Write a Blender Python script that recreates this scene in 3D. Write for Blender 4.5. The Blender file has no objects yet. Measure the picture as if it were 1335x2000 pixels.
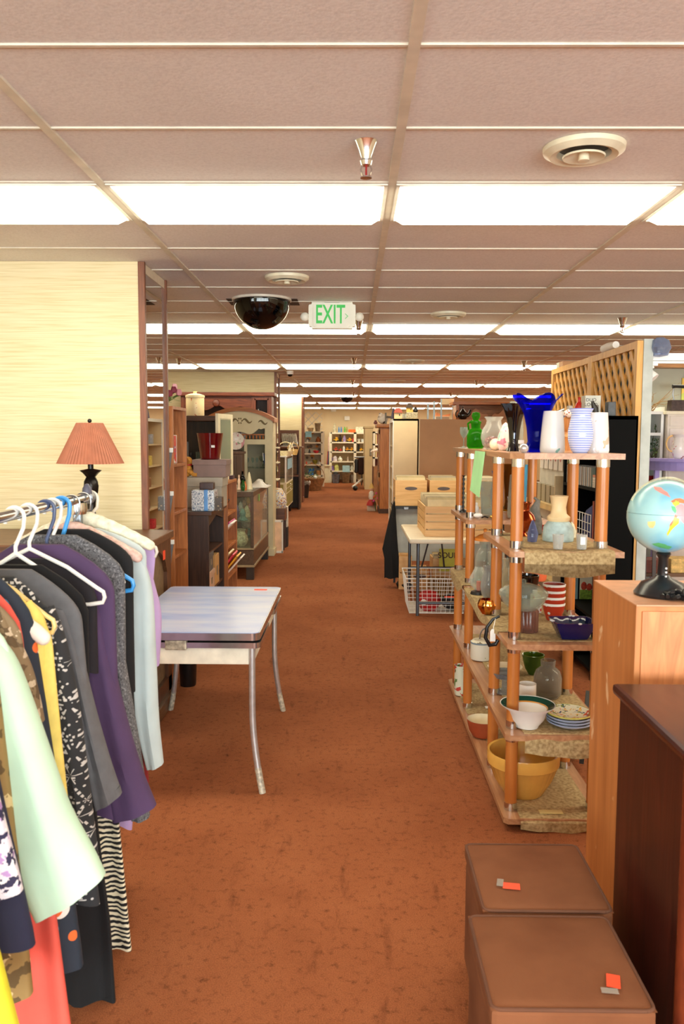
import bpy, bmesh, math, random
from mathutils import Vector, Matrix
random.seed(7)
SC = bpy.context.scene
COL = SC.collection
pi = math.pi
# ------------------------------------------------------------------ camera model (for turning pixels into places)
F = 1620.0; HC = 1.665
YAW = math.atan(18.5 / F); PITCH = math.atan(145 / F); ROLL = math.radians(.25)
RC = (Matrix.Rotation(YAW, 3, 'Z') @ Matrix.Rotation(pi / 2 - PITCH, 3, 'X') @ Matrix.Rotation(ROLL, 3, 'Z'))
RCT = RC.transposed()
EYE = Vector((0, 0, HC))
def ray(px, py): return RC @ Vector(((px - 667.5) / F, -(py - 1000) / F, -1.0))
def PY(px, py, Y):
    d = ray(px, py); return EYE + d * (Y / d.y)
def PZ(px, py, z):
    d = ray(px, py); return EYE + d * ((z - HC) / d.z)
def PX(px, py, X):
    d = ray(px, py); return EYE + d * (X / d.x)
def pr(x, y, z):
    c = RCT @ (Vector((x, y, z)) - EYE); return (667.5 + F * c.x / -c.z, 1000 - F * c.y / -c.z)
def XP(px, Y, z):
    a = pr(0, Y, z)[0]; b = pr(1, Y, z)[0]; return (px - a) / (b - a)
def W(npx, Y): return npx * Y / F
# ------------------------------------------------------------------ colours and materials
def lin(c):
    c = c / 255.0
    return c / 12.92 if c <= .04045 else ((c + .055) / 1.055) ** 2.4
def rgb(c): return (lin(c[0]), lin(c[1]), lin(c[2]), 1)
MATS = {}
def new_mat(name):
    m = bpy.data.materials.new(name); m.use_nodes = True
    nt = m.node_tree; b = nt.nodes['Principled BSDF']
    return m, nt, b
def nd(nt, t, **kw):
    n = nt.nodes.new(t)
    for k, v in kw.items(): setattr(n, k, v)
    return n
def coords(nt, scale=(1, 1, 1), rot=(0, 0, 0)):
    t = nd(nt, 'ShaderNodeTexCoord'); mp = nd(nt, 'ShaderNodeMapping')
    mp.inputs['Scale'].default_value = scale; mp.inputs['Rotation'].default_value = rot
    nt.links.new(t.outputs['Object'], mp.inputs['Vector']); return mp.outputs['Vector']
def ramp(nt, fac, stops):
    r = nd(nt, 'ShaderNodeValToRGB'); e = r.color_ramp.elements
    while len(e) < len(stops): e.new(.5)
    for i, (p, c) in enumerate(stops): e[i].position = p; e[i].color = rgb(c)
    nt.links.new(fac, r.inputs['Fac']); return r
def bump(nt, b, h, strength, dist=.01):
    n = nd(nt, 'ShaderNodeBump'); n.inputs['Strength'].default_value = strength; n.inputs['Distance'].default_value = dist
    nt.links.new(h, n.inputs['Height']); nt.links.new(n.outputs['Normal'], b.inputs['Normal'])
def shade(c, k): return tuple(max(0, min(255, v * k)) for v in c)
def mat(c, rough=.5, metal=0, var=.06, scale=9, bmp=0, name=None, coat=0):
    """plain surface with slight procedural unevenness"""
    key = ('p', tuple(c), rough, metal, var, scale, bmp, coat)
    if key in MATS: return MATS[key]
    m, nt, b = new_mat(name or 'surface')
    n = nd(nt, 'ShaderNodeTexNoise'); n.inputs['Scale'].default_value = scale; n.inputs['Detail'].default_value = 4
    nt.links.new(coords(nt), n.inputs['Vector'])
    r = ramp(nt, n.outputs['Fac'], [(.3, shade(c, 1 - var)), (.7, shade(c, 1 + var))])
    nt.links.new(r.outputs['Color'], b.inputs['Base Color'])
    b.inputs['Roughness'].default_value = rough; b.inputs['Metallic'].default_value = metal
    if coat: b.inputs['Coat Weight'].default_value = coat
    if bmp: bump(nt, b, n.outputs['Fac'], bmp, .004)
    MATS[key] = m; return m
def wood(c1, c2, axis='z', scale=1.0, rough=.42, name='wood', dist=2.5):
    key = ('w', tuple(c1), tuple(c2), axis, scale, rough)
    if key in MATS: return MATS[key]
    m, nt, b = new_mat(name)
    s = {'x': (1.2, 14, 14), 'y': (14, 1.2, 14), 'z': (14, 14, 1.2)}[axis]
    v = coords(nt, tuple(k * scale for k in s))
    n = nd(nt, 'ShaderNodeTexNoise'); n.inputs['Scale'].default_value = 1.6; n.inputs['Detail'].default_value = 6
    n.inputs['Distortion'].default_value = dist; nt.links.new(v, n.inputs['Vector'])
    r = ramp(nt, n.outputs['Fac'], [(.28, c2), (.5, tuple((a + d) / 2 for a, d in zip(c1, c2))), (.68, c1)])
    nt.links.new(r.outputs['Color'], b.inputs['Base Color']); b.inputs['Roughness'].default_value = rough
    bump(nt, b, n.outputs['Fac'], .12, .003)
    MATS[key] = m; return m
def glass(tint=(245, 248, 246), body=.12, rough=.03, name='glass', bodycol=None):
    """clear glass: see-through with reflections that grow at grazing angles"""
    key = ('g', tuple(tint), body, rough, bodycol)
    if key in MATS: return MATS[key]
    m = bpy.data.materials.new(name); m.use_nodes = True; nt = m.node_tree; nt.nodes.clear()
    o = nd(nt, 'ShaderNodeOutputMaterial'); mx = nd(nt, 'ShaderNodeMixShader'); lw = nd(nt, 'ShaderNodeLayerWeight')
    tr = nd(nt, 'ShaderNodeBsdfTransparent'); tr.inputs['Color'].default_value = rgb(tint)
    gl = nd(nt, 'ShaderNodeBsdfPrincipled'); gl.inputs['Base Color'].default_value = rgb(bodycol or tint)
    gl.inputs['Roughness'].default_value = rough; gl.inputs['Specular IOR Level'].default_value = 1.0
    lw.inputs['Blend'].default_value = .3
    mr = nd(nt, 'ShaderNodeMapRange'); mr.inputs['To Min'].default_value = body * .4; mr.inputs['To Max'].default_value = min(.8, .35 + body)
    nt.links.new(lw.outputs['Facing'], mr.inputs['Value']); nt.links.new(mr.outputs['Result'], mx.inputs[0])
    nt.links.new(tr.outputs[0], mx.inputs[1]); nt.links.new(gl.outputs[0], mx.inputs[2]); nt.links.new(mx.outputs[0], o.inputs['Surface'])
    MATS[key] = m; return m
def blotch(base, cols, scale=20, rough=.8, kind='voronoi', thr=.25, name='printed cloth', dist=0):
    """base colour with printed spots of several colours"""
    key = ('b', tuple(base), tuple(map(tuple, cols)), scale, kind, thr)
    if key in MATS: return MATS[key]
    m, nt, b = new_mat(name); v = coords(nt)
    prev = None
    bc = nd(nt, 'ShaderNodeRGB'); bc.outputs[0].default_value = rgb(base); prev = bc.outputs[0]
    for i, c in enumerate(cols):
        mp = nd(nt, 'ShaderNodeMapping'); mp.inputs['Location'].default_value = (i * 3.7, i * 1.3, i * 2.9); nt.links.new(v, mp.inputs['Vector'])
        if kind == 'voronoi':
            t = nd(nt, 'ShaderNodeTexVoronoi'); t.inputs['Scale'].default_value = scale * (1 + .25 * i); o = t.outputs['Distance']
            nt.links.new(mp.outputs[0], t.inputs['Vector'])
            f = nd(nt, 'ShaderNodeMath', operation='LESS_THAN'); f.inputs[1].default_value = thr; nt.links.new(o, f.inputs[0])
        else:
            t = nd(nt, 'ShaderNodeTexNoise'); t.inputs['Scale'].default_value = scale * (1 + .25 * i); t.inputs['Detail'].default_value = 3
            t.inputs['Distortion'].default_value = dist
            nt.links.new(mp.outputs[0], t.inputs['Vector'])
            f = nd(nt, 'ShaderNodeMath', operation='GREATER_THAN'); f.inputs[1].default_value = thr; nt.links.new(t.outputs['Fac'], f.inputs[0])
        mx = nd(nt, 'ShaderNodeMix', data_type='RGBA'); nt.links.new(f.outputs[0], mx.inputs[0])
        nt.links.new(prev, mx.inputs[6]); mx.inputs[7].default_value = rgb(c); prev = mx.outputs[2]
    nt.links.new(prev, b.inputs['Base Color']); b.inputs['Roughness'].default_value = rough
    MATS[key] = m; return m
def stripes(c1, c2, axis=2, freq=40, rough=.5, thr=.5, distort=0, name='striped', metal=0):
    key = ('s', tuple(c1), tuple(c2), axis, freq, thr, distort)
    if key in MATS: return MATS[key]
    m, nt, b = new_mat(name)
    w = nd(nt, 'ShaderNodeTexWave', bands_direction='XYZ'[axis]); w.inputs['Scale'].default_value = freq / 3.3
    w.inputs['Distortion'].default_value = distort; w.inputs['Detail'].default_value = 1.5; w.inputs['Detail Scale'].default_value = 1.2
    nt.links.new(coords(nt), w.inputs['Vector'])
    r = ramp(nt, w.outputs['Fac'], [(thr - .04, c1), (thr + .04, c2)])
    nt.links.new(r.outputs['Color'], b.inputs['Base Color']); b.inputs['Roughness'].default_value = rough; b.inputs['Metallic'].default_value = metal
    MATS[key] = m; return m
def emit(c, s, name='lamp lens'):
    m, nt, b = new_mat(name); b.inputs['Base Color'].default_value = rgb((240, 240, 235))
    b.inputs['Emission Color'].default_value = rgb(c); b.inputs['Emission Strength'].default_value = s; return m
# ------------------------------------------------------------------ mesh building
class MB:
    def __init__(s): s.v = []; s.f = []; s.m = []; s.smooth = []; s.mi = 0
    def add(s, vs, fs, smooth=False):
        o = len(s.v); s.v += [tuple(v) for v in vs]
        for f in fs: s.f.append([i + o for i in f]); s.m.append(s.mi); s.smooth.append(smooth)
        return s
    def mat(s, i): s.mi = i; return s
    def box(s, x0, x1, y0, y1, z0, z1, bev=0, rot=0):
        if x0 > x1: x0, x1 = x1, x0
        if y0 > y1: y0, y1 = y1, y0
        if z0 > z1: z0, z1 = z1, z0
        b = min(bev, (x1 - x0) * .49, (y1 - y0) * .49, (z1 - z0) * .49)
        if b <= 0:
            vs = [(x, y, z) for z in (z0, z1) for x, y in ((x0, y0), (x1, y0), (x1, y1), (x0, y1))]
            fs = [(3, 2, 1, 0), (4, 5, 6, 7), (0, 1, 5, 4), (1, 2, 6, 5), (2, 3, 7, 6), (3, 0, 4, 7)]
            sm = False
        else:
            bm = bmesh.new(); bmesh.ops.create_cube(bm, size=1)
            for v in bm.verts:
                v.co = ((x0 + x1) / 2 + v.co.x * (x1 - x0), (y0 + y1) / 2 + v.co.y * (y1 - y0), (z0 + z1) / 2 + v.co.z * (z1 - z0))
            bmesh.ops.bevel(bm, geom=bm.edges[:], offset=b, segments=2, profile=.6, affect='EDGES')
            bm.verts.index_update(); vs = [tuple(v.co) for v in bm.verts]; fs = [[v.index for v in f.verts] for f in bm.faces]; bm.free()
        if rot:
            cx, cy = (x0 + x1) / 2, (y0 + y1) / 2; c, sn = math.cos(rot), math.sin(rot)
            vs = [(cx + (x - cx) * c - (y - cy) * sn, cy + (x - cx) * sn + (y - cy) * c, z) for x, y, z in vs]
        return s.add(vs, fs)
    def lathe(s, prof, c=(0, 0, 0), n=28, sx=1, sy=1, wave=None, closed=False):
        """prof: (radius, z) list; wave(angle, i, r, z) -> (r, z)"""
        vs = []; fs = []
        for i, (r, z) in enumerate(prof):
            for k in range(n):
                a = 2 * pi * k / n; rr, zz = (r, z) if wave is None else wave(a, i, r, z)
                vs.append((c[0] + rr * math.cos(a) * sx, c[1] + rr * math.sin(a) * sy, c[2] + zz))
        for i in range(len(prof) - 1):
            for k in range(n): fs.append((i * n + k, i * n + (k + 1) % n, (i + 1) * n + (k + 1) % n, (i + 1) * n + k))
        return s.add(vs, fs, True)
    def tube(s, pts, r, n=8, cap=True):
        pts = [Vector(p) for p in pts]; R = r if isinstance(r, (list, tuple)) else [r] * len(pts)
        vs = []; fs = []; t0 = (pts[1] - pts[0]).normalized()
        up = Vector((0, 0, 1)) if abs(t0.z) < .9 else Vector((1, 0, 0))
        a = t0.cross(up).normalized()
        for i, p in enumerate(pts):
            t = (pts[min(i + 1, len(pts) - 1)] - pts[max(i - 1, 0)])
            t = t.normalized() if t.length > 1e-9 else t0
            a = (a - t * a.dot(t)); a = a.normalized() if a.length > 1e-6 else t.orthogonal().normalized()
            b = t.cross(a)
            for k in range(n):
                an = 2 * pi * k / n; vs.append(p + (a * math.cos(an) + b * math.sin(an)) * R[i])
        for i in range(len(pts) - 1):
            for k in range(n): fs.append((i * n + k, i * n + (k + 1) % n, (i + 1) * n + (k + 1) % n, (i + 1) * n + k))
        if cap: fs.append(list(range(n - 1, -1, -1))); fs.append([(len(pts) - 1) * n + k for k in range(n)])
        return s.add(vs, fs, True)
    def bar(s, p, q, w, h=None):
        """square bar from p to q"""
        h = h or w; p = Vector(p); q = Vector(q); t = (q - p).normalized()
        up = Vector((0, 0, 1)) if abs(t.z) < .95 else Vector((0, 1, 0))
        a = t.cross(up).normalized() * w / 2; b = a.cross(t).normalized() * h / 2
        vs = [e + x * a + y * b for e in (p, q) for x, y in ((-1, -1), (1, -1), (1, 1), (-1, 1))]
        return s.add(vs, [(0, 1, 2, 3), (7, 6, 5, 4), (0, 4, 5, 1), (1, 5, 6, 2), (2, 6, 7, 3), (3, 7, 4, 0)])
    def prism(s, poly, d):
        """poly: list of 3-D points, pushed along d"""
        d = Vector(d); a = [Vector(p) for p in poly]; n = len(a)
        vs = a + [p + d for p in a]
        fs = [list(range(n - 1, -1, -1)), list(range(n, 2 * n))] + [(i, (i + 1) % n, n + (i + 1) % n, n + i) for i in range(n)]
        return s.add(vs, fs)
    def ball(s, c, r, sx=1, sy=1, sz=1, n=16, m=10):
        return s.lathe([(r * math.sin(pi * i / m), -r * math.cos(pi * i / m) * sz) for i in range(m + 1)], c, n, sx, sy)
    def grid(s, fn, nu, nv, thick=None):
        """fn(u,v) -> point; a sheet, given a back side offset by thick"""
        P = [[Vector(fn(i / nu, j / nv)) for j in range(nv + 1)] for i in range(nu + 1)]
        w = nv + 1; vs = [p for r in P for p in r]
        fs = [(i * w + j, (i + 1) * w + j, (i + 1) * w + j + 1, i * w + j + 1) for i in range(nu) for j in range(nv)]
        if thick is not None:
            t = Vector(thick); n = len(vs); vs = vs + [p + t for p in vs]
            fs = fs + [tuple(reversed([k + n for k in f])) for f in fs]
            ring = [i * w for i in range(nu + 1)] + [nu * w + j for j in range(1, nv + 1)] + [i * w + nv for i in range(nu - 1, -1, -1)] + [j for j in range(nv - 1, 0, -1)]
            fs += [(ring[(k + 1) % len(ring)], ring[k], ring[k] + n, ring[(k + 1) % len(ring)] + n) for k in range(len(ring))]
        return s.add(vs, fs, True)
def mesh_obj(name, mb, mats, parent=None):
    off = Vector((0, 0, 0))
    if parent is not None:
        p = parent
        while p is not None: off += p.location; p = p.parent
    me = bpy.data.meshes.new(name)
    me.from_pydata([tuple(Vector(v) - off) for v in mb.v], [], mb.f)
    if not isinstance(mats, (list, tuple)): mats = [mats]
    for m in mats: me.materials.append(m)
    me.polygons.foreach_set('material_index', [min(i, len(mats) - 1) for i in mb.m])
    me.polygons.foreach_set('use_smooth', mb.smooth)
    bm = bmesh.new(); bm.from_mesh(me); bmesh.ops.recalc_face_normals(bm, faces=bm.faces[:])
    for e in bm.edges:
        if len(e.link_faces) == 2 and e.calc_face_angle(0) > .7: e.smooth = False
    bm.to_mesh(me); bm.free()
    o = bpy.data.objects.new(name, me); COL.objects.link(o)
    if parent is not None: o.parent = parent
    return o
def tag(o, label, cat, group=None, kind=None):
    o['label'] = label; o['category'] = cat
    if group: o['group'] = group
    if kind: o['kind'] = kind
    return o
def thing(name, loc, label, cat, group=None):
    o = bpy.data.objects.new(name, None); COL.objects.link(o); o.location = loc; o.empty_display_size = .05
    return tag(o, label, cat, group)
def part(name, mb, m, parent, label=None):
    o = mesh_obj(name, mb, m, parent)
    if label: o['label'] = label
    return o
def part_at(name, mb, m, parent, loc, rot=(0, 0, 0), label=None):
    """a part modelled about its own origin, then placed at a world point"""
    o = mesh_obj(name, mb, m); o.parent = parent
    off = Vector((0, 0, 0)); p = parent
    while p is not None: off += p.location; p = p.parent
    o.location = Vector(loc) - off; o.rotation_euler = rot
    if label: o['label'] = label
    return o
def solo(name, mb, m, label, cat, group=None):
    """a thing that is one mesh; its origin goes to its base"""
    xs = [v[0] for v in mb.v]; ys = [v[1] for v in mb.v]; zs = [v[2] for v in mb.v]
    c = Vector(((min(xs) + max(xs)) / 2, (min(ys) + max(ys)) / 2, min(zs)))
    mb.v = [tuple(Vector(v) - c) for v in mb.v]
    o = mesh_obj(name, mb, m); o.location = c
    return tag(o, label, cat, group)
def struct(name, mb, m):
    o = mesh_obj(name, mb, m); o['kind'] = 'structure'; return o
def text_mesh(name, txt, size, loc, rot, m, parent=None, depth=.001, align='CENTER', sx=1):
    cu = bpy.data.curves.new(name, 'FONT'); cu.body = txt; cu.size = size; cu.extrude = depth; cu.offset = size * .012; cu.align_x = align; cu.align_y = 'CENTER'
    o = bpy.data.objects.new('tmp', cu); COL.objects.link(o); bpy.context.view_layer.update()
    me = bpy.data.meshes.new_from_object(o.evaluated_get(bpy.context.evaluated_depsgraph_get()))
    bpy.data.objects.remove(o); bpy.data.curves.remove(cu)
    me.name = name; me.materials.clear(); me.materials.append(m)
    t = bpy.data.objects.new(name, me); COL.objects.link(t)
    off = Vector((0, 0, 0)); p = parent
    while p is not None: off += p.location; p = p.parent
    R = Matrix(rot) if isinstance(rot, (list, tuple)) and len(rot) == 3 and isinstance(rot[0], (list, tuple)) else Matrix.Rotation(rot[2], 3, 'Z') @ Matrix.Rotation(rot[1], 3, 'Y') @ Matrix.Rotation(rot[0], 3, 'X')
    for v in me.vertices: v.co = R @ Vector((v.co.x * sx, v.co.y, v.co.z)) + Vector(loc) - off
    if parent is not None: t.parent = parent
    return t
def copy_tree(o, parent=None):
    c = o.copy(); COL.objects.link(c)
    if parent is not None: c.parent = parent
    for ch in list(o.children): copy_tree(ch, c)
    return c
# ------------------------------------------------------------------ profiles (radius 1 = widest, height 1)
def shell(outer, t=.07, floor=.04):
    """an open vessel: the outer profile, then back down the inside"""
    inn = [(max(r - t, .02), max(z, floor)) for r, z in reversed(outer)]
    return [(0, 0)] + outer + inn + [(0, floor)]
VES = {
 'vase_flare': [(.55, 0), (.5, .05), (.36, .2), (.42, .45), (.55, .7), (.78, .9), (1, 1)],
 'vase_round': [(.5, 0), (.85, .15), (1, .38), (.9, .6), (.6, .78), (.55, .88), (.75, 1)],
 'vase_tall': [(.72, 0), (.95, .12), (1, .35), (.9, .6), (.68, .82), (.72, .92), (.92, 1)],
 'vase_bulge': [(.55, 0), (.75, .08), (.98, .3), (1, .5), (.82, .75), (.75, .88), (.98, 1)],
 'vase_taper': [(.95, 0), (1, .06), (.94, .4), (.84, .8), (.78, 1)],
 'urn': [(.45, 0), (.4, .04), (.25, .1), (.7, .3), (1, .48), (.85, .62), (.5, .75), (.5, .9), (.68, 1)],
 'cup': [(.72, 0), (.82, .1), (.93, .5), (1, 1)],
 'mug': [(.94, 0), (1, .06), (1, 1)],
 'tumbler': [(.8, 0), (.84, .1), (1, 1)],
 'bowl': [(.42, 0), (.46, .06), (.72, .3), (.92, .7), (1, 1)],
 'deepbowl': [(.55, 0), (.62, .04), (.82, .3), (.96, .7), (1, .78), (1, 1)],
 'dish': [(.6, 0), (.68, .2), (.85, .55), (1, 1)],
 'pot': [(.86, 0), (.95, .06), (1, .3), (1, .95), (1.04, 1)],
 'planter': [(.66, 0), (.72, .02), (.9, .7), (1, 1)],
 'goblet': [(.7, 0), (.68, .03), (.14, .08), (.12, .45), (.6, .58), (.92, .75), (.88, 1)],
 'bottle': [(.9, 0), (1, .05), (1, .55), (.75, .7), (.34, .78), (.32, .95), (.4, 1)],
 'carafe': [(.8, 0), (1, .1), (1, .55), (.85, .72), (.5, .82), (.55, 1)],
 'candlestick': [(1, 0), (.95, .03), (.3, .07), (.2, .25), (.45, .28), (.2, .32), (.2, .55), (.45, .58), (.2, .62), (.2, .85), (.6, .9), (.6, 1)],
}
SOLID = {'bottle', 'candlestick'}
def vessel_mb(kind, c, r, h, n=28, wave=None, t=.08):
    p = VES[kind]; p = [(0, 0)] + p + [(0, 1)] if kind in SOLID else shell(p, t)
    return MB().lathe([(a * r, z * h) for a, z in p], c, n, wave=wave)
def handle_mb(c, r, h, ang=0, z0=.2, z1=.85, out=.7, th=.09):
    d = Vector((math.cos(ang), math.sin(ang), 0)); pts = []
    for i in range(11):
        a = -pi / 2 + pi * i / 10
        pts.append(Vector(c) + d * (r * (.93 + out * math.cos(a))) + Vector((0, 0, h * ((z0 + z1) / 2 + (z1 - z0) / 2 * math.sin(a)))))
    return MB().tube(pts, r * th, 7)
def on(px, Y, z): return (XP(px, Y, z), Y, z)
def vessel(name, kind, px, Y, z, wpx, hpx, m, label, cat, group=None, handle=None, lid=None, wave=None, n=28, t=.08, X=None, tagged=None):
    r = W(wpx, Y) / 2; h = W(hpx, Y); c = on(px, Y, z) if X is None else (X, Y, z)
    mb = vessel_mb(kind, c, r, h, n, wave, t)
    if handle is None and lid is None and tagged is None: return solo(name, mb, m, label, cat, group)
    o = thing(name, c, label, cat, group); part('body', mb, m, o)
    if handle is not None: part('handle', handle_mb(c, r, h, handle), m, o)
    if lid is not None:
        part('lid', MB().lathe([(0, 0), (r * 1.02, 0), (r * 1.02, h * .06), (r * .6, h * .13), (r * .15, h * .16), (r * .12, h * .2), (r * .2, h * .26), (0, h * .29)], (c[0], c[1], c[2] + h), 24), lid, o)
    if tagged is not None:   # price sticker on the side that faces the aisle end
        a, zz, s = tagged; rr = r * .93
        x = c[0] + rr * math.cos(a); y = c[1] + rr * math.sin(a)
        part('price_sticker', MB().box(x - s, x + s, y - .012, y + .004, c[2] + zz * h - s * .7, c[2] + zz * h + s * .7), mat((240, 240, 236)), o, 'white price sticker')
    return o
def boxy(name, px0, px1, Y, z, hpx, dep, m, label, cat, group=None, bev=.004, lid=None, rot=0):
    x0 = XP(px0, Y, z); x1 = XP(px1, Y, z); h = W(hpx, Y)
    c = ((x0 + x1) / 2, Y + dep / 2, z)
    if lid is None: return solo(name, MB().box(x0, x1, Y, Y + dep, z, z + h, bev, rot), m, label, cat, group)
    o = thing(name, c, label, cat, group)
    part('box_body', MB().box(x0, x1, Y, Y + dep, z, z + h * .74, bev), m, o)
    part('lid', MB().box(x0 - .008, x1 + .008, Y - .008, Y + dep + .008, z + h * .7, z + h, bev), lid, o)
    return o
def ordinal(i): return ['first', 'second', 'third', 'fourth', 'fifth', 'sixth', 'seventh', 'eighth', 'ninth', 'tenth', 'eleventh', 'twelfth', 'thirteenth', 'fourteenth', 'fifteenth', 'sixteenth', 'seventeenth', 'eighteenth'][i]
CHROME = mat((215, 217, 220), .14, 1, .03); STEEL = mat((150, 152, 155), .3, 1, .05); WHITE = mat((240, 239, 234), .45, 0, .02)
BLACK = mat((16, 15, 16), .35, 0, .1); IVORY = mat((236, 226, 200), .5, 0, .03)
GLASS = glass(); PALEGLASS = glass((228, 236, 232), .16)
STICK = mat((244, 243, 238), .6, 0, .02)
ORANGE = mat((255, 78, 40), .55, 0, .03)
# ================================================================== the room
CZ = 2.74
def carpet():
    m, nt, b = new_mat('rust carpet'); v = coords(nt)
    n1 = nd(nt, 'ShaderNodeTexNoise'); n1.inputs['Scale'].default_value = 1.1; n1.inputs['Detail'].default_value = 7; n1.inputs['Roughness'].default_value = .68
    n2 = nd(nt, 'ShaderNodeTexNoise'); n2.inputs['Scale'].default_value = 260; n2.inputs['Detail'].default_value = 3
    n3 = nd(nt, 'ShaderNodeTexNoise'); n3.inputs['Scale'].default_value = 30; n3.inputs['Detail'].default_value = 5; n3.inputs['Roughness'].default_value = .75
    vs = coords(nt, (1, .22, 1))
    n4 = nd(nt, 'ShaderNodeTexNoise'); n4.inputs['Scale'].default_value = 13; n4.inputs['Detail'].default_value = 6; n4.inputs['Roughness'].default_value = .7
    for n in (n1, n2, n3): nt.links.new(v, n.inputs['Vector'])
    nt.links.new(vs, n4.inputs['Vector'])
    r1 = ramp(nt, n1.outputs['Fac'], [(.3, (152, 88, 54)), (.5, (169, 101, 64)), (.72, (181, 112, 73))])
    r4 = ramp(nt, n4.outputs['Fac'], [(.22, (150, 138, 130)), (.43, (255, 255, 255))])
    r3 = ramp(nt, n3.outputs['Fac'], [(.28, (140, 132, 126)), (.47, (255, 255, 255))])
    r2 = ramp(nt, n2.outputs['Fac'], [(.3, (188, 184, 180)), (.65, (255, 255, 255))])
    c = r1.outputs['Color']
    for r in (r4, r3, r2):
        mx = nd(nt, 'ShaderNodeMix', data_type='RGBA', blend_type='MULTIPLY'); mx.inputs[0].default_value = .8
        nt.links.new(c, mx.inputs[6]); nt.links.new(r.outputs['Color'], mx.inputs[7]); c = mx.outputs[2]
    nt.links.new(c, b.inputs['Base Color']); b.inputs['Roughness'].default_value = .95; b.inputs['Specular IOR Level'].default_value = .15
    bump(nt, b, n2.outputs['Fac'], .6, .006); return m
def grasscloth():
    m, nt, b = new_mat('cream grasscloth wallpaper')
    n = nd(nt, 'ShaderNodeTexNoise'); n.inputs['Scale'].default_value = 3; n.inputs['Detail'].default_value = 6
    nt.links.new(coords(nt, (1.2, 1.2, 45)), n.inputs['Vector'])
    n2 = nd(nt, 'ShaderNodeTexNoise'); n2.inputs['Scale'].default_value = 3
    nt.links.new(coords(nt, (60, 60, 1)), n2.inputs['Vector'])
    r = ramp(nt, n.outputs['Fac'], [(.3, (212, 195, 148)), (.5, (226, 211, 170)), (.75, (234, 221, 186))])
    nt.links.new(r.outputs['Color'], b.inputs['Base Color']); b.inputs['Roughness'].default_value = .8
    bump(nt, b, n.outputs['Fac'], .2, .002); return m
def tiles():
    m, nt, b = new_mat('ceiling tile')
    n = nd(nt, 'ShaderNodeTexNoise'); n.inputs['Scale'].default_value = 90; n.inputs['Detail'].default_value = 4
    nt.links.new(coords(nt, (1, 1, 1)), n.inputs['Vector'])
    n2 = nd(nt, 'ShaderNodeTexNoise'); n2.inputs['Scale'].default_value = .8; n2.inputs['Detail'].default_value = 3; nt.links.new(coords(nt), n2.inputs['Vector'])
    r = ramp(nt, n.outputs['Fac'], [(.25, (222, 219, 216)), (.6, (236, 234, 231))])
    r2 = ramp(nt, n2.outputs['Fac'], [(.3, (238, 236, 234)), (.7, (255, 255, 255))])
    mx = nd(nt, 'ShaderNodeMix', data_type='RGBA', blend_type='MULTIPLY'); mx.inputs[0].default_value = 1
    nt.links.new(r.outputs['Color'], mx.inputs[6]); nt.links.new(r2.outputs['Color'], mx.inputs[7])
    nt.links.new(mx.outputs[2], b.inputs['Base Color']); b.inputs['Roughness'].default_value = .9
    bump(nt, b, n.outputs['Fac'], .25, .003); return m
CARPET, CLOTHWALL, TILE = carpet(), grasscloth(), tiles()
BACKWALL = mat((226, 205, 168), .8, 0, .02, 2)
TRIM = wood((138, 82, 52), (104, 58, 36), 'z', 1, .45, 'brown trim')
GRIDM = mat((214, 206, 188), .5, 0, .05)
Y0, Y1, X0, X1 = -4.2, 31.3, -4.6, 7.2
struct('floor', MB().box(X0, X1, Y0, Y1, -.1, 0), CARPET)
struct('ceiling', MB().box(X0, X1, Y0, Y1, CZ, CZ + .1), TILE)
struct('wall_back', MB().box(X0, X1, Y1, Y1 + .15, 0, CZ), BACKWALL)
struct('wall_left', MB().box(X0 - .15, X0, Y0, Y1, 0, CZ), CLOTHWALL)
struct('wall_right', MB().box(X1, X1 + .15, Y0, Y1, 0, CZ), BACKWALL)
# unseen shop front added behind the viewer for its light: low wall, header, glazing bars, open glass
wf = MB().box(X0, X1, Y0 - .15, Y0, 0, .35).box(X0, X1, Y0 - .15, Y0, 2.55, CZ)
for x in (X0, -2.6, -.2, 2.2, 4.6, X1 - .12): wf.box(x, x + .12, Y0 - .15, Y0, .35, 2.55)
struct('wall_front', wf, mat((190, 184, 172), .6))
struct('added_window_1', MB().box(X0 + .12, X1 - .12, Y0 - .08, Y0 - .074, .35, 2.55), glass((250, 252, 252), .04))
# ceiling grid: long runners down the aisle, thin cross bars between the rows of tiles
GX0, GDX, LY, TY = .165, 1.235, 4.22, .614
LP = TY * 7
cols = [GX0 + GDX * k for k in range(-4, 7)]
rows = [LY + TY * k for k in range(-13, 45)]
gb = MB()
for x in cols:
    if X0 < x < X1: gb.box(x - .017, x + .017, Y0, Y1, CZ - .009, CZ + .02)
for y in rows:
    if Y0 < y < Y1: gb.box(X0, X1, y - .007, y + .007, CZ - .006, CZ + .02)
struct('trim_1', gb, GRIDM)
# ---------------------------------------------------------------- light panels
LENS = emit((253, 245, 216), 11)
FRAME = mat((226, 222, 210), .5)
cname = {-4: 'fourth column behind the piers', -3: 'third column behind the piers', -2: 'second column behind the piers', -1: 'column on the pier side of the aisle', 0: 'column on the shelving side of the aisle',
         1: 'second column over the shelving side', 2: 'third column over the shelving side', 3: 'fourth column over the shelving side', 4: 'fifth column over the shelving side', 5: 'sixth column over the shelving side'}
def lens_mb(x0, x1, y0, y1):
    a, b = .03, .075
    zt, zb = CZ - .004, CZ - .042
    vs = [(x0 + a, y0 + a, zt), (x1 - a, y0 + a, zt), (x1 - a, y1 - a, zt), (x0 + a, y1 - a, zt), (x0 + b, y0 + b, zb), (x1 - b, y0 + b, zb), (x1 - b, y1 - b, zb), (x0 + b, y1 - b, zb)]
    return MB().add(vs, [(7, 6, 5, 4), (0, 1, 5, 4), (1, 2, 6, 5), (2, 3, 7, 6), (3, 0, 4, 7), (0, 3, 2, 1)])
lp = None
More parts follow.
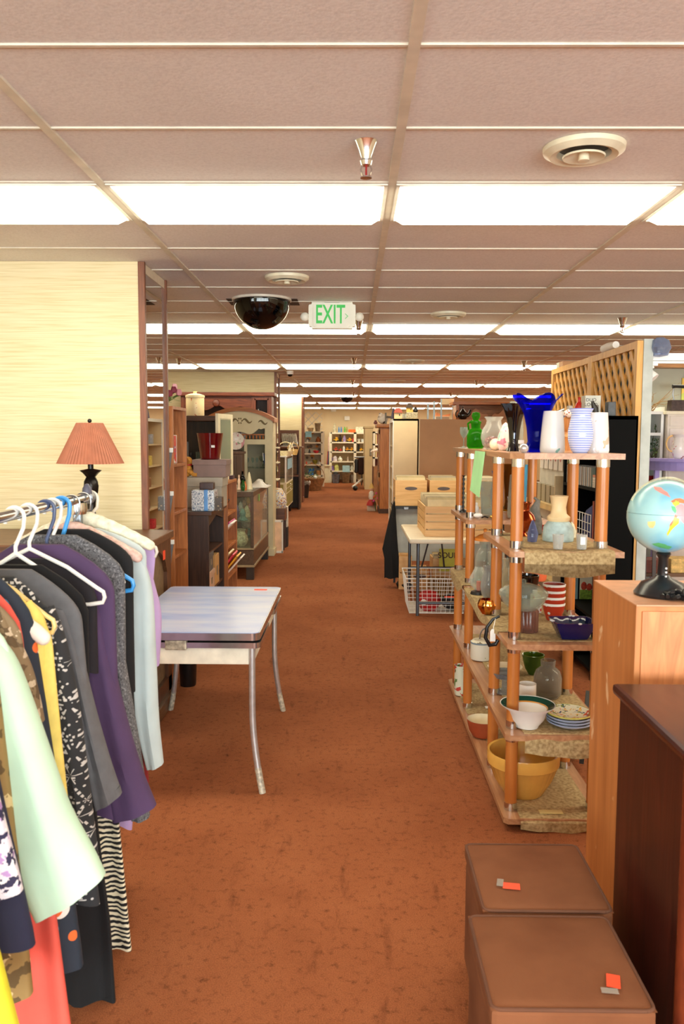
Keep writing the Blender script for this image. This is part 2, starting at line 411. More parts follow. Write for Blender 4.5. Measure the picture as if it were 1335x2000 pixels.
for r in range(-2, 7):
    yf = LY + LP * r
    if yf > Y1: continue
    for k in range(-4, 6):
        x = GX0 + GDX * k
        if x + GDX > X1 or x < X0: continue
        if r < 0 and not -2 <= k <= 2: continue
        if k < -2 and r in (0, 3, 5): continue
        name = ordinal(r) if r >= 0 else {-1: 'unseen overhead', -2: 'unseen front'}[r]  # rows behind the viewer are unseen, put in for their light
        lab = f'fluorescent ceiling light, {name} row, {cname[k]}'
        if lp is None:
            lp = thing('ceiling_light', (x + GDX / 2, yf - TY / 2, CZ), lab, 'ceiling light', 'fluorescent ceiling panels')
            part('lens', lens_mb(x, x + GDX, yf - TY, yf), LENS, lp)
            fr = MB()
            for b in ((x + .018, x + .034, yf - TY + .01, yf - .01), (x + GDX - .034, x + GDX - .018, yf - TY + .01, yf - .01), (x + .018, x + GDX - .018, yf - TY + .008, yf - TY + .028), (x + .018, x + GDX - .018, yf - .028, yf - .008)):
                fr.box(*b, CZ - .012, CZ - .0005)
            part('frame', fr, FRAME, lp); o = lp
        else: o = copy_tree(lp)
        o.location = (x + GDX / 2, yf - TY / 2, CZ); o['label'] = lab
# ---------------------------------------------------------------- vents, sprinklers, domes
VENTM = mat((222, 214, 186), .4); 
def vent(x, y, r, lab):
    o = thing('ceiling_vent', (x, y, CZ), lab, 'air vent', 'round ceiling vents')
    part('outer_ring', MB().lathe([(r, -.001), (r * .98, -.018), (r * .82, -.034), (r * .66, -.026), (r * .62, -.004), (r * .62, -.001)], (x, y, CZ), 40), VENTM, o)
    part('throat', MB().lathe([(0, -.003), (r * .62, -.003), (r * .62, -.001), (0, -.001)], (x, y, CZ), 32), mat((60, 62, 66), .3, .5), o, 'dark inside of the vent')
    part('inner_cone', MB().lathe([(r * .52, -.034), (r * .5, -.04), (r * .3, -.03), (r * .12, -.02), (.02, -.05), (0, -.052)], (x, y, CZ), 32), VENTM, o)
    return o
v = PZ(1140, 287, CZ); vent(v.x, v.y, .15, 'round cream air vent nearest the camera, past the sprinkler')
v = PZ(560, 540, CZ); vent(v.x, v.y, .15, 'round cream air vent in front of the black dome')
v = PZ(875, 612, CZ); vent(v.x, v.y, .155, 'round ceiling vent beyond the EXIT sign, over the shelving side')
v = PZ(805, 703.5, CZ); vent(v.x, v.y, .17, 'round ceiling vent just before the third row of lights')
v = PZ(773, 743, CZ); vent(v.x, v.y, .18, 'small distant ceiling vent at the fourth row of lights')
v = PZ(752, 765, CZ); vent(v.x, v.y, .2, 'tiny distant ceiling vent at the fifth row of lights')
def sprinkler(px, py, lab, s=1.0, chrome=CHROME):
    v = PZ(px, py, CZ); x, y = v.x, v.y; c = (x, y, CZ)
    o = thing('fire_sprinkler', c, lab, 'sprinkler', 'chrome fire sprinklers')
    part('escutcheon', MB().lathe([(.042 * s, 0), (.04 * s, -.004), (.03 * s, -.03 * s), (.021 * s, -.06 * s), (.02 * s, -.066 * s), (.023 * s, -.07 * s), (.018 * s, -.085 * s), (0, -.085 * s)], c, 24), chrome, o)
    f = MB()
    for d in (-1, 1): f.tube([(x + d * .012 * s, y, CZ - .08 * s), (x + d * .02 * s, y, CZ - .1 * s), (x + d * .014 * s, y, CZ - .12 * s), (x, y, CZ - .126 * s)], .0035 * s, 6)
    part('yoke', f, chrome, o)
    part('bulb', MB().tube([(x, y, CZ - .085 * s), (x, y, CZ - .122 * s)], .004 * s, 6), mat((150, 40, 40), .2), o, 'thin red glass bulb')
    part('deflector', MB().lathe([(0, -.124 * s), (.021 * s, -.126 * s), (.021 * s, -.13 * s), (0, -.131 * s)], c, 20), chrome, o)
sprinkler(715, 276, 'large chrome sprinkler in front of the first light row')
sprinkler(1215, 621, 'chrome sprinkler in front of the second light row, above the lattice screen')
sprinkler(700, 626, 'chrome sprinkler hanging beside the EXIT sign')
sprinkler(691, 699, 'small chrome sprinkler at the third light row beyond the EXIT sign')
sprinkler(349, 700, 'small chrome sprinkler at the third light row over the bookcases')
sprinkler(1023, 705, 'small chrome sprinkler at the third light row above the blue vase')
sprinkler(688, 742, 'tiny chrome sprinkler at the fourth light row, over the aisle')
sprinkler(930, 743, 'tiny chrome sprinkler at the fourth light row, above the teapot')
sprinkler(690, 766, 'tiny chrome sprinkler at the fifth light row, over the aisle')
sprinkler(880, 767, 'tiny chrome sprinkler at the fifth light row, towards the partition')
# black security dome
v = PZ(511, 584, CZ); r = .222
o = thing('security_dome', (v.x, v.y, CZ), 'large black half-dome security mirror hanging from the ceiling beside the EXIT sign', 'dome')
gl_black = mat((4, 4, 5), .06, 0, .02)
part('dome', MB().lathe([(r * math.cos(a), -r * math.sin(a) - .012) for a in [pi / 2 * i / 14 for i in range(15)]], (v.x, v.y, CZ), 48), gl_black, o)
part('rim', MB().lathe([(r * 1.0, 0), (r * 1.045, 0), (r * 1.045, -.016), (r * 1.0, -.018)], (v.x, v.y, CZ), 48), mat((214, 206, 190), .35), o)
part('hole_frame', MB().box(v.x - r * 1.25, v.x + r * 1.25, v.y - .02, v.y + r * 1.3, CZ - .004, CZ - .001), mat((60, 44, 34), .7), o, 'dark torn opening in the ceiling tile')
def small_dome(px, py, w, lab, whitebase=False):
    v = PZ(px, py, CZ); r = W(w, v.y) / 2
    o = thing('security_camera', (v.x, v.y, CZ), lab, 'security camera')
    h = .05 if whitebase else .012
    part('housing', MB().lathe([(r, 0), (r, -h), (r * .9, -h - .01), (0, -h - .01)], (v.x, v.y, CZ), 24), WHITE if whitebase else gl_black, o)
    part('lens_dome', MB().lathe([(r * .86 * math.cos(a), -r * .86 * math.sin(a) - h) for a in [pi / 2 * i / 8 for i in range(9)]], (v.x, v.y, CZ), 24), gl_black, o)
small_dome(566, 724, 13, 'small white camera with black lens under the third light row', True)
small_dome(677, 773, 29, 'black half-dome security mirror at the far end of the aisle')
# exit sign
v = PZ(648, 588, CZ); Y = v.y; xa, xb = XP(602, Y, 2.6), XP(694, Y, 2.6); zt = PY(648, 590, Y).z; zb = PY(648, 642, Y).z; xc = (xa + xb) / 2
o = thing('exit_sign', (xc, Y, CZ), 'white EXIT sign with green letters, arrow and two emergency lamps hung from ceiling', 'exit sign')
SW = mat((236, 232, 214), .45, 0, .02)
hh = (zt - zb) / 2; zc = (zt + zb) / 2; ww = (xb - xa) / 2
def notch(wd, ht, c):
    q = [(-wd + c, -ht), (wd - c, -ht), (wd - c * .9, -ht + c * .6), (wd - c * .1, -ht + c * .8), (wd, -ht + c * 1.4), (wd, ht - c * 1.4), (wd - c * .1, ht - c * .8), (wd - c * .9, ht - c * .6), (wd - c, ht), (-wd + c, ht)]
    left = [(-x, y) for x, y in reversed(q[2:8])]
    return q[:9] + [(-wd + c, ht)] + left
part('housing', MB().prism([(xc + a, Y, zc + b) for a, b in notch(ww, hh, .026)], (0, .06, 0)), SW, o)
part('face_plate', MB().prism([(xc + a * .8, Y - .012, zc + b * .95) for a, b in notch(ww, hh, .02)], (0, .014, 0)), SW, o)
part('ceiling_mount', MB().box(xc - .06, xc + .06, Y, Y + .07, zt - .005, CZ - .001), SW, o)
GREEN = mat((52, 178, 74), .5, 0, .02); GREEN.node_tree.nodes['Principled BSDF'].inputs['Emission Color'].default_value = rgb((52, 190, 76)); GREEN.node_tree.nodes['Principled BSDF'].inputs['Emission Strength'].default_value = .25
text_mesh('lettering', 'EXIT', .205, (xc - .014, Y - .0135, zc), (pi / 2, 0, 0), GREEN, o, .001, sx=.56)['label'] = 'green letters EXIT'
ar = MB(); ax, az = xc + ww * .62, zc - .008
ar.bar((ax - .012, Y - .0135, az + .02), (ax + .01, Y - .0135, az), .009, .003).bar((ax + .01, Y - .0135, az), (ax - .012, Y - .0135, az - .02), .009, .003)
part('arrow', ar, GREEN, o, 'green arrow head')
for d in (-1, 1):
    part('lamp_head', MB().ball((xc + d * (ww + .03), Y + .01, zc - .01), .036, 1, .9, 1), SW, o)
# ---------------------------------------------------------------- wallpapered piers on the coat side, each with a mirrored end
PEND = -1.285
PIERS = [5.2, 13.82, 21.3]
mirror_m, nt, b = new_mat('mirror'); b.inputs['Base Color'].default_value = (.86, .87, .85, 1); b.inputs['Metallic'].default_value = 1; b.inputs['Roughness'].default_value = .015
for i, y in enumerate(PIERS):
    xe = PEND + (.035 if i else 0)
    struct('wall_pier', MB().box(X0, xe - .03, y, y + .63, 0, CZ - .001), CLOTHWALL)
    f = MB().box(xe - .035, xe + .004, y - .006, y + .03, 0, CZ - .002).box(xe - .035, xe + .004, y + .6, y + .63, 0, CZ - .002).box(xe - .035, xe, y, y + .63, 0, .12)
    struct('trim_%d' % (i + 2), f, TRIM)
    where = ['first wallpapered pier behind the lamp', 'second pier beside the arched cream hutch', 'third pier far down the aisle'][i]
    o = thing('mirror_panel', (xe, y + .315, .12), f'tall narrow mirror on the end of the {where}', 'mirror', 'mirrors on the pier ends')
    part('mirror_glass', MB().box(xe - .03, xe - .012, y + .03, y + .6, .12, CZ - .06), mirror_m, o)
    part('top_strip', MB().box(xe - .03, xe - .008, y + .03, y + .6, CZ - .06, CZ - .003), mat((220, 208, 184), .5), o)
struct('baseboard_left', MB().box(X0, PEND - .03, 5.185, 5.2, 0, .1), TRIM)
struct('baseboard_back', MB().box(X0, X1, Y1 - .015, Y1, 0, .1), mat((150, 110, 76), .6))
# back wall: lattice corner and wall fittings
bx = XP(633, Y1, 1.5)
struct('trim_6', MB().box(bx - .012, bx + .012, Y1 - .03, Y1, 0, CZ), BACKWALL)
# ================================================================== coat side: cabinet, lamp, kitchen table
WALNUT = wood((124, 84, 56), (82, 52, 34), 'x', 1.2, .38, 'walnut'); WALNUTZ = wood((112, 72, 46), (70, 42, 26), 'z', 1.2, .4, 'walnut')
CH = 1.085
cx0, cx1, cyf, cyb = -2.25, -1.135, 4.40, 5.15
o = thing('console_cabinet', ((cx0 + cx1) / 2, (cyf + cyb) / 2, 0), 'tall dark walnut cabinet with arched end panel, standing against the wallpapered pier under the lamp', 'cabinet')
part('top', MB().box(cx0 - .02, cx1 + .02, cyf - .02, cyb + .02, CH - .045, CH, .006), WALNUT, o)
part('carcass', MB().box(cx0, cx1 - .03, cyf, cyb, .07, CH - .045, .004), WALNUTZ, o)
def arch_panel(x, ya, yb, za, zb, d):
    """stile and rail frame round an arch, standing on the plane x"""
    m = MB(); n = 14; yc = (ya + yb) / 2; r = (yb - ya) / 2
    pts = [(ya + (yb - ya) * i / n, zb - .16 + .16 * math.sin(pi * i / n) ** .6) for i in range(n + 1)]
    for (y1, z1), (y2, z2) in zip(pts, pts[1:]):
        m.prism([(x, y1, z1), (x, y2, z2), (x, y2, zb + .05), (x, y1, zb + .05)], (d, 0, 0))
    return m
e = MB().box(cx1 - .03, cx1, cyf, cyf + .09, .07, CH - .045).box(cx1 - .03, cx1, cyb - .09, cyb, .07, CH - .045).box(cx1 - .03, cx1, cyf, cyb, .07, .17)
part('end_frame', e, WALNUTZ, o)
part('arch', arch_panel(cx1 - .03, cyf + .09, cyb - .09, .17, CH - .09, .03), WALNUTZ, o)
part('end_panel', MB().box(cx1 - .034, cx1 - .024, cyf + .08, cyb - .08, .16, CH - .08), mat((122, 96, 66), .7, 0, .08, 30), o, 'tan recessed arched panel')
part('plinth', MB().box(cx0 - .01, cx1 + .025, cyf - .01, cyb, 0, .08, .006), wood((128, 90, 58), (88, 58, 36), 'y'), o)
part('price_tag', MB().box(cx1, cx1 + .004, cyb - .2, cyb - .155, CH - .16, CH - .105), ORANGE, o, 'orange price tag')
# table lamp
lx, ly = XP(177, 4.8, CH), 4.8
o = thing('table_lamp', (lx, ly, CH), 'table lamp with pleated terracotta shade and black turned base on the walnut cabinet', 'lamp')
LB = mat((26, 20, 18), .32, .3, .2, 30)
prof = [(.078, 0), (.08, .012), (.066, .03), (.04, .05), (.03, .075), (.024, .12), (.022, .15), (.026, .155), (.022, .165), (.026, .24), (.038, .30), (.043, .34), (.04, .37), (.028, .395), (.025, .40), (.042, .425), (.06, .44), (.062, .445), (.03, .452), (.016, .455), (.016, .50)]
hs = .415 / .45
part('base', MB().lathe([(0, 0)] + [(r, z * hs * .94) for r, z in prof] + [(0, .5 * hs * .94)], (lx, ly, CH), 36, wave=lambda a, i, r, z: (r * (1 + (.07 * math.sin(6 * a + z * 30) if .15 < z < .38 else 0)), z)), LB, o)
zs0 = PY(177, 905, ly).z; zs1 = PY(177, 826, ly).z
part('lamp_shade', MB().lathe([(W(63, ly), zs0), (W(25, ly), zs1), (W(24, ly), zs1), (W(62, ly), zs0)], (lx, ly, 0), 240, wave=lambda a, i, r, z: (r * (1 + .018 * math.sin(60 * a)), z)), mat((160, 98, 74), .75, 0, .05, 20), o, 'pleated terracotta lamp shade')
part('finial', MB().ball((lx, ly, zs1 + .012), .012).tube([(lx, ly, zs1 - .03), (lx, ly, zs1 + .01)], .004), LB, o)
# ---------------------------------------------------------------- enamel-top kitchen table
ENAMEL, nt, b = new_mat('worn blue enamel')
n = nd(nt, 'ShaderNodeTexNoise'); n.inputs['Scale'].default_value = 3; n.inputs['Detail'].default_value = 6; nt.links.new(coords(nt, (.7, 3, 1)), n.inputs['Vector'])
r = ramp(nt, n.outputs['Fac'], [(.32, (150, 166, 214)), (.5, (172, 182, 216)), (.75, (192, 194, 212))])
nt.links.new(r.outputs['Color'], b.inputs['Base Color']); b.inputs['Roughness'].default_value = .22
TX0, TX1, TY0, TY1, TH = -1.085, -.425, 3.76, 4.95, .765
def rounded(x0, x1, y0, y1, r, z, n=6):
    P = []
    for cx, cy, a in ((x1 - r, y0 + r, -pi / 2), (x1 - r, y1 - r, 0), (x0 + r, y1 - r, pi / 2), (x0 + r, y0 + r, pi)):
        P += [(cx + r * math.cos(a + pi / 2 * i / n), cy + r * math.sin(a + pi / 2 * i / n), z) for i in range(n + 1)]
    return P
o = thing('kitchen_table', ((TX0 + TX1) / 2, (TY0 + TY1) / 2, 0), 'small kitchen table with pale blue enamel top, chrome edge and curved chrome legs', 'table')
EDGE = mat((206, 208, 212), .18, .95, .04, 30)
part('table_top', MB().prism(rounded(TX0, TX1, TY0, TY1, .035, TH - .004), (0, 0, .004)), ENAMEL, o, 'pale blue worn enamel top')
part('edge_band', MB().prism(rounded(TX0 - .004, TX1 + .004, TY0 - .004, TY1 + .004, .038, TH - .036), (0, 0, .034)), EDGE, o)
lf = part('extension_leaf', MB().prism(rounded(TX0, TX1 + .006, TY0 + .004, TY0 + .45, .03, TH - .074), (0, 0, .026)).prism(rounded(TX0, TX1 + .006, TY1 - .45, TY1 - .004, .03, TH - .074), (0, 0, .026)), EDGE, o, 'chrome-edged pull-out leaves under the top')
part('catch', MB().box(-.86, -.76, TY0 - .002, TY0 + .03, TH - .084, TH - .038, .006), mat((168, 160, 140), .5, .4, .25, 40), o, 'rusted metal catch')
ap = MB()
for b in ((TX0 + .04, TX1 - .03, TY0 + .03, TY0 + .05), (TX0 + .04, TX1 - .03, TY1 - .05, TY1 - .03), (TX0 + .03, TX0 + .05, TY0 + .03, TY1 - .03), (TX1 - .05, TX1 - .03, TY0 + .03, TY1 - .03)): ap.box(*b, TH - .158, TH - .07, .006)
part('apron', ap, mat((232, 226, 206), .5, 0, .06, 14), o, 'cream painted apron')
LEGW = mat((196, 190, 172), .5, .3, .2, 60)
for lx_, ly_, sx, sy in ((TX1 - .035, TY0 + .03, 1, -1), (TX1 - .035, TY1 - .04, 1, 1), (TX0 + .035, TY0 + .03, -1, -1), (TX0 + .035, TY1 - .04, -1, 1)):
    pts = []
    for i in range(13):
        t = i / 12; k = max(0, t - .45) / .55
        pts.append((lx_ + sx * .05 * k ** 1.7, ly_ + sy * .05 * k ** 1.7 * .6, (TH - .06) * (1 - t)))
    l = part('leg', MB().tube(pts, .0155, 12), mat((206, 207, 208), .34, .75, .05, 30), o)
    part('worn_foot', MB().tube([Vector(p) for p in pts[10:]], .0161, 12), LEGW, l, 'worn, paint-spotted lower leg')
p = PZ(508, 1152, TH)
part('price_tag', MB().box(p.x - .035, p.x + .04, p.y - .012, p.y + .012, TH, TH + .003), ORANGE, o, 'orange price tag')
# black bin under / behind the table
vessel('waste_bin', 'planter', 366, 5.45, 0, 44, 150, BLACK, 'black plastic waste bin on the carpet behind the blue table', 'bin')
# ---------------------------------------------------------------- pine bookcase just past the mirror
PINE = wood((194, 122, 66), (148, 86, 44), 'z', .8, .45, 'pine'); PINEX = wood((196, 126, 72), (150, 88, 46), 'x', .8, .45, 'pine')
DARK = wood((74, 46, 32), (44, 26, 18), 'z', 1, .45, 'dark oak'); DARKX = wood((92, 60, 42), (56, 34, 24), 'x', 1, .4, 'dark oak')
CREAM = mat((226, 216, 186), .5, 0, .03); GREYB = mat((122, 112, 104), .7, 0, .04); 
def bookcase(name, x0, x1, y0, y1, z1, shelves, label, side, shelfm, cat='bookcase', back=True, openx=True, base=.06, t=.022):
    """open shelves facing the aisle (+x); shelves: heights of the shelf tops"""
    o = thing(name, ((x0 + x1) / 2, (y0 + y1) / 2, 0), label, cat)
    part('side_panel', MB().box(x0, x1, y0, y0 + t, 0, z1, .002), side, o)
    part('side_panel', MB().box(x0, x1, y1 - t, y1, 0, z1, .002), side, o)
    part('top', MB().box(x0, x1, y0 + t, y1 - t, z1 - t, z1), shelfm, o)
    if back: part('back_panel', MB().box(x0, x0 + .012, y0 + t, y1 - t, 0, z1 - t), side, o)
    for s in shelves: part('shelf', MB().box(x0 + .012, x1 - .004, y0 + t, y1 - t, s - t, s, .002), shelfm, o)
    if base: part('kick_board', MB().box(x1 - .03, x1 - .01, y0 + t, y1 - t, 0, base), side, o)
    return o
ax0, ax1, ay0, ay1 = -1.66, -1.275, 5.93, 6.42
o = bookcase('pine_bookcase', ax0, ax1, ay0, ay1, 1.885, [.06, .42, .8, 1.12, 1.47], 'tall narrow pine bookcase with grey clips on its side, just past the first mirrored pier', PINE, PINEX)
for zc_ in (1.56, 1.25, .9, .52):
    cl = MB().prism([(ax1 - .03, ay0 - .012, zc_), (ax1 - .005, ay0 - .012, zc_), (ax1 - .028, ay0 - .012, zc_ - .15)], (0, .012, 0))
    c = part('shelf_bracket', cl, mat((140, 142, 144), .4, .6), o, 'grey metal bracket with white cap')
    part('cap', MB().box(ax1 - .035, ax1, ay0 - .016, ay0, zc_ - .005, zc_ + .028, .003), WHITE, c)
def onshelf(px, X, z):
    """depth at which a thing standing in a shelf front at X shows at pixel column px"""
    return PX(px, 900, X).y
# tulips on top of it
def flowers(name, c, n, rad, hgt, petal, leafc, label, cat='flowers', pot=None, seed=3):
    rnd = random.Random(seed); o = thing(name, c, label, cat)
    st = MB(); lv = MB(); 
    tips = []
    for i in range(n):
        a = rnd.uniform(0, 2 * pi); d = rnd.uniform(.2, 1) * rad
        tip = Vector(c) + Vector((d * math.cos(a), d * math.sin(a), hgt * rnd.uniform(.45, 1)))
        st.tube([Vector(c) + Vector((0, 0, .0)), Vector(c).lerp(tip, .5) + Vector((0, 0, hgt * .2)), tip], .003, 5); tips.append(tip)
        for k in range(2):
            a2 = a + rnd.uniform(-1, 1); L = rnd.uniform(.05, .09); b_ = Vector(c).lerp(tip, rnd.uniform(.4, .9)); dv = Vector((math.cos(a2), math.sin(a2), rnd.uniform(-.3, .6)))
            q = dv.cross(Vector((0, 0, 1))).normalized() * L * .22
            lv.prism([b_, b_ + dv * L * .5 + q, b_ + dv * L, b_ + dv * L * .5 - q], (0, 0, .002))
    part('stems', st, mat((82, 110, 52), .6), o); part('leaves', lv, mat(leafc, .6, 0, .15), o)
    for i, t in enumerate(tips):
        b_ = MB().lathe([(0, 0), (.016, .006), (.021, .022), (.016, .042), (.012, .05), (0, .044)], t, 10, wave=lambda a, i, r, z: (r * (1 + .18 * math.cos(3 * a)), z))
        part('blossom', b_, mat(petal[i % len(petal)], .6, 0, .1), o)
    return o
flowers('tulip_spray', (-1.42, 6.12, 1.885), 11, .19, .13, [(226, 150, 170), (236, 176, 184), (120, 30, 56), (214, 140, 150)], (110, 132, 62), 'pink artificial tulips with green leaves lying on top of the narrow pine bookcase', 'flowers')
# things on its shelves
def inshelf(name, mb, m, label, cat, group=None): return solo(name, mb, m, label, cat, group)
SX = ax1 - .09
bk = thing('box_game', (SX, 6.12, 1.47), 'red and white patterned box standing on upper shelf of narrow pine bookcase', 'box')
part('box_body', MB().box(SX - .1, SX + .06, 6.05, 6.2, 1.47, 1.68, .003), mat((228, 224, 220), .5), bk)
part('printed_front', MB().box(SX + .06, SX + .063, 6.055, 6.16, 1.475, 1.675), blotch((214, 62, 40), [(240, 236, 226), (90, 70, 150)], 22, .5, 'noise', .6), bk, 'red and white print')
vessel('pink_bottle', 'bottle', 351, 6.18, 1.12, 16, 58, mat((216, 98, 142), .3), 'pink bottle on the middle shelf of narrow pine bookcase', 'bottle', X=SX)
o = thing('nesting_doll', (SX, 6.15, .8), 'small orange and green painted wooden doll on lower shelf of narrow pine bookcase', 'doll')
part('body', MB().lathe([(0, 0), (.034, 0), (.042, .03), (.038, .07), (.022, .095), (.026, .115), (.02, .14), (0, .15)], (SX, 6.15, .8), 20), blotch((222, 140, 60), [(110, 150, 60), (240, 214, 170)], 16, .35, 'noise', .58), o)
part('base', MB().lathe([(0, 0), (.036, 0), (.036, .012), (0, .012)], (SX, 6.15, .8), 20), BLACK, o)
# ---------------------------------------------------------------- dark hutch with open front, then low dark cabinet, then low pine shelf
# tall dark hutch (open side faces the viewer)
hx0, hx1, hy0, hy1 = -2.05, XP(428, 8.05, 1.5), 8.05, 8.45
hz0, hz1 = 1.0, PY(400, 812, 8.05).z
o = thing('dark_hutch', ((hx0 + hx1) / 2, (hy0 + hy1) / 2, 0), 'dark wooden hutch with open shelves, carrying the cream biscuit jar on top', 'hutch')
part('top', MB().box(hx0 - .02, hx1 + .02, hy0 - .02, hy1, hz1 - .05, hz1, .004), DARKX, o)
for x in (hx0, hx1 - .03): part('side_panel', MB().box(x, x + .03, hy0, hy1, 0, hz1 - .05, .002), DARK, o)
part('back_panel', MB().box(hx0, hx1, hy1 - .012, hy1, 0, hz1 - .05), wood((66, 44, 28), (40, 26, 18), 'z'), o)
for z in (1.42, 1.0): part('shelf', MB().box(hx0 + .03, hx1 - .03, hy0 + .01, hy1 - .012, z - .022, z), DARKX, o)
part('lower_panel', MB().box(hx0 + .03, hx1 - .03, hy0 + .02, hy0 + .04, .05, .97), DARK, o)
zt = hz1; JY = 8.22
o = thing('biscuit_jar', on(380, JY, zt), 'cream lidded biscuit jar with red leaf pattern on top of the dark hutch', 'jar')
jr = W(35, JY) / 2 * 1.0; jh = W(40, JY); jc = on(380, JY, zt)
part('body', MB().lathe([(0, 0), (jr * .94, 0), (jr, .01), (jr, jh * .92), (jr * .9, jh)], jc, 32), blotch((238, 216, 168), [(198, 70, 40)], 14, .4, 'noise', .66, dist=2), o)
part('lid', MB().lathe([(jr * 1.06, jh * .9), (jr * 1.06, jh), (jr * .5, jh * 1.08), (jr * .2, jh * 1.09), (jr * .18, jh * 1.15), (jr * .26, jh * 1.19), (0, jh * 1.2)], jc, 32), mat((240, 222, 176), .35), o)
boxy('photo_stand', 359, 367, 8.1, 1.42, 40, .04, mat((120, 124, 134), .4), 'grey-blue picture frame standing on upper shelf of the dark hutch', 'frame')
o = thing('figurine', on(371, 8.15, 1.42), 'small dark figurine with a white star on hutch shelf', 'figurine'); c = on(371, 8.15, 1.42)
part('body', MB().lathe([(0, 0), (.032, 0), (.026, .04), (.018, .06), (.024, .075), (.018, .095), (0, .1)], c, 16), mat((52, 50, 54), .5), o)
part('star', MB().prism([(c[0] + (.014 if i % 2 else .005) * math.sin(pi * i / 5), c[1] - .03, c[2] + .035 + (.014 if i % 2 else .005) * math.cos(pi * i / 5)) for i in range(10)], (0, .004, 0)), WHITE, o)
vessel('glass_tumbler', 'tumbler', 385, 8.16, 1.42, 9, 20, PALEGLASS, 'clear tumbler on the upper hutch shelf behind the burgundy planter', 'glass')
# low dark cabinet
lx0, lx1, ly0, ly1, lz = -1.75, -1.125, 6.55, 7.33, 1.075
o = thing('low_cabinet', ((lx0 + lx1) / 2, (ly0 + ly1) / 2, 0), 'low dark oak cabinet with open shelves, stacked with storage boxes, beyond the narrow pine bookcase', 'cabinet')
for y in (ly0, ly1 - .025): part('side_panel', MB().box(lx0, lx1 - .01, y, y + .025, 0, lz - .03, .002), DARK, o)
part('top', MB().box(lx0 - .01, lx1 + .015, ly0 - .012, ly1 + .012, lz - .03, lz, .004), DARKX, o)
part('back_panel', MB().box(lx0, lx0 + .015, ly0, ly1, 0, lz - .03), DARK, o)
for z in (.08, .42, .74): part('shelf', MB().box(lx0 + .015, lx1 - .02, ly0 + .025, ly1 - .025, z - .02, z), DARKX, o)
part('valance', MB().prism([(lx1 - .03, ly0 + .025, lz - .03), (lx1 - .03, ly1 - .025, lz - .03), (lx1 - .03, ly1 - .025, lz - .12), (lx1 - .03, (ly0 + ly1) / 2, lz - .06), (lx1 - .03, ly0 + .025, lz - .12)], (.018, 0, 0)), DARK, o)
# boxes in the low cabinet
bx = lx1 - .02
def sbox(name, y0, y1, z, h, d, body, lid, label, lidded=True):
    o = thing(name, (bx - d / 2, (y0 + y1) / 2, z), label, 'storage box')
    part('box_body', MB().box(bx - d, bx, y0, y1, z, z + h * (.8 if lidded else 1), .003), body, o)
    if lidded: part('lid', MB().box(bx - d - .006, bx + .006, y0 - .006, y1 + .006, z + h * .74, z + h, .003), lid, o)
    part('label_holder', MB().box(bx, bx + .004, (y0 + y1) / 2 - .025, (y0 + y1) / 2 + .025, z + h * .3, z + h * .62), mat((150, 140, 120), .4, .5), o)
DG = mat((96, 92, 90), .7); PK = mat((206, 168, 142), .7); LG = mat((182, 168, 150), .7)
sbox('storage_box', 6.6, 6.87, .42, .155, .3, PK, PK, 'pinkish tan storage box on middle shelf of low dark cabinet, under the grey one')
sbox('storage_box', 6.6, 6.8, .58, .15, .26, DG, DG, 'dark grey lidded storage box on top of the pinkish tan box')
sbox('storage_box', 6.9, 7.12, .42, .25, .24, mat((196, 150, 92), .7), DG, 'ochre storage box beside the dark grey one in low dark cabinet', False)
sbox('storage_box', 6.6, 6.95, .08, .22, .32, LG, LG, 'light taupe lidded box on bottom shelf of low dark cabinet')
# things on the low cabinet
boxy('storage_box', 360, 432, 6.9, lz, 60, .3, mat((168, 160, 146), .7), 'light grey lidded storage box on low dark cabinet under the mauve box', 'storage box', lid=mat((172, 164, 150), .7))
ztop = lz + W(60, 6.9)
boxy('storage_box', 376, 440, 6.95, ztop, 34, .26, mat((138, 114, 108), .7), 'mauve lidded storage box under the burgundy planter', 'storage box', lid=mat((142, 118, 112), .7))
zt2 = ztop + W(34, 6.95)
vessel('planter', 'planter', 409, 7.08, zt2, 52, 51, mat((96, 8, 16), .08, 0, .1, coat=.6), 'glossy burgundy planter with white sticker on top of the mauve box', 'planter', tagged=(-1.15, .5, .014))
# parcel wrapped in foil
FOIL = blotch((186, 196, 206), [(96, 112, 140), (236, 238, 240)], 30, .22, 'noise', .56, dist=3)
p0 = XP(372, 6.58, lz); p1 = XP(400, 6.58, lz); hF = W(42, 6.58)
o = thing('wrapped_pack', ((p0 + p1) / 2, 6.66, lz), 'silver and blue plastic-wrapped pack on the front of low dark cabinet', 'pack')
part('wrapping', MB().box(p0, p1 + .07, 6.58, 6.78, lz, lz + hF, .016), FOIL, o)
part('blue_band', MB().box(p1 - .012, p1 + .02, 6.578, 6.782, lz + .004, lz + hF + .002, .004), mat((92, 150, 214), .3), o, 'blue printed band')
boxy('small_box', 388, 415, 6.62, lz + hF + .0, 14, .1, mat((58, 34, 28), .4, 0, .2, 40), 'small dark brown box lying on top of the wrapped pack', 'box', bev=.006)
boxy('tin', 417, 432, 6.62, lz, 28, .1, blotch((74, 58, 44), [(170, 140, 100)], 40, .4, 'noise', .6), 'dark patterned tin beside the wrapped pack', 'tin')
boxy('open_carton', 424, 437, 7.2, lz, 72, .12, mat((214, 190, 140), .7), 'small tan carton at far end of low dark cabinet top', 'carton')
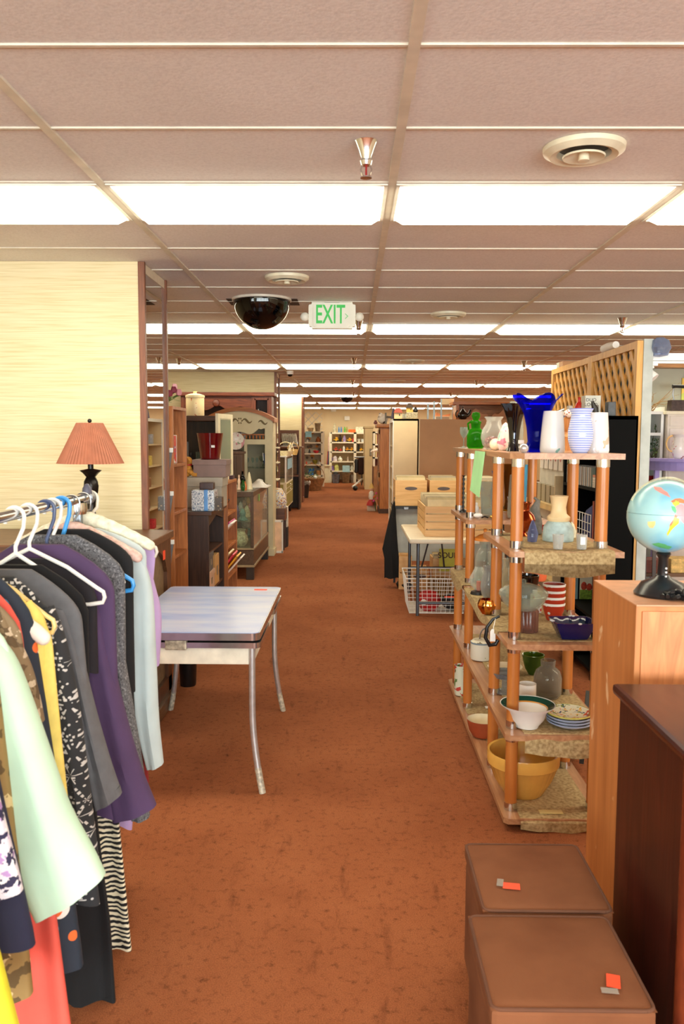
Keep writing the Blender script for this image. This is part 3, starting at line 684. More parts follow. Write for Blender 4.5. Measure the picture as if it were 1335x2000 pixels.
# toy dog
c = on(369, 6.72, lz + W(60, 6.9)); TAN = mat((206, 146, 62), .9, 0, .12, 60, .3)
c = on(366, 7.0, ztop)
o = thing('plush_dog', c, 'tan plush dog with red collar sitting on the light grey box', 'soft toy')
part('body', MB().ball((c[0] - .01, c[1], c[2] + .055), .05, .95, .9, 1.1), TAN, o)
part('head', MB().ball((c[0] - .0, c[1] - .01, c[2] + .135), .038, 1.05, 1, .95).ball((c[0] + .028, c[1] - .02, c[2] + .128), .02), TAN, o)
for d in (-1, 1):
    part('ear', MB().ball((c[0] - .0, c[1] + d * .036 - .01, c[2] + .13), .02, .8, .5, 1.5), mat((170, 108, 44), .9), o)
    part('leg', MB().tube([(c[0] + .01, c[1] + d * .035, c[2] + .05), (c[0] + .06, c[1] + d * .04, c[2] + .02), (c[0] + .085, c[1] + d * .042, c[2] + .018)], [.02, .019, .018], 10), TAN, o)
part('collar', MB().lathe([(.034, -.006), (.036, 0), (.034, .006)], (c[0], c[1] - .005, c[2] + .102), 20), mat((196, 30, 30), .5), o)
# low pine shelf, facing the aisle
qx0, qx1, qy0, qy1, qz = -1.5, -1.105, 7.36, 7.97, 1.27
o = bookcase('pine_shelf', qx0, qx1, qy0, qy1, qz, [.06, .4, .68, .98], 'low pine shelf unit full of papers and folders, beside the low dark cabinet', PINE, PINEX, 'shelf')
fo = qx1 - .05
o = thing('folder', (fo - .05, 7.6, .68), 'magenta folder leaning in low pine shelf', 'folder'); part('cover', MB().prism([(fo - .16, 7.42, .68), (fo + .05, 7.42, .905), (fo + .05, 7.78, .905), (fo - .16, 7.78, .68)], (.012, 0, -.008)), mat((190, 34, 112), .5), o); part('pages', MB().prism([(fo - .15, 7.43, .676), (fo + .058, 7.43, .893), (fo + .058, 7.77, .893), (fo - .15, 7.77, .676)], (.02, 0, -.008)), STICK, o)
for i, (cc, lb) in enumerate((((236, 220, 170), 'cream'), ((224, 60, 90), 'red'), ((240, 180, 40), 'yellow'), ((236, 232, 224), 'white'))):
    solo('magazine', MB().prism([(fo - .1 + .03 * i, 7.46 + .04 * i, .4), (fo + .04 + .03 * i, 7.46 + .04 * i, .62 - .02 * i), (fo + .04 + .03 * i, 7.76 + .03 * i, .62 - .02 * i), (fo - .1 + .03 * i, 7.76 + .03 * i, .4)], (.012, 0, -.008)), mat(cc, .45), f'{lb} magazine leaning on a shelf of the low pine unit under the folder', 'magazine')
def basketry(c, r, h, m): return MB().lathe([(0, 0), (r * .8, 0), (r, h), (r * .95, h), (r * .76, .012), (0, .012)], c, 24)
o = thing('wire_basket', (fo - .08, 7.62, .98), 'wire basket of white paper scraps on top opening of low pine shelf', 'basket')
part('paper', MB().ball((fo - .06, 7.62, 1.05), .075, 1, 1.2, .9), mat((226, 222, 214), .8, 0, .1), o)
wr = MB()
for i in range(10):
    a = 2 * pi * i / 10; wr.tube([(fo - .08 + .05 * math.cos(a), 7.62 + .05 * math.sin(a), .985), (fo - .08 + .11 * math.cos(a), 7.62 + .11 * math.sin(a), 1.09)], .003, 5)
wr.tube([(fo - .08 + .11 * math.cos(2 * pi * i / 20), 7.62 + .11 * math.sin(2 * pi * i / 20), 1.09) for i in range(21)], .004, 5, False); part('wires', wr, mat((70, 50, 40), .4, .6), o)
o = thing('plastic_bag', (fo - .02, 7.66, .06), 'crumpled pale plastic bag on bottom of low pine shelf', 'bag')
part('bag', MB().lathe([(0, 0), (.11, 0), (.13, .05), (.1, .14), (.06, .22), (.07, .27), (0, .25)], (fo - .07, 7.66, .06), 26, wave=lambda a, i, r, z: (r * (1 + .12 * math.sin(5 * a + i)), z)), mat((186, 178, 164), .4, 0, .1, 30), o)
part('fold', MB().ball((fo + .0, 7.7, .1), .04), mat((200, 190, 172), .4), o)
# things on the low pine shelf: a cream framed glass door leaning up, a dark book
o = thing('cabinet_door', (-1.2, 7.7, qz), 'loose cream-framed glass cabinet door standing on low pine shelf', 'door panel')
zA = qz; dz = PY(440, 808, 7.6).z - qz
xa, xb = XP(427, 7.55, 1.5), XP(455, 7.95, 1.5)
def pq(u, z, d=0):   # point along the door leaf
    return (xa + (xb - xa) * u + d * .012, 7.5 + .42 * u - d * .012, zA + dz * z)
def leaf(u0, u1, z0, z1, th, m=None): return (m or MB()).prism([pq(u0, z0), pq(u1, z0), pq(u1, z1), pq(u0, z1)], Vector((-.42, (xb - xa), 0)).normalized() * th)
fr = MB(); leaf(0, .16, 0, 1, .025, fr); leaf(.84, 1, 0, 1, .025, fr); leaf(.16, .84, 0, .09, .025, fr); leaf(.16, .84, .91, 1, .025, fr)
part('door_frame', fr, CREAM, o); part('door_glass', leaf(.14, .86, .07, .93, .006), glass((204, 214, 196), .25, .08), o)
solo('book', MB().box(-1.27, -1.12, 7.8, 7.95, qz, qz + .035, .003), mat((60, 26, 40), .5), 'dark wine-red book lying beside the loose cream door', 'book')
# ================================================================== further down the coat side
# cherry china hutch against the second pier
CHERRY = wood((128, 62, 36), (84, 38, 24), 'x', .8, .4, 'cherry'); CHERRYZ = wood((122, 60, 36), (80, 38, 24), 'z', .8, .4, 'cherry')
Y = 13.3
kx0, kx1 = XP(352, Y, 2), XP(530, Y, 2); kz = PY(440, 766, Y).z
o = thing('china_hutch', ((kx0 + kx1) / 2, Y + .22, 0), 'cherry china hutch with scalloped valance against the second wallpapered pier', 'hutch')
part('cornice', MB().box(kx0 - .05, kx1 + .05, Y - .05, Y + .46, kz - .06, kz, .01), CHERRY, o)
xm = XP(490, Y, 2)
for x in (kx0, xm, kx1 - .05): part('upright', MB().box(x, x + .05, Y, Y + .44, 0, kz - .06, .004), CHERRYZ, o)
part('back_panel', MB().box(kx0, kx1, Y + .42, Y + .44, 0, kz - .06), wood((84, 42, 26), (52, 26, 16), 'z'), o)
pts = []; n = 48
for i in range(n + 1):
    t = i / n; pts.append((kx0 + .05 + (xm - kx0 - .05) * t, Y + .02, kz - .24 - .035 * math.cos(t * 6 * pi) - .05 * abs(t - .5)))
vm = MB()
for p, q in zip(pts, pts[1:]): vm.prism([p, q, (q[0], q[1], kz - .05), (p[0], p[1], kz - .05)], (0, .03, 0))
part('valance', vm, CHERRY, o)
part_at('rosette', MB().lathe([(.06, 0), (.05, .02), (.02, .03), (0, .03)], (0, 0, 0), 16), CHERRY, o, ((kx0 + xm) / 2, Y + .02, kz - .17), (pi / 2, 0, 0))
for s_ in (1.2, 1.62): part('shelf', MB().box(kx0 + .05, kx1 - .05, Y + .02, Y + .42, s_ - .03, s_), CHERRY, o)
part('side_frame', MB().box(xm + .05, kx1 - .05, Y, Y + .03, kz - .12, kz - .06).box(xm + .05, xm + .07, Y, Y + .03, .9, kz - .1).box(kx1 - .07, kx1 - .05, Y, Y + .03, .9, kz - .1), CHERRYZ, o)
part('lower_case', MB().box(kx0 - .02, kx1 + .02, Y - .12, Y + .42, .04, .9, .01), CHERRYZ, o)
part('side_shelf', MB().box(xm + .05, kx1 - .05, Y + .02, Y + .42, 1.93, 1.955), CHERRY, o)
vessel('white_vase', 'bottle', 504, Y + .2, 1.955, 6, 20, WHITE, 'small white vase in the glazed end of the cherry hutch', 'vase')
# arched cream hutch
Y = 11.6
CRH = mat((214, 204, 168), .5, 0, .03, 5); HONEY = wood((196, 118, 48), (150, 82, 28), 'x', .8, .35, 'honey pine')
wx0, wx1 = XP(404, Y, 1.6), XP(532, Y, 1.6); wc = (wx0 + wx1) / 2; zs = PY(470, 822, Y).z; zap = PY(470, 803, Y).z; wr_ = (wx1 - wx0) / 2
def arc(t): return (wc + wr_ * t, zs + (zap - zs) * (1 - t * t))
o = thing('arched_hutch', (wc, Y + .25, 0), 'tall cream hutch with honey pine arched top and cut-out scrollwork, behind the glass counter', 'hutch')
d = .48
part('side_panel', MB().box(wx0, wx0 + .09, Y, Y + d, 0, zs), CRH, o); part('side_panel', MB().box(wx1 - .11, wx1, Y, Y + d, 0, zs), CRH, o)
part('back_panel', MB().box(wx0, wx1, Y + d - .015, Y + d, 0, zs), mat((176, 168, 140), .6, 0, .03), o)
fas = MB(); n = 28
def low(t): # scalloped lower edge of the fascia
    return zs - .13 - .05 * math.cos(t * pi * 1.0) - (.035 if abs(t) > .62 else 0) + .03 * math.cos(t * 9)
for i in range(n):
    t0, t1 = -1 + 2 * i / n, -1 + 2 * (i + 1) / n; a, b_ = arc(t0), arc(t1)
    fas.prism([(a[0], Y - .004, low(t0)), (b_[0], Y - .004, low(t1)), (b_[0], Y - .004, b_[1]), (a[0], Y - .004, a[1])], (0, .025, 0))
part('fascia', fas, CRH, o)
scr = MB()
def curl(cx, cz, s, f):
    pts = [(cx + f * s * (-.9 + 1.8 * k / 10), Y - .003, cz + s * .35 * math.sin(k / 10 * 2 * pi)) for k in range(11)]
    scr.tube(pts, [s * (.06 + .16 * math.sin(pi * k / 10)) for k in range(11)], 6)
curl(wc + .1, zs - .0, .075, 1); curl(wc - .1 + .0, zs - .0, .075, -1); curl(wc + .32, zs - .02, .07, 1); curl(wc - .32, zs - .02, .07, -1)
for k in range(6): scr.ball((wc + .028 * math.cos(k * pi / 3), Y - .002, zs + .035 * math.sin(k * pi / 3)), .011, 1, .5, 1.3, 8, 6)
part('scrollwork', scr, mat((120, 108, 78), .8), o, 'dark cut-out scrolls and flower')
top = MB()
for i in range(n):
    t0, t1 = -1.06 + 2.12 * i / n, -1.06 + 2.12 * (i + 1) / n; a, b_ = arc(t0), arc(t1)
    top.prism([(a[0], Y - .06, a[1]), (b_[0], Y - .06, b_[1]), (b_[0], Y - .06, b_[1] + .055), (a[0], Y - .06, a[1] + .055)], (0, .58, 0))
part('arched_top', top, HONEY, o, 'honey pine arched cornice')
part('front_rail', MB().box(wx0 + .09, wx1 - .11, Y + .001, Y + .03, PY(490, 868, Y).z, PY(490, 858, Y).z), CRH, o)
zr = PY(490, 858, Y).z
part('shelf', MB().box(wx0 + .09, wx1 - .11, Y + .03, Y + d - .015, zr - .03, zr), CRH, o)
xr0, xr1 = XP(466, Y + .15, 1.7), XP(524, Y + .15, 1.7); zz = PY(490, 850, Y).z
part('spindle_rail', MB().box(xr0, xr1, Y + .05, Y + .08, zz, zz + .018), HONEY, o, 'orange pine gallery rail')
for k in range(9): part('spindle', MB().lathe([(.008, 0), (.014, (zz - zr) * .4), (.008, zz - zr)], (xr0 + .02 + (xr1 - xr0 - .04) * k / 8, Y + .065, zr), 10), HONEY, o)
part('mullion', MB().box(XP(476, Y, 1.4), XP(482, Y, 1.4), Y, Y + .03, .5, zr - .03), CRH, o)
zg = PY(500, 914, Y).z
part('glass_shelf', MB().box(wx0 + .09, wx1 - .11, Y + .04, Y + d - .02, zg - .008, zg), glass((214, 226, 214), .3), o)
part('lower_door', MB().box(wx0 + .09, wx1 - .11, Y, Y + .03, .1, .75, .004), CRH, o)
part('plinth', MB().box(wx0 - .02, wx1 + .02, Y - .03, Y + d, 0, .1, .008), CRH, o)
for k, px in enumerate((483, 493, 501)):
    vessel('wine_goblet', 'goblet', px, Y + .2 + .0 * k, zg, 6, 19, PALEGLASS, f'{["first", "second", "third"][k]} clear stemmed glass from the mullion in the arched cream hutch', 'glass', 'goblets in the arched hutch')
vessel('glass_bowl', 'goblet', 513, Y + .22, zg, 17, 22, glass((206, 210, 188), .3), 'large footed glass bowl in the arched cream hutch', 'bowl')
o2 = thing('blue_figurine', on(517, Y + .12, zg), 'blue and white striped bird ornament beside the footed glass bowl', 'ornament'); c = on(517, Y + .12, zg)
part('body', MB().tube([(c[0] + .01, c[1], c[2]), (c[0], c[1], c[2] + .1), (c[0] - .015, c[1], c[2] + .2)], [.012, .024, .01], 10), mat((36, 68, 120), .3), o2); part('wing', MB().tube([(c[0] - .02, c[1] - .01, c[2] + .1), (c[0] - .03, c[1], c[2] + .21)], [.01, .008], 8), WHITE, o2)
boxy('china_box', 468, 480, Y + .2, zr + .0, 16, .1, blotch((226, 222, 214), [(70, 90, 150)], 40, .3, 'noise', .6), 'white and blue china box behind the pine gallery rail', 'box')
boxy('serving_tray', 484, 512, Y + .25, zr, 10, .2, mat((96, 92, 86), .4, .4), 'dark flat tray behind the pine gallery rail', 'tray')
o2 = thing('china_plate', on(459, Y - .15, 1.5), 'large white floral plate standing upright left of the arched hutch opening', 'plate')
c = on(459, Y - .1, PY(459, 862, Y - .1).z); r_ = W(17, Y)
part_at('plate', MB().lathe([(0, 0), (r_ * .6, .004), (r_, .03), (r_, .036), (r_ * .6, .012), (0, .008)], (0, 0, 0), 30), blotch((232, 226, 218), [(210, 150, 160), (150, 170, 140)], 14, .25, 'noise', .63), o2, c, (pi / 2 - .15, 0, .25))
part('plate_stand', MB().bar((c[0] - .04, c[1] + .06, c[2] - r_ * .95), (c[0] - .04, c[1] - .06, c[2] - r_ * .95), .012).bar((c[0] + .04, c[1] + .06, c[2] - r_ * .95), (c[0] + .04, c[1] - .06, c[2] - r_ * .95), .012).box(c[0] - .07, c[0] + .07, c[1] - .03, c[1] + .2, 1.2, c[2] - r_ * .96), DARK, o2)
# small dark cupboard standing beside the arched hutch, behind the counter
Y = 11.0
o = thing('wall_cupboard', on(462, Y, .95), 'small brown glazed cupboard standing behind the glass counter', 'cupboard')
ux0, ux1 = XP(448, Y, 1.2), XP(472, Y, 1.2); uz = PY(462, 882, Y).z
BRN = wood((118, 86, 64), (86, 60, 44), 'z', 1, .5, 'brown cupboard')
part('cupboard_body', MB().box(ux0, ux1, Y, Y + .25, 0, uz - .03), BRN, o); part('cornice', MB().box(ux0 - .02, ux1 + .02, Y - .03, Y + .25, uz - .03, uz, .004), BRN, o)
for a_, b_ in ((.08, .48), (.54, .94)): part('door', MB().box(ux0 + (ux1 - ux0) * a_, ux0 + (ux1 - ux0) * b_, Y - .012, Y, 1.1, uz - .06, .002), mat((92, 70, 56), .3), o)
# glass display counter
DCB = wood((98, 74, 54), (66, 48, 34), 'y', 1, .4, 'counter wood'); DCBX = wood((98, 74, 54), (66, 48, 34), 'x', 1, .4, 'counter wood')
gx1, gy0, gy1, gz = -1.14, 9.6, 11.32, 1.035; gx0 = gx1 - .55
o = thing('display_counter', ((gx0 + gx1) / 2, (gy0 + gy1) / 2, 0), 'brown glass-fronted display counter on short legs along the aisle, in front of the arched hutch', 'display case')
part('base', MB().box(gx0, gx1, gy0, gy1, .16, .36, .004), DCB, o)
part('base_moulding', MB().box(gx0 - .012, gx1 + .012, gy0 - .012, gy1 + .012, .15, .175, .004).box(gx0 - .008, gx1 + .008, gy0 - .008, gy1 + .008, .355, .375, .003), mat((156, 136, 104), .4, 0, .1), o)
for x in (gx0, gx1 - .09):
    for y in (gy0, gy1 - .09): part('leg', MB().box(x, x + .09, y, y + .09, 0, .16, .004), mat((50, 38, 30), .5), o)
for x in (gx0, gx1 - .035):
    for y in (gy0, gy1 - .035): part('corner_post', MB().box(x, x + .035, y, y + .035, .36, gz - .05, .003), DCB, o)
part('top_frame', MB().box(gx0, gx1, gy0, gy0 + .05, gz - .06, gz, .003).box(gx0, gx1, gy1 - .05, gy1, gz - .06, gz, .003).box(gx0 + .001, gx0 + .05, gy0 + .05, gy1 - .05, gz - .059, gz - .001, .003).box(gx1 - .05, gx1 - .001, gy0 + .05, gy1 - .05, gz - .059, gz - .001, .003), DCB, o)
PANE = glass((236, 240, 232), .1, .02)
part('top_glass', MB().box(gx0 + .05, gx1 - .05, gy0 + .05, gy1 - .05, gz - .008, gz), PANE, o)
part('front_glass', MB().box(gx1 - .012, gx1 - .006, gy0 + .035, gy1 - .035, .375, gz - .06), glass((226, 214, 196), .3, .03), o)
part('end_glass', MB().box(gx0 + .035, gx1 - .035, gy0 + .008, gy0 + .013, .375, gz - .06), PANE, o)
part('rear_panel', MB().box(gx0, gx0 + .012, gy0 + .03, gy1 - .03, .36, gz - .06), mat((206, 186, 140), .6, 0, .05), o)
part('inner_shelf', MB().box(gx0 + .02, gx1 - .05, gy0 + .03, gy1 - .03, .68, .69), PANE, o)
part('price_card', MB().box(gx1 + .001, gx1 + .004, gy0 + .55, gy0 + .62, gz - .15, gz - .065), mat((110, 196, 96), .6), o, 'green paper card hanging at the counter edge')
rnd = random.Random(5)
tr = [('teal', (110, 150, 150)), ('violet', (110, 90, 150)), ('cream', (226, 214, 186)), ('silver', (190, 190, 194)), ('pink', (216, 150, 160)), ('brown', (140, 96, 62)), ('blue', (96, 120, 176)), ('amber', (214, 160, 80))]
for i in range(8):
    nm, cc = tr[i]; y = gy0 + .12 + .19 * i; x = gx1 - .14 - .1 * (i % 2)
    solo('trinket', MB().lathe([(0, 0), (.05, 0), (.055, .01), (.03, .05 + .02 * (i % 3)), (.04, .09), (.02, .13 + .03 * (i % 2)), (0, .15 + .03 * (i % 2))], (x, y, .69), 14, wave=lambda a, i_, r, z: (r * (1 + .15 * math.sin(4 * a + i_)), z)), mat(cc, .3, 0, .2, 60), f'{nm} costume trinket on the glass shelf inside the display counter', 'trinket', 'trinkets in the counter')
for i in range(5):
    nm, cc = tr[(i * 3 + 2) % 8]; y = gy0 + .16 + .3 * i
    vessel('ornament', ['vase_round', 'cup', 'urn', 'bowl', 'vase_tall'][i], 480, y, .377, 30 - 2 * i, 34 - 6 * (i % 3), mat(cc, .25, 0, .2, 40), f'{nm} {["rounded pot", "cup", "urn", "bowl", "vase"][i]} on the floor of the glass display counter', 'ornament', X=gx1 - .17 - .04 * (i % 2))
# things on the counter
def figure(name, px, Y, z, wp, hp, m, label, prof=None, cat='ornament'):
    r = W(wp, Y) / 2; h = W(hp, Y); c = on(px, Y, z)
    prof = prof or [(.9, 0), (1, .03), (.7, .15), (.62, .4), (.8, .55), (.5, .72), (.3, .78), (.42, .86), (.36, .95)]
    return solo(name, MB().lathe([(0, 0)] + [(a * r, b * h) for a, b in prof] + [(0, h)], c, 18), m, label, cat)
vessel('bottle', 'bottle', 473, 10.0, gz, 12, 36, glass((70, 78, 66), .4, bodycol=(20, 20, 20)), 'dark glass bottle standing on the glass counter', 'bottle')
figure('figurine', 466, 9.95, gz, 8, 30, mat((240, 206, 180), .5), 'pale pink praying figurine on the glass counter beside the dark bottle')
vessel('green_jar', 'vase_round', 474, 9.8, gz, 8, 20, glass((120, 190, 110), .3), 'little green glass jar on the glass counter', 'jar')
figure('figurine', 486, 10.1, gz, 13, 34, mat((236, 224, 186), .4), 'tall ivory cone-shaped figure on the glass counter', [(1, 0), (.95, .1), (.7, .5), (.35, .85), (.15, .97)])
vessel('votive_cup', 'cup', 458, 9.85, gz, 9, 11, WHITE, 'small white cup at the end of the glass counter', 'cup')
vessel('orange_bottle', 'bottle', 478, 9.9, gz, 7, 17, mat((206, 112, 54), .3), 'short orange-brown bottle on the glass counter', 'bottle')
o = thing('folded_cloth', on(505, 10.7, gz), 'crumpled white plastic bag lying on far half of the glass counter', 'bag')
c = on(503, 10.6, gz)
part('bag', MB().grid(lambda u, v: (c[0] - .16 + .3 * u, c[1] - .2 + .55 * v, c[2] + .004 + .07 * math.sin(pi * u) * math.sin(pi * v) * (1 + .4 * math.sin(9 * u + 5 * v))), 16, 16, (0, 0, -.004)), mat((232, 228, 222), .35, 0, .05), o)
part('knot', MB().ball((c[0] + .02, c[1] + .02, c[2] + .075), .03, 1.5, .8, .8), mat((226, 222, 214), .35), o)
# narrow things between the arched hutch and the second pier mirror
o = thing('wire_stand', (-1.13, 12.2, 0), 'white narrow rack with dark curved straps beside the arched hutch', 'rack')
part('post', MB().box(-1.2, -1.17, 12.1, 12.14, .96, 1.55).box(-1.2, -1.17, 12.5, 12.54, .96, 1.55), CREAM, o)
for z in (1.05, 1.3, 1.52): part('shelf', MB().box(-1.3, -1.08, 12.1, 12.54, z - .015, z), CREAM, o)
st = MB()
for z in (1.06, 1.3): st.tube([(-1.12 + .02 * math.sin(pi * k / 8), 12.12, z + .22 * k / 8) for k in range(9)], .012, 6)
part('strap', st, BLACK, o)
solo('floral_bag', MB().lathe([(0, 0), (.15, 0), (.18, .08), (.15, .2), (.1, .29), (0, .3)], (-1.14, 12.35, .62), 20, 1, .8), blotch((226, 218, 206), [(214, 140, 60), (110, 120, 190), (230, 200, 120)], 26, .7, 'voronoi', .33), 'bag with blue and orange flower print on the brown stool', 'bag')
o = thing('stool', (-1.14, 12.35, 0), 'small dark brown stool carrying the floral bag', 'stool')
part('seat', MB().box(-1.3, -.98, 12.15, 12.55, .44, .62, .006), wood((110, 64, 38), (76, 42, 24), 'x'), o)
for x in (-1.28, -1.03):
    for y in (12.18, 12.48): part('leg', MB().box(x, x + .04, y, y + .04, 0, .44), DARK, o)
solo('white_towel', MB().box(-1.06, -.97, 12.56, 12.72, .3, .62, .02), mat((216, 210, 196), .9, 0, .1, 40, .3), 'pale towel hanging over the dark box behind the brown stool', 'towel')
solo('dark_box', MB().box(-1.3, -.97, 12.56, 12.76, 0, .3, .006), mat((44, 34, 30), .6), 'dark low box on the carpet behind the brown stool', 'box')
o = thing('framed_board', (-1.02, 11.95, 0), 'cream panel with white moulding leaning at the end of the arched hutch', 'panel')
part('board', MB().box(-1.12, -.995, 11.9, 11.93, 0, .48), mat((240, 204, 170), .5), o); part('moulding', MB().box(-1.125, -.99, 11.885, 11.9, .45, .48).box(-1.005, -.985, 11.885, 11.9, 0, .48).box(-1.125, -.99, 11.885, 11.9, 0, .03), WHITE, o)
# bay before the third pier: wooden plate rack, olive trolley
Y = 19.2
BROWN = wood((136, 84, 52), (96, 58, 36), 'x', .8, .45, 'brown hutch')
px0, px1 = -2.3, XP(585, Y, 1.3)
o = thing('plate_hutch', ((px0 + px1) / 2, Y + .3, 0), 'brown hutch with panelled back carrying a row of white plates, beyond the second pier', 'hutch')
zb_ = PY(560, 872, Y).z; zt_ = PY(560, 840, Y + .4).z
part('back_panel', MB().box(px0, px1 - .05, Y + .5, Y + .54, zb_, zt_, .005), BROWN, o)
part('counter_top', MB().box(px0, px1 + .06, Y - .03, Y + .54, zb_ - .035, zb_, .006), BROWN, o)
part('side_panel', MB().box(px1 - .03, px1, Y, Y + .54, 0, zb_ - .035), DARK, o); part('back_board', MB().box(px0, px1, Y + .5, Y + .52, 0, zb_ - .03), DARK, o)
part('shelf', MB().box(px0, px1 - .03, Y, Y + .5, .76, .8), BROWN, o); part('inner_panel', MB().box(px0, px1 - .1, Y + .45, Y + .5, .8, zb_ - .04), wood((150, 100, 50), (110, 70, 30), 'x'), o)
proto = None; nn = 13
for i in range(nn):
    x = XP(550, Y + .2, zb_) + (XP(577, Y + .2, zb_) - XP(550, Y + .2, zb_)) * i / (nn - 1); rr = W(12, Y + .2)
    if proto is None:
        m_ = MB().lathe([(0, 0), (rr * .6, .003), (rr, .02), (rr, .025), (rr * .6, .009), (0, .006)], (0, 0, 0), 26)
        proto = mesh_obj('dinner_plate', m_, mat((244, 240, 230), .25)); q = proto
    else: q = proto.copy(); COL.objects.link(q)
    q.location = (x, Y + .2, zb_ + .012 + rr); q.rotation_euler = (0, pi / 2 - .12, 0)
    tag(q, 'white dinner plate standing on edge in the row on the brown plate hutch', 'plate', 'plates on edge in the rack')
o = thing('plate_rack', (XP(563, Y + .2, zb_), Y + .2, zb_), 'white tray rack holding the row of white plates', 'rack'); part('tray', MB().box(XP(548, Y, zb_), XP(580, Y, zb_), Y + .08, Y + .32, zb_, zb_ + .014, .003), WHITE, o); part('wire', MB().tube([(XP(580, Y, zb_), Y + .1, zb_ + .01), (XP(581, Y, zb_), Y + .1, zb_ + .1), (XP(579, Y, zb_), Y + .1, zb_ + .12)], .006), STEEL, o)
# olive and white glazed trolley
Y = 17.2
OLIVE = mat((150, 142, 70), .5, 0, .05); gx = -1.34; ty0, ty1 = 17.0, 18.9; tx0 = -1.8; tz = 1.26
o = thing('display_trolley', ((tx0 + gx) / 2, (ty0 + ty1) / 2, 0), 'white and olive glazed display trolley on black castors at the second pier', 'trolley')
part('floor_box', MB().box(tx0, gx, ty0, ty1, .2, .74, .01), CREAM, o)
part('olive_panel', MB().box(gx, gx + .006, ty0 + .08, ty1 - .08, .24, .5).box(tx0 + .06, gx - .06, ty0 - .006, ty0, .24, .7), OLIVE, o, 'olive green panel')
for z_ in (.53, .63):
    dr = part('drawer', MB().box(gx, gx + .008, ty0 + .08, ty1 - .08, z_, z_ + .075), OLIVE, o, 'olive drawer front'); part('knob', MB().ball((gx + .016, (ty0 + ty1) / 2, z_ + .035), .016), WHITE, dr)
for x in (tx0, gx - .03):
    for y in (ty0, ty1 - .03): part('post', MB().box(x, x + .03, y, y + .03, .74, tz), WHITE, o)
part('top_frame', MB().box(tx0, gx, ty0, ty1, tz, tz + .025, .004), WHITE, o)
part('side_glass', MB().box(gx - .01, gx - .005, ty0 + .03, ty1 - .03, .74, tz), glass((228, 220, 206), .25), o); part('end_glass', MB().box(tx0 + .03, gx - .03, ty0 + .005, ty0 + .01, .74, tz), PANE, o)
for x in (tx0 + .06, gx - .06):
    for y in (ty0 + .1, ty1 - .1): part('caster', MB().tube([(x - .02, y, .09), (x + .02, y, .09)], .09, 16).box(x - .03, x + .03, y - .03, y + .03, .09, .2), BLACK, o)
part('paper_sheet', MB().box(gx + .002, gx + .006, ty0 + .35, ty1 - .3, 1.0, 1.22), mat((150, 200, 226), .6), o, 'pale blue paper taped to the glass')
CNE = mat((214, 178, 112), .8, 0, .15, 30)
def woven(name, c, r, h, label, m=None, cat='basket', hand=True):
    o = thing(name, c, label, cat)
    part('bowl', MB().lathe([(0, 0), (r * .7, 0), (r, h), (r * .94, h), (r * .66, .012), (0, .012)], c, 26, wave=lambda a, i, rr, z: (rr * (1 + .03 * math.sin(16 * a)), z)), m or CNE, o)
    if hand: part('handle', MB().tube([(c[0] + r * math.cos(pi * k / 12), c[1], c[2] + h + r * 1.1 * math.sin(pi * k / 12)) for k in range(13)], .009, 7), m or CNE, o)
    return o
woven('wicker_basket', on(557, 17.4, tz + .025), .17, .1, 'pale wicker basket with handle on the olive trolley', mat((236, 220, 180), .8, 0, .1, 30))
woven('cane_basket', on(572, 18.2, tz + .025), .12, .13, 'orange-tan wicker basket on far end of the olive trolley')
o = thing('antler_ornament', on(565, 17.8, tz + .025), 'pale forked antler ornament between the baskets on the olive trolley', 'ornament'); c = on(565, 17.8, tz + .025)
part('base', MB().lathe([(0, 0), (.07, 0), (.06, .02), (0, .025)], c, 16), WHITE, o)
part('antler', MB().tube([c, (c[0] + .02, c[1], c[2] + .14), (c[0] + .09, c[1], c[2] + .3)], [.02, .015, .008]).tube([(c[0] - .02, c[1], c[2]), (c[0] - .01, c[1], c[2] + .14), (c[0] + .02, c[1], c[2] + .28)], [.02, .015, .008]), mat((240, 232, 208), .5), o)
# waste bin with a bag over the rim
o = thing('waste_bin', on(594, 23.0, 0), 'black bin with clear bag over its rim at the third pier', 'bin'); c = on(594, 23.0, 0)
part('bin', vessel_mb('planter', c, .15, .42, 24), mat((40, 28, 24), .5), o)
part('liner', MB().lathe([(.15, .36), (.17, .4), (.165, .45), (.14, .46), (.13, .4)], c, 24, wave=lambda a, i, r, z: (r * (1 + .06 * math.sin(7 * a + i)), z + .02 * math.sin(5 * a))), glass((226, 222, 216), .5, .3), o, 'translucent bin liner')
# ================================================================== clothes rack with coats and blouses
RX, RZ = -.95, 1.447
o = thing('clothes_rail', (RX, 2.05, 0), 'chrome rolling clothes rail packed with garments, in front of the walnut cabinet', 'clothes rail')
part('hanging_bar', MB().tube([(RX, 1.02, RZ), (RX, 2.98, RZ)], .0165, 20), CHROME, o)
part_at('end_cap', MB().lathe([(.0, 0), (.022, 0), (.024, .03), (.016, .05), (0, .052)], (0, 0, 0), 20), STEEL, o, (RX, 2.96, RZ), (-pi / 2, 0, 0))
part('end_knob', MB().lathe([(.018, 0), (.016, .02), (.006, .035), (0, .036)], (RX, 2.965, RZ + .014), 14), mat((96, 96, 112), .4, .3), o, 'grey plastic knob')
for y in (1.12, 2.86):
    part('upright', MB().box(RX - .014, RX + .014, y - .014, y + .014, .08, RZ - .018, .004), mat((120, 124, 130), .3, .8), o)
    part('clamp', MB().lathe([(.03, -.02), (.032, 0), (.03, .02)], (RX, y, RZ - .03), 14), CHROME, o)
    part('foot_bar', MB().box(RX - .1, RX + .1, y - .018, y + .018, .06, .095, .005), STEEL, o)
    for x in (RX - .085, RX + .085): part('caster', MB().tube([(x - .012, y, .03), (x + .012, y, .03)], .03, 14), BLACK, o)
part('lower_bar', MB().tube([(RX, 1.12, .2), (RX, 2.86, .2)], .012, 12), STEEL, o)
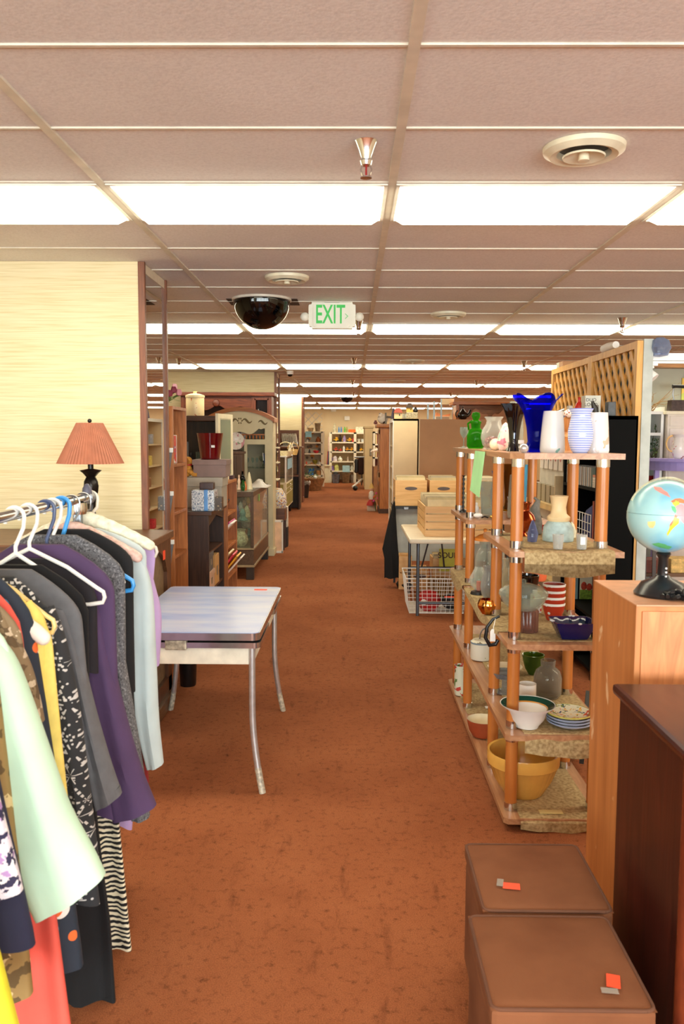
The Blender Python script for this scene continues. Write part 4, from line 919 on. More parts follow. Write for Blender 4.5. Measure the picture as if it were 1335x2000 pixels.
def hanger(Y, m, label, tipdx=.205, tipz=1.205, neckz=1.345, kind='tube', r=.0062, dx=0, zoff=0):
    """hook over the rail, shoulders, turned-up ends, lower bar"""
    x = RX + dx; t = thing('clothes_hanger', (x, Y, neckz), label, 'hanger')
    hk = [(x, Y, neckz), (x, Y, neckz + .02)]
    rr = .027; zc_ = RZ - .008 + zoff
    hk += [(x + rr * .9, Y, zc_ - .03)] + [(x + rr * math.cos(a), Y, zc_ + rr * math.sin(a)) for a in [pi * k / 9 for k in range(10)]] + [(x - rr, Y, zc_ - .02)]
    part('hook', MB().tube(hk, r * (.95 if kind == 'tube' else .55), 8), m if kind == 'tube' else (STEEL if kind == 'padded' else m), t)
    if kind == 'padded':
        pts = []; rad = []
        for k in range(25):
            u = -1 + 2 * k / 24; pts.append((x + tipdx * u, Y, neckz - (neckz - tipz) * abs(u) ** 1.3)); rad.append(.029 * (1 - .35 * abs(u)) * (.96 + .09 * (k % 2)))
        b = MB().tube(pts, rad, 12)
        for s in (0, -1): b.ball(pts[s], rad[s] * .98, n=12, m=8)
        part('padded_arm', b, m, t)
    else:
        for s in (-1, 1):
            tx = x + s * tipdx
            pts = [(x, Y, neckz), (x + s * tipdx * .5, Y, neckz - (neckz - tipz) * .42), (tx - s * .02, Y, tipz + .012), (tx - s * .004, Y, tipz + .002), (tx, Y, tipz - .014), (tx - s * .006, Y, tipz - .03), (tx - s * .045, Y, tipz - .036)]
            part('shoulder', MB().tube(pts, r, 8), m, t)
        part('trouser_bar', MB().tube([(x - tipdx + .045, Y, tipz - .036), (x + tipdx - .045, Y, tipz - .036)], r * .9, 8), m, t)
    return t
def garment_body(Y, neckz, tipdx, tipz, hemz, hemhw, th=.03, fold=.012, nf=7, ph=0., waist=0, neck=.075, dx=0):
    x0 = RX + dx; rows = []
    nz = 30
    prof = []
    for i in range(nz + 1):
        t = i / nz; z = neckz + .012 + (hemz - neckz) * t
        if z > tipz: k = (neckz + .012 - z) / max(.01, neckz + .012 - tipz); hw = neck + (tipdx + .012 - neck) * math.sin(k * pi / 2) ** .92
        else:
            k = (tipz - z) / (tipz - hemz); hw = (tipdx + .012) + (hemhw - tipdx - .012) * k - waist * math.sin(pi * min(1, k * 1.3))
        prof.append((hw, z, t))
    n = 56; vs = []; fs = []
    for hw, z, t in prof:
        for k in range(n):
            a = 2 * pi * k / n; c, s = math.cos(a), math.sin(a)
            X = hw * math.copysign(abs(c) ** .7, c); Yv = (th * (.45 + .55 * min(1, t * 3))) * math.copysign(abs(s) ** .6, s)
            Yv += fold * min(1, t * 1.6) * math.sin(nf * X / hw * 1.6 + ph + t * 1.3) * (1 if s >= 0 else .8)
            vs.append((x0 + X, Y + Yv, z - (.012 * math.sin(nf * X / hw + ph) if t == 1 else 0)))
    m = len(prof)
    for i in range(m - 1):
        for k in range(n): fs.append((i * n + k, i * n + (k + 1) % n, (i + 1) * n + (k + 1) % n, (i + 1) * n + k))
    # turned-in hem and closed neck
    o_ = len(vs)
    for k in range(n):
        p = vs[(m - 1) * n + k]; vs.append((x0 + (p[0] - x0) * .96, Y + (p[1] - Y) * .8, p[2] + .03))
    for k in range(n): fs.append(((m - 1) * n + k, (m - 1) * n + (k + 1) % n, o_ + (k + 1) % n, o_ + k))
    fs.append([o_ + k for k in range(n)]); fs.append(list(range(n - 1, -1, -1)))
    return MB().add(vs, fs, True)
def sleeve_mb(Y, L, R, th=.035, fold=.006, ph=0., mirror=False, hemlip=True, nf=5):
    """tube between two outlines given in world (x, z) at depth Y, from the shoulder to the cuff"""
    n = 28; vs = []; fs = []
    def samp(P, t):
        q = t * (len(P) - 1); i = min(int(q), len(P) - 2); f = q - i
        g = lambda a: tuple(a)
        p0 = P[max(i - 1, 0)]; p1 = P[i]; p2 = P[i + 1]; p3 = P[min(i + 2, len(P) - 1)]
        return tuple(.5 * (2 * b + (c - a) * f + (2 * a - 5 * b + 4 * c - d) * f * f + (3 * b - a - 3 * c + d) * f ** 3) for a, b, c, d in zip(p0, p1, p2, p3))
    N = 26
    for i in range(N + 1):
        t = i / N; l = samp(L, t); r = samp(R, t); cx, cz = (l[0] + r[0]) / 2, (l[1] + r[1]) / 2; hx, hz = (r[0] - l[0]) / 2, (r[1] - l[1]) / 2
        tk = th * (.5 + .5 * math.sin(pi * min(.5, t + .12)))
        for k in range(n):
            a = 2 * pi * k / n; c, s = math.cos(a), math.sin(a); c = math.copysign(abs(c) ** .8, c)
            X = cx + hx * c; Z = cz + hz * c; Yv = tk * math.copysign(abs(s) ** .8, s) + fold * math.sin(nf * c + ph + 4 * t) * min(1, 2 * t)
            if mirror: X = 2 * RX - X
            vs.append((X, Y + Yv, Z))
    for i in range(N):
        for k in range(n): fs.append((i * n + k, i * n + (k + 1) % n, (i + 1) * n + (k + 1) % n, (i + 1) * n + k))
    fs.append(list(range(n - 1, -1, -1)))
    o_ = len(vs); c0 = [sum(v[j] for v in vs[N * n:]) / n for j in range(3)]
    for k in range(n):
        p = vs[N * n + k]; vs.append(tuple(c0[j] + (p[j] - c0[j]) * .86 + (.025 if j == 2 else 0) for j in range(3)))
    for k in range(n): fs.append((N * n + k, N * n + (k + 1) % n, o_ + (k + 1) % n, o_ + k))
    fs.append([o_ + k for k in range(n)])
    return MB().add(vs, fs, True)
def w2(Y, pts): return [(PY(x, y, Y).x, PY(x, y, Y).z) for x, y in pts]
def garment(name, Y, m, label, cat, neckz=1.335, tipdx=.2, tipz=1.2, hemz=.75, hemhw=.26, sl=None, sr=None, th=.03, fold=.012, ph=0., waist=0, collar=None, sm=None, dx=0, nf=7, sth=.035, neck=.075):
    t = thing(name, (RX, Y, hemz), label, cat)
    part('body', garment_body(Y, neckz, tipdx, tipz, hemz, hemhw, th, fold, nf, ph, waist, neck, dx), m, t)
    if sl:
        L = w2(Y, sl); R = w2(Y, sr)
        for mir in (False, True): part('sleeve', sleeve_mb(Y, L, R, sth, .006, ph, mir), sm or m, t)
    if collar: part('collar', MB().lathe([(.074, -.012), (.078, .0), (.07, .02), (.066, .0)], (RX + dx, Y, neckz + .004), 28, 1, .42), collar, t)
    return t
def cloth(c, var=.05, scale=14, b=.25, rough=.85): return mat(c, rough, 0, var, scale, b)
# nearest garments (mostly out of frame)
garment('blouse', 1.44, cloth((206, 196, 44)), 'lime yellow top, only its rippled hem showing, nearest on the clothes rail', 'blouse', hemz=.52, hemhw=.345, tipdx=.19, fold=.01, ph=1)
garment('blouse', 1.56, blotch((214, 206, 220), [(176, 140, 196), (44, 40, 72), (240, 236, 240)], 34, .8, 'noise', .57), 'lilac, white and navy printed blouse near the front of clothes rail', 'blouse', hemz=PY(30, 1752, 1.56).z, hemhw=PY(42, 1745, 1.56).x - RX, tipdx=.19, ph=2)
garment('skirt', 1.62, cloth((34, 36, 62)), 'navy skirt hanging just behind the lilac print blouse', 'skirt', hemz=PY(30, 1850, 1.62).z, hemhw=PY(66, 1790, 1.62).x - RX, tipdx=.19, fold=.02, ph=.4, waist=.0)
garment('blouse', 1.70, blotch((148, 120, 72), [(214, 190, 140), (96, 76, 44)], 16, .8, 'noise', .58), 'khaki and cream blotched top showing beneath the navy skirt', 'blouse', hemz=PY(40, 1955, 1.7).z, hemhw=PY(60, 1900, 1.7).x - RX, tipdx=.19, ph=2.4)
# mint
MINT = cloth((192, 222, 198), .03, 6, .15)
garment('jacket', 1.76, MINT, 'pale mint green cardigan with wide three-quarter sleeve, near the front of clothes rail', 'cardigan', neckz=1.31, tipdx=.2, tipz=1.19, hemz=.62, hemhw=.225,
        sl=[(-60, 1270), (-45, 1380), (-20, 1490), (14, 1600), (42, 1715), (74, 1792)], sr=[(-5, 1243), (34, 1297), (86, 1440), (132, 1575), (178, 1662), (203, 1712)], sth=.05, th=.028)
hanger(1.76, WHITE, 'white plastic hanger under the mint cardigan', .2, 1.2, 1.325)
garment('dress', 1.9, cloth((226, 92, 78), .04, 6, .1), 'long coral dress reaching past the frame below the mint sleeve', 'dress', hemz=.2, hemhw=PY(146, 1995, 1.9).x - RX, tipdx=.17, ph=1.9, fold=.02, waist=.0, nf=9)
garment('blouse', 1.83, blotch((128, 106, 78), [(92, 72, 48), (196, 176, 150)], 24, .8, 'noise', .58), 'brown and tan patterned blouse with a short sleeve beside the mint cardigan', 'blouse', hemz=.6, hemhw=.25, sl=[(-30, 1230), (-10, 1330), (20, 1420)], sr=[(12, 1200), (58, 1300), (84, 1410)], sth=.03, th=.022)
TEAL = blotch((36, 46, 60), [(236, 232, 226), (70, 140, 170), (232, 110, 50)], 9, .8, 'voronoi', .2)
garment('tunic', 1.97, TEAL, 'dark teal floral tunic with white, blue and orange flowers, hem below the mint sleeve', 'tunic', hemz=PY(130, 1895, 1.97).z, hemhw=PY(158, 1880, 1.97).x - RX, tipdx=.17, fold=.018, ph=.2, nf=8)
garment('cardigan', 2.04, cloth((240, 216, 116), .04, 30, .3), 'pale yellow short-sleeved knit beside the brown patterned blouse', 'cardigan', neckz=1.29, tipz=1.14, tipdx=.19, hemz=.6, hemhw=.24, sl=[(10, 1200), (52, 1300), (92, 1424)], sr=[(60, 1172), (92, 1235), (97, 1420)], sth=.03, th=.022)
hanger(1.98, blotch((240, 232, 220), [(190, 40, 50)], 22, .7, 'noise', .66), 'padded white hanger with red scroll print at the front of the rail', .2, 1.175, 1.30, 'padded')
hanger(2.06, mat((232, 206, 140), .4), 'butter yellow plastic hanger on the rail', .2, 1.2, 1.335)
SNOW, nt, b = new_mat('black snowflake knit')
def snowtex(nt, b, base, white):
    v = coords(nt); prev = None
    base_ = nd(nt, 'ShaderNodeRGB'); base_.outputs[0].default_value = rgb(base); prev = base_.outputs[0]
    for i, (sc, big) in enumerate(((9.5, True), (10.5, True), (60, False))):
        mp = nd(nt, 'ShaderNodeMapping'); mp.inputs['Location'].default_value = (i * 1.37, 0, i * 2.11); mp.inputs['Scale'].default_value = (1, 0.001, 1); nt.links.new(v, mp.inputs['Vector'])
        vo = nd(nt, 'ShaderNodeTexVoronoi'); vo.inputs['Scale'].default_value = sc; nt.links.new(mp.outputs[0], vo.inputs['Vector']); vo.inputs['Randomness'].default_value = .6 if big else 1
        if big:
            sub = nd(nt, 'ShaderNodeVectorMath', operation='SUBTRACT'); sc_ = nd(nt, 'ShaderNodeVectorMath', operation='SCALE'); sc_.inputs['Scale'].default_value = sc
            nt.links.new(mp.outputs[0], sc_.inputs[0]); sp = nd(nt, 'ShaderNodeVectorMath', operation='SCALE'); sp.inputs['Scale'].default_value = sc; nt.links.new(vo.outputs['Position'], sp.inputs[0])
            nt.links.new(sc_.outputs[0], sub.inputs[0]); nt.links.new(sp.outputs[0], sub.inputs[1])
            sx = nd(nt, 'ShaderNodeSeparateXYZ'); nt.links.new(sub.outputs[0], sx.inputs[0])
            at = nd(nt, 'ShaderNodeMath', operation='ARCTAN2'); nt.links.new(sx.outputs['Z'], at.inputs[0]); nt.links.new(sx.outputs['X'], at.inputs[1])
            m6 = nd(nt, 'ShaderNodeMath', operation='MULTIPLY'); m6.inputs[1].default_value = 6; nt.links.new(at.outputs[0], m6.inputs[0])
            cs = nd(nt, 'ShaderNodeMath', operation='COSINE'); nt.links.new(m6.outputs[0], cs.inputs[0])
            ln = nd(nt, 'ShaderNodeVectorMath', operation='LENGTH'); nt.links.new(sub.outputs[0], ln.inputs[0])
            # arms: cos(6a) above a threshold that narrows with radius, inside .42
            ad = nd(nt, 'ShaderNodeMath', operation='MULTIPLY_ADD'); ad.inputs[1].default_value = 1.1; ad.inputs[2].default_value = .42; nt.links.new(ln.outputs['Value'], ad.inputs[0])
            gt = nd(nt, 'ShaderNodeMath', operation='GREATER_THAN'); nt.links.new(cs.outputs[0], gt.inputs[0]); nt.links.new(ad.outputs[0], gt.inputs[1])
            si = nd(nt, 'ShaderNodeMath', operation='SINE'); ml = nd(nt, 'ShaderNodeMath', operation='MULTIPLY'); ml.inputs[1].default_value = 46; nt.links.new(ln.outputs['Value'], ml.inputs[0]); nt.links.new(ml.outputs[0], si.inputs[0])
            g2 = nd(nt, 'ShaderNodeMath', operation='GREATER_THAN'); g2.inputs[1].default_value = -.35; nt.links.new(si.outputs[0], g2.inputs[0])
            mu = nd(nt, 'ShaderNodeMath', operation='MULTIPLY'); nt.links.new(gt.outputs[0], mu.inputs[0]); nt.links.new(g2.outputs[0], mu.inputs[1]); f = mu
        else:
            f = nd(nt, 'ShaderNodeMath', operation='LESS_THAN'); f.inputs[1].default_value = .2; nt.links.new(vo.outputs['Distance'], f.inputs[0])
        mx = nd(nt, 'ShaderNodeMix', data_type='RGBA'); nt.links.new(f.outputs[0], mx.inputs[0]); nt.links.new(prev, mx.inputs[6]); mx.inputs[7].default_value = rgb(white); prev = mx.outputs[2]
    nt.links.new(prev, b.inputs['Base Color']); b.inputs['Roughness'].default_value = .9
snowtex(nt, b, (44, 46, 50), (204, 202, 200))
garment('sweater', 2.12, SNOW, 'black sweater with white snowflakes, long sleeve hanging behind the yellow knit', 'sweater', neckz=1.29, tipz=1.13, hemz=PY(150, 1768, 2.12).z, hemhw=PY(196, 1760, 2.12).x - RX, tipdx=.185,
        sl=[(62, 1200), (84, 1300), (92, 1420), (118, 1560), (150, 1690)], sr=[(104, 1182), (128, 1250), (152, 1370), (172, 1530), (192, 1690)], sth=.03, th=.026, dx=0)
hanger(2.12, WHITE, 'white hanger holding the snowflake sweater, notched end showing', .2, 1.14, 1.30)
garment('cardigan', 2.24, cloth((98, 98, 102), .05, 30, .3), 'charcoal grey cardigan sleeve between the snowflake sweater and black dress', 'cardigan', neckz=1.29, tipz=1.155, hemz=.75, hemhw=.24,
        sl=[(96, 1180), (118, 1260), (144, 1380), (172, 1500), (188, 1580)], sr=[(130, 1190), (152, 1250), (186, 1390), (214, 1490), (236, 1552)], sth=.034, th=.026)
garment('dress', 2.32, cloth((14, 13, 16), .1, 20, .1, .9), 'long plain black dress reaching nearly to the carpet', 'dress', neckz=1.29, tipz=1.17, tipdx=.19, hemz=PY(190, 1968, 2.32).z, hemhw=PY(229, 1960, 2.32).x - RX, fold=.02, ph=.9, nf=9, waist=.02)
ZEB = stripes((22, 20, 20), (236, 222, 192), 2, 62, .8, .5, distort=5.5, name='zebra print')
garment('dress', 2.57, ZEB, 'zebra striped black and cream long dress behind the purple jacket', 'dress', neckz=1.29, tipz=1.17, tipdx=.14, hemz=PY(250, 1900, 2.57).z, hemhw=PY(264, 1880, 2.57).x - RX, fold=.02, ph=2.9, nf=8)
PURP = cloth((78, 56, 92), .04, 10, .25)
garment('hoodie', 2.5, PURP, 'dark purple hooded jacket with long sleeve, white hanger end poking out', 'jacket', neckz=1.325, tipz=1.19, tipdx=.215, hemz=PY(230, 1600, 2.5).z, hemhw=.24,
        sl=[(140, 1150), (160, 1250), (178, 1370), (205, 1500), (222, 1602)], sr=[(186, 1128), (208, 1230), (240, 1380), (274, 1500), (304, 1574)], sth=.045, th=.034)
hanger(2.42, WHITE, 'white hanger with turned-up end over the purple jacket', .22, 1.205, 1.335)
# the black lining seen in the purple jacket's open front, a separate layer
garment('jacket_lining', 2.44, cloth((30, 26, 32), .06, 20, .15), 'black inside of the purple jacket, made as a separate sleeveless layer', 'jacket_lining', neckz=1.29, tipz=1.175, tipdx=.18, hemz=.95, hemhw=.19, th=.02)
HEATH = blotch((98, 98, 102), [(132, 132, 136), (66, 66, 70)], 130, .95, 'noise', .58, name='heather knit')
garment('sweater', 2.62, HEATH, 'heather grey knit sweater with sloping shoulder behind the purple jacket', 'sweater', neckz=1.34, tipz=1.215, tipdx=.215, hemz=PY(280, 1600, 2.62).z, hemhw=.22,
        sl=[(165, 1110), (190, 1200), (214, 1320), (240, 1480), (258, 1598)], sr=[(203, 1112), (228, 1200), (252, 1340), (276, 1490), (291, 1596)], sth=.035, th=.034)
hanger(2.62, WHITE, 'white tube hanger in the heather grey sweater', .222, 1.215, 1.335)
hanger(2.56, mat((70, 84, 120), .4), 'slate blue plastic hanger on the rail beside the white ones', .2, 1.195, 1.325)
hanger(2.70, mat((64, 160, 238), .35), 'bright sky blue plastic hanger with rounded end showing', .232, 1.19, 1.315, r=.0075)
garment('top', 2.74, cloth((18, 17, 20), .1, 20, .15), 'black long-sleeved top between the grey sweater and the pale blue shirt', 'top', neckz=1.345, tipz=1.24, tipdx=.21, hemz=.8, hemhw=.22,
        sl=[(196, 1110), (212, 1180), (226, 1290), (238, 1400)], sr=[(228, 1106), (243, 1165), (254, 1280), (262, 1400)], sth=.03, th=.03)
hanger(2.80, mat((226, 188, 176), .85, 0, .12, 60, .4), 'padded dusty pink satin hanger on the rail', .22, 1.255, 1.35, 'padded')
garment('shirt', 2.86, cloth((190, 204, 206), .03, 8, .2), 'pale blue-grey long-sleeved shirt with sleeve hanging clear at the far end', 'shirt', neckz=1.335, tipz=1.255, tipdx=.225, hemz=.75, hemhw=.23,
        sl=[(238, 1100), (246, 1190), (252, 1300), (264, 1400), (288, 1500)], sr=[(282, 1095), (298, 1160), (304, 1280), (309, 1400), (318, 1492)], sth=.035, th=.03)
hanger(2.92, mat((238, 228, 204), .85, 0, .1, 60, .4), 'padded ivory satin hanger at the far end of the rail', .235, 1.28, 1.375, 'padded')
garment('blouse', 2.93, cloth((128, 30, 26)), 'dark red garment, a sliver visible behind the blue-grey shirt sleeve', 'blouse', neckz=1.3, tipz=1.2, tipdx=.15, hemz=PY(285, 1530, 2.93).z, hemhw=PY(291, 1500, 2.93).x - RX, th=.015, neck=.06, fold=.004)
garment('blouse', 3.0, cloth((186, 158, 206), .03, 8, .15), 'lilac blouse with flared short sleeve, last on the clothes rail', 'blouse', neckz=1.335, tipz=1.25, tipdx=.225, hemz=PY(250, 1622, 3.0).z, hemhw=PY(257, 1620, 3.0).x - RX, th=.02, fold=.006,
        sl=[(256, 1110), (264, 1180), (272, 1250), (280, 1306)], sr=[(290, 1100), (304, 1150), (314, 1205), (310, 1300)], sth=.03)
hanger(3.0, mat((226, 218, 204), .4), 'cream plastic hanger, last on the rail, holding lilac blouse', .24, 1.26, 1.36, dx=.0)
for k, (y, s) in enumerate(((1.62, 'navy skirt'), (1.9, 'coral dress'), (2.32, 'long black dress'))):
    hanger(y, WHITE, f'white plastic hanger carrying the {s}', .17, 1.2, 1.335)
# ================================================================== shelving unit on the open side of the aisle
SHW = wood((198, 150, 110), (158, 108, 74), 'y', .7, .35, 'shelf laminate'); POST = wood((198, 124, 60), (182, 108, 48), 'z', .5, .3, 'orange beech post')
SX0, SX1, SYF, SYB = .655, 1.105, 3.40, 5.46
PYS = [3.50, 3.97, 4.86, 5.36]; PXS = [SX0 + .045, SX1 - .05]
TOPS = [1.605, 1.2, .81, .42, .055]; TH_ = .024
o = thing('display_shelf', ((SX0 + SX1) / 2, (SYF + SYB) / 2, 0), 'five-tier open shelving unit with orange round posts and chrome collars, crowded with glass and china', 'shelf unit')
def board(x0, x1, y0, y1, z, ch=.018):
    P = [(x0 + ch, y0, z - TH_), (x1, y0, z - TH_), (x1, y1, z - TH_), (x0 + ch, y1, z - TH_), (x0, y1 - ch, z - TH_), (x0, y0 + ch, z - TH_)]
    return MB().prism(P, (0, 0, TH_))
for k, z in enumerate(TOPS):
    if k == 1:
        part('shelf_board', board(SX0, SX1 + .02, SYF, 4.12, z), SHW, o); part('shelf_board', board(SX0, SX1 + .02, 4.72, SYB, z), SHW, o)
    else: part('shelf_board', board(SX0, SX1 + (.01 if k == 0 else 0), SYF, SYB, z, .05 if k == 0 else .018), SHW, o)
for x in PXS:
    for y in PYS:
        for k in range(4):
            z0, z1 = TOPS[k + 1], TOPS[k] - TH_
            p = part('post', MB().tube([(x, y, z0), (x, y, z1)], .0262, 18), POST, o)
            part('collar', MB().tube([(x, y, z0 + .001), (x, y, z0 + .034)], .0285, 18), CHROME, p); part('upper_collar', MB().tube([(x, y, z1 - .034), (x, y, z1 - .001)], .0285, 18), CHROME, p)
        part('foot', MB().tube([(x, y, 0), (x, y, TOPS[4] - TH_)], .024, 14), POST, o)
# green paper tag taped to the edge
p0, p1 = PX(928, 882, SX0 - .006), PX(947, 884, SX0 - .006)
zt, zb1, zb2 = 1.6, PX(928, 958, SX0 - .006).z, PX(946, 972, SX0 - .006).z
o = solo('paper_note', MB().prism([(SX0 - .006, p0.y, zt), (SX0 - .006, p1.y, zt), (SX0 - .03, p1.y, zb2), (SX0 - .03, p0.y, zb1)], (-.002, 0, 0)), mat((164, 222, 160), .7, 0, .03), 'pale green handwritten paper hanging from edge of the top shelf board', 'note')
# ------------------------------------------------------------ runners (cloth strips) lying on the boards
BURLAP, nt, b = new_mat('beige lace runner')
n1 = nd(nt, 'ShaderNodeTexNoise'); n1.inputs['Scale'].default_value = 70; n1.inputs['Detail'].default_value = 8; nt.links.new(coords(nt), n1.inputs['Vector'])
r = ramp(nt, n1.outputs['Fac'], [(.36, (150, 126, 86)), (.5, (176, 152, 108)), (.64, (192, 170, 126))]); nt.links.new(r.outputs['Color'], b.inputs['Base Color']); b.inputs['Roughness'].default_value = .95
bump(nt, b, n1.outputs['Fac'], .5, .003)
def runner(x0, x1, y0, y1, z, drop_front, label, drop_side=0, seed=0):
    rnd = random.Random(seed); ph = rnd.uniform(0, 6)
    def fn(u, v):
        x = x0 + (x1 - x0) * u; L = (y1 - y0) + drop_front; s = v * L; 
        zz = z + .0035 + .0015 * math.sin(9 * u + 7 * v + ph)
        if s > drop_front: y = y0 + (s - drop_front)
        else:
            t = drop_front - s; y = y0 - .004 - .006 * math.sin(14 * u + ph) * min(1, t / .03); zz = z + .003 - t * (1 + .12 * math.sin(5 * u + ph) * (1 if t > drop_front * .6 else 0))
        return (x, y, zz)
    return solo('table_runner', MB().grid(fn, 28, 34, (0, 0, -.0025)), BURLAP, label, 'cloth', 'beige lace runners')
runner(SX0 + .06, SX1 - .02, SYF - .004, 4.05, TOPS[1], .095, 'beige lace runner draped over the front of second tier, under the pottery vase')
runner(SX0 + .05, SX1 - .03, 3.46, 5.3, TOPS[2], .0, 'beige lace runner along the third tier, under the blue dish')
def side_drape(y0, y1, z, drop, label, seed):
    rnd = random.Random(seed); ph = rnd.uniform(0, 6)
    def fn(u, v):
        y = y0 + (y1 - y0) * u; d = drop * (.25 + .75 * abs(math.sin(pi * (u * 1.0)))) * (1 if v > .5 else 0)
        s = v * 2
        if s <= 1: return (SX0 + .12 * (1 - s) - .003, y, z + .004)
        t = (s - 1) * d * (1 + .1 * math.sin(20 * u + ph)); return (SX0 - .005 - .004 * math.sin(16 * u + ph), y, z + .003 - t)
    solo('table_runner', MB().grid(fn, 26, 16, (-.0015, 0, -.001)), BURLAP, label, 'cloth', 'beige lace runners')
side_drape(4.78, 5.4, TOPS[2], .075, 'beige lace cloth end draped over aisle edge at far end of the third tier', 1)
side_drape(3.62, 4.7, TOPS[2], .055, 'beige lace cloth edge hanging over aisle edge of third tier, by the copper bowl', 2)
runner(SX0 + .08, SX1 - .01, SYF - .004, 5.2, TOPS[3], .085, 'beige lace runner draped off the front of fourth tier, under the green-rimmed bowl')
runner(SX0 + .07, SX1 - .05, SYF - .004, 4.5, TOPS[4], .05, 'beige lace runner on the bottom tier under the yellow mixing bowl')
runner(SX0 + .03, SX1 - .1, 4.75, 5.35, TOPS[4], 0, 'short beige lace mat at the far end of the bottom tier')
Z1, Z2, Z3, Z4, Z5 = TOPS[0], TOPS[1] + .006, TOPS[2] + .006, TOPS[3] + .006, TOPS[4] + .006
# ------------------------------------------------------------ top board
vessel('wine_goblet', 'goblet', 905, 5.25, Z1, 17, 40, PALEGLASS, 'clear stemmed glass at far end of top board, beside the green jar', 'glass')
GG = glass((120, 224, 60), .2, .03, bodycol=(80, 190, 40))
c = on(928, 4.95, Z1); r = W(34, 4.95) / 2; h = W(48, 4.95)
o = thing('green_jar', c, 'bright green glass jar with knobbed stopper on the top board', 'jar')
part('body', vessel_mb('carafe', c, r, h, 28, None, .05), GG, o)
part('stopper', MB().lathe([(0, 0), (r * .62, 0), (r * .62, .012), (r * .3, .02), (r * .5, .045), (r * .4, .065), (0, .07)], (c[0], c[1], c[2] + h), 24), GG, o)
part('clasp', MB().tube([(c[0] - r * .8, c[1], c[2] + h * .75), (c[0] - r * .9, c[1], c[2] + h), (c[0] - r * .4, c[1], c[2] + h * 1.12)], .006), GG, o)
vessel('glass_vase', 'vase_round', 963, 4.4, Z1, 50, 64, glass((240, 240, 236), .22), 'round clear glass vase with potpourri on the top board', 'vase')
c = on(960, 4.4, Z1 + .006)
solo('potpourri', MB().ball((c[0], c[1], c[2] + .035), .042, 1, 1, .75), blotch((150, 60, 70), [(226, 190, 180), (90, 70, 60), (210, 120, 130)], 60, .8, 'voronoi', .4), 'pink potpourri filling the round clear vase', 'potpourri')['kind'] = 'stuff'
c = on(986, 4.12, Z1)
o = thing('shell_ornament', c, 'pastel pink, green and cream seashell ornament beside the black vase', 'ornament')
part('shell', MB().lathe([(0, 0), (.03, .004), (.042, .04), (.03, .09), (.012, .13), (0, .14)], c, 22, wave=lambda a, i, r, z: (r * (1 + .12 * math.sin(8 * a)), z)), blotch((240, 216, 210), [(150, 200, 180), (216, 130, 150)], 20, .35, 'noise', .58), o)
part('small_shell', MB().ball((c[0] - .045, c[1] + .02, c[2] + .03), .03, 1, 1, 1), mat((238, 220, 190), .4, 0, .1, 40), o)
BLK = mat((5, 5, 7), .05, 0, .02, coat=.5)
vessel('black_vase', 'vase_flare', 1003, 3.92, Z1, 52, 92, BLK, 'glossy black flared vase with white sticker next to the cobalt blue vase', 'vase', tagged=(-1.2, .2, .012), t=.06, wave=lambda a, i, r, z: (r * (1 + .1 * math.cos(4 * a) * (1 if z > .14 else 0)), z))
COB = glass((24, 44, 226), .1, .02, bodycol=(16, 26, 200))
def ruffle(a, i, r, z): k = max(0, (z - .17) / .08); return (r * (1 + .14 * k * math.cos(5 * a)), z + .018 * k * math.cos(5 * a + .5))
vessel('cobalt_vase', 'vase_flare', 1046, 3.68, Z1, 90, 106, COB, 'large cobalt blue glass vase with ruffled rim on the top board', 'vase', wave=ruffle, n=60, t=.05)
OPAL = blotch((206, 203, 200), [(118, 160, 152)], 9, .2, 'noise', .66)
vessel('opal_vase', 'vase_taper', 1078, 3.62, Z1, 48, 80, OPAL, 'opal white tapered vase with teal leaf print, beside the cobalt vase', 'vase')
solo('glass_ball', MB().ball((XP(1022, 3.44, Z1), 3.44, Z1 + .02), .02), mat((224, 218, 214), .12, .7, .2, 40), 'small silvery glass ball at front edge of the top board', 'ball')
vessel('clear_vase', 'vase_tall', 1006, 4.75, Z1, 30, 92, glass((236, 238, 232), .2), 'tall clear glass vase behind the black and cobalt vases', 'vase')
c = on(1108, 4.2, Z1); WD = wood((206, 140, 74), (150, 92, 44), 'z', 1, .5, 'carved wood')
o = thing('carved_figure', c, 'carved orange-brown wooden figure between the opal vase and striped vase', 'figure')
part('body', MB().lathe([(0, 0), (.035, 0), (.028, .03), (.036, .07), (.018, .095), (.034, .12), (.03, .16), (.012, .175), (0, .18)], c, 18), WD, o); part('beads', MB().ball((c[0] - .005, c[1] - .03, c[2] + .185), .03, 1, .7, .7), blotch((214, 206, 196), [(150, 60, 50)], 80, .4, 'voronoi', .4), o)
STRV = stripes((212, 216, 236), (140, 158, 222), 2, 110, .12, .5, name='ribbed opaline')
vessel('striped_vase', 'vase_bulge', 1132, 3.5, Z1, 48, 86, STRV, 'pale blue and white ribbed opaline vase on the top board', 'vase')
c = on(1167, 3.56, Z1); r = W(42, 3.56) / 2; h = W(78, 3.56); IR = blotch((222, 216, 214), [(242, 242, 244), (206, 184, 160)], 12, .12, 'noise', .56)
o = thing('pearl_pitcher', c, 'iridescent white tapered glass jar with small side loop, last on the top board', 'jar')
part('body', vessel_mb('vase_taper', c, r, h), IR, o); part('handle', handle_mb(c, r * .9, h, pi, .5, .8, .5, .14), IR, o)
c = on(1098, 4.6, Z1)
o = thing('glass_pump', c, 'blue glass perfume bottle with white spout behind the opal vase', 'bottle')
part('body', MB().lathe([(0, 0), (.04, 0), (.045, .08), (.025, .13), (.014, .15), (.014, .19), (0, .19)], c, 20), glass((110, 150, 220), .35), o); part('spout', MB().tube([(c[0], c[1], c[2] + .19), (c[0], c[1], c[2] + .22), (c[0] - .05, c[1], c[2] + .2)], .008), STEEL, o)
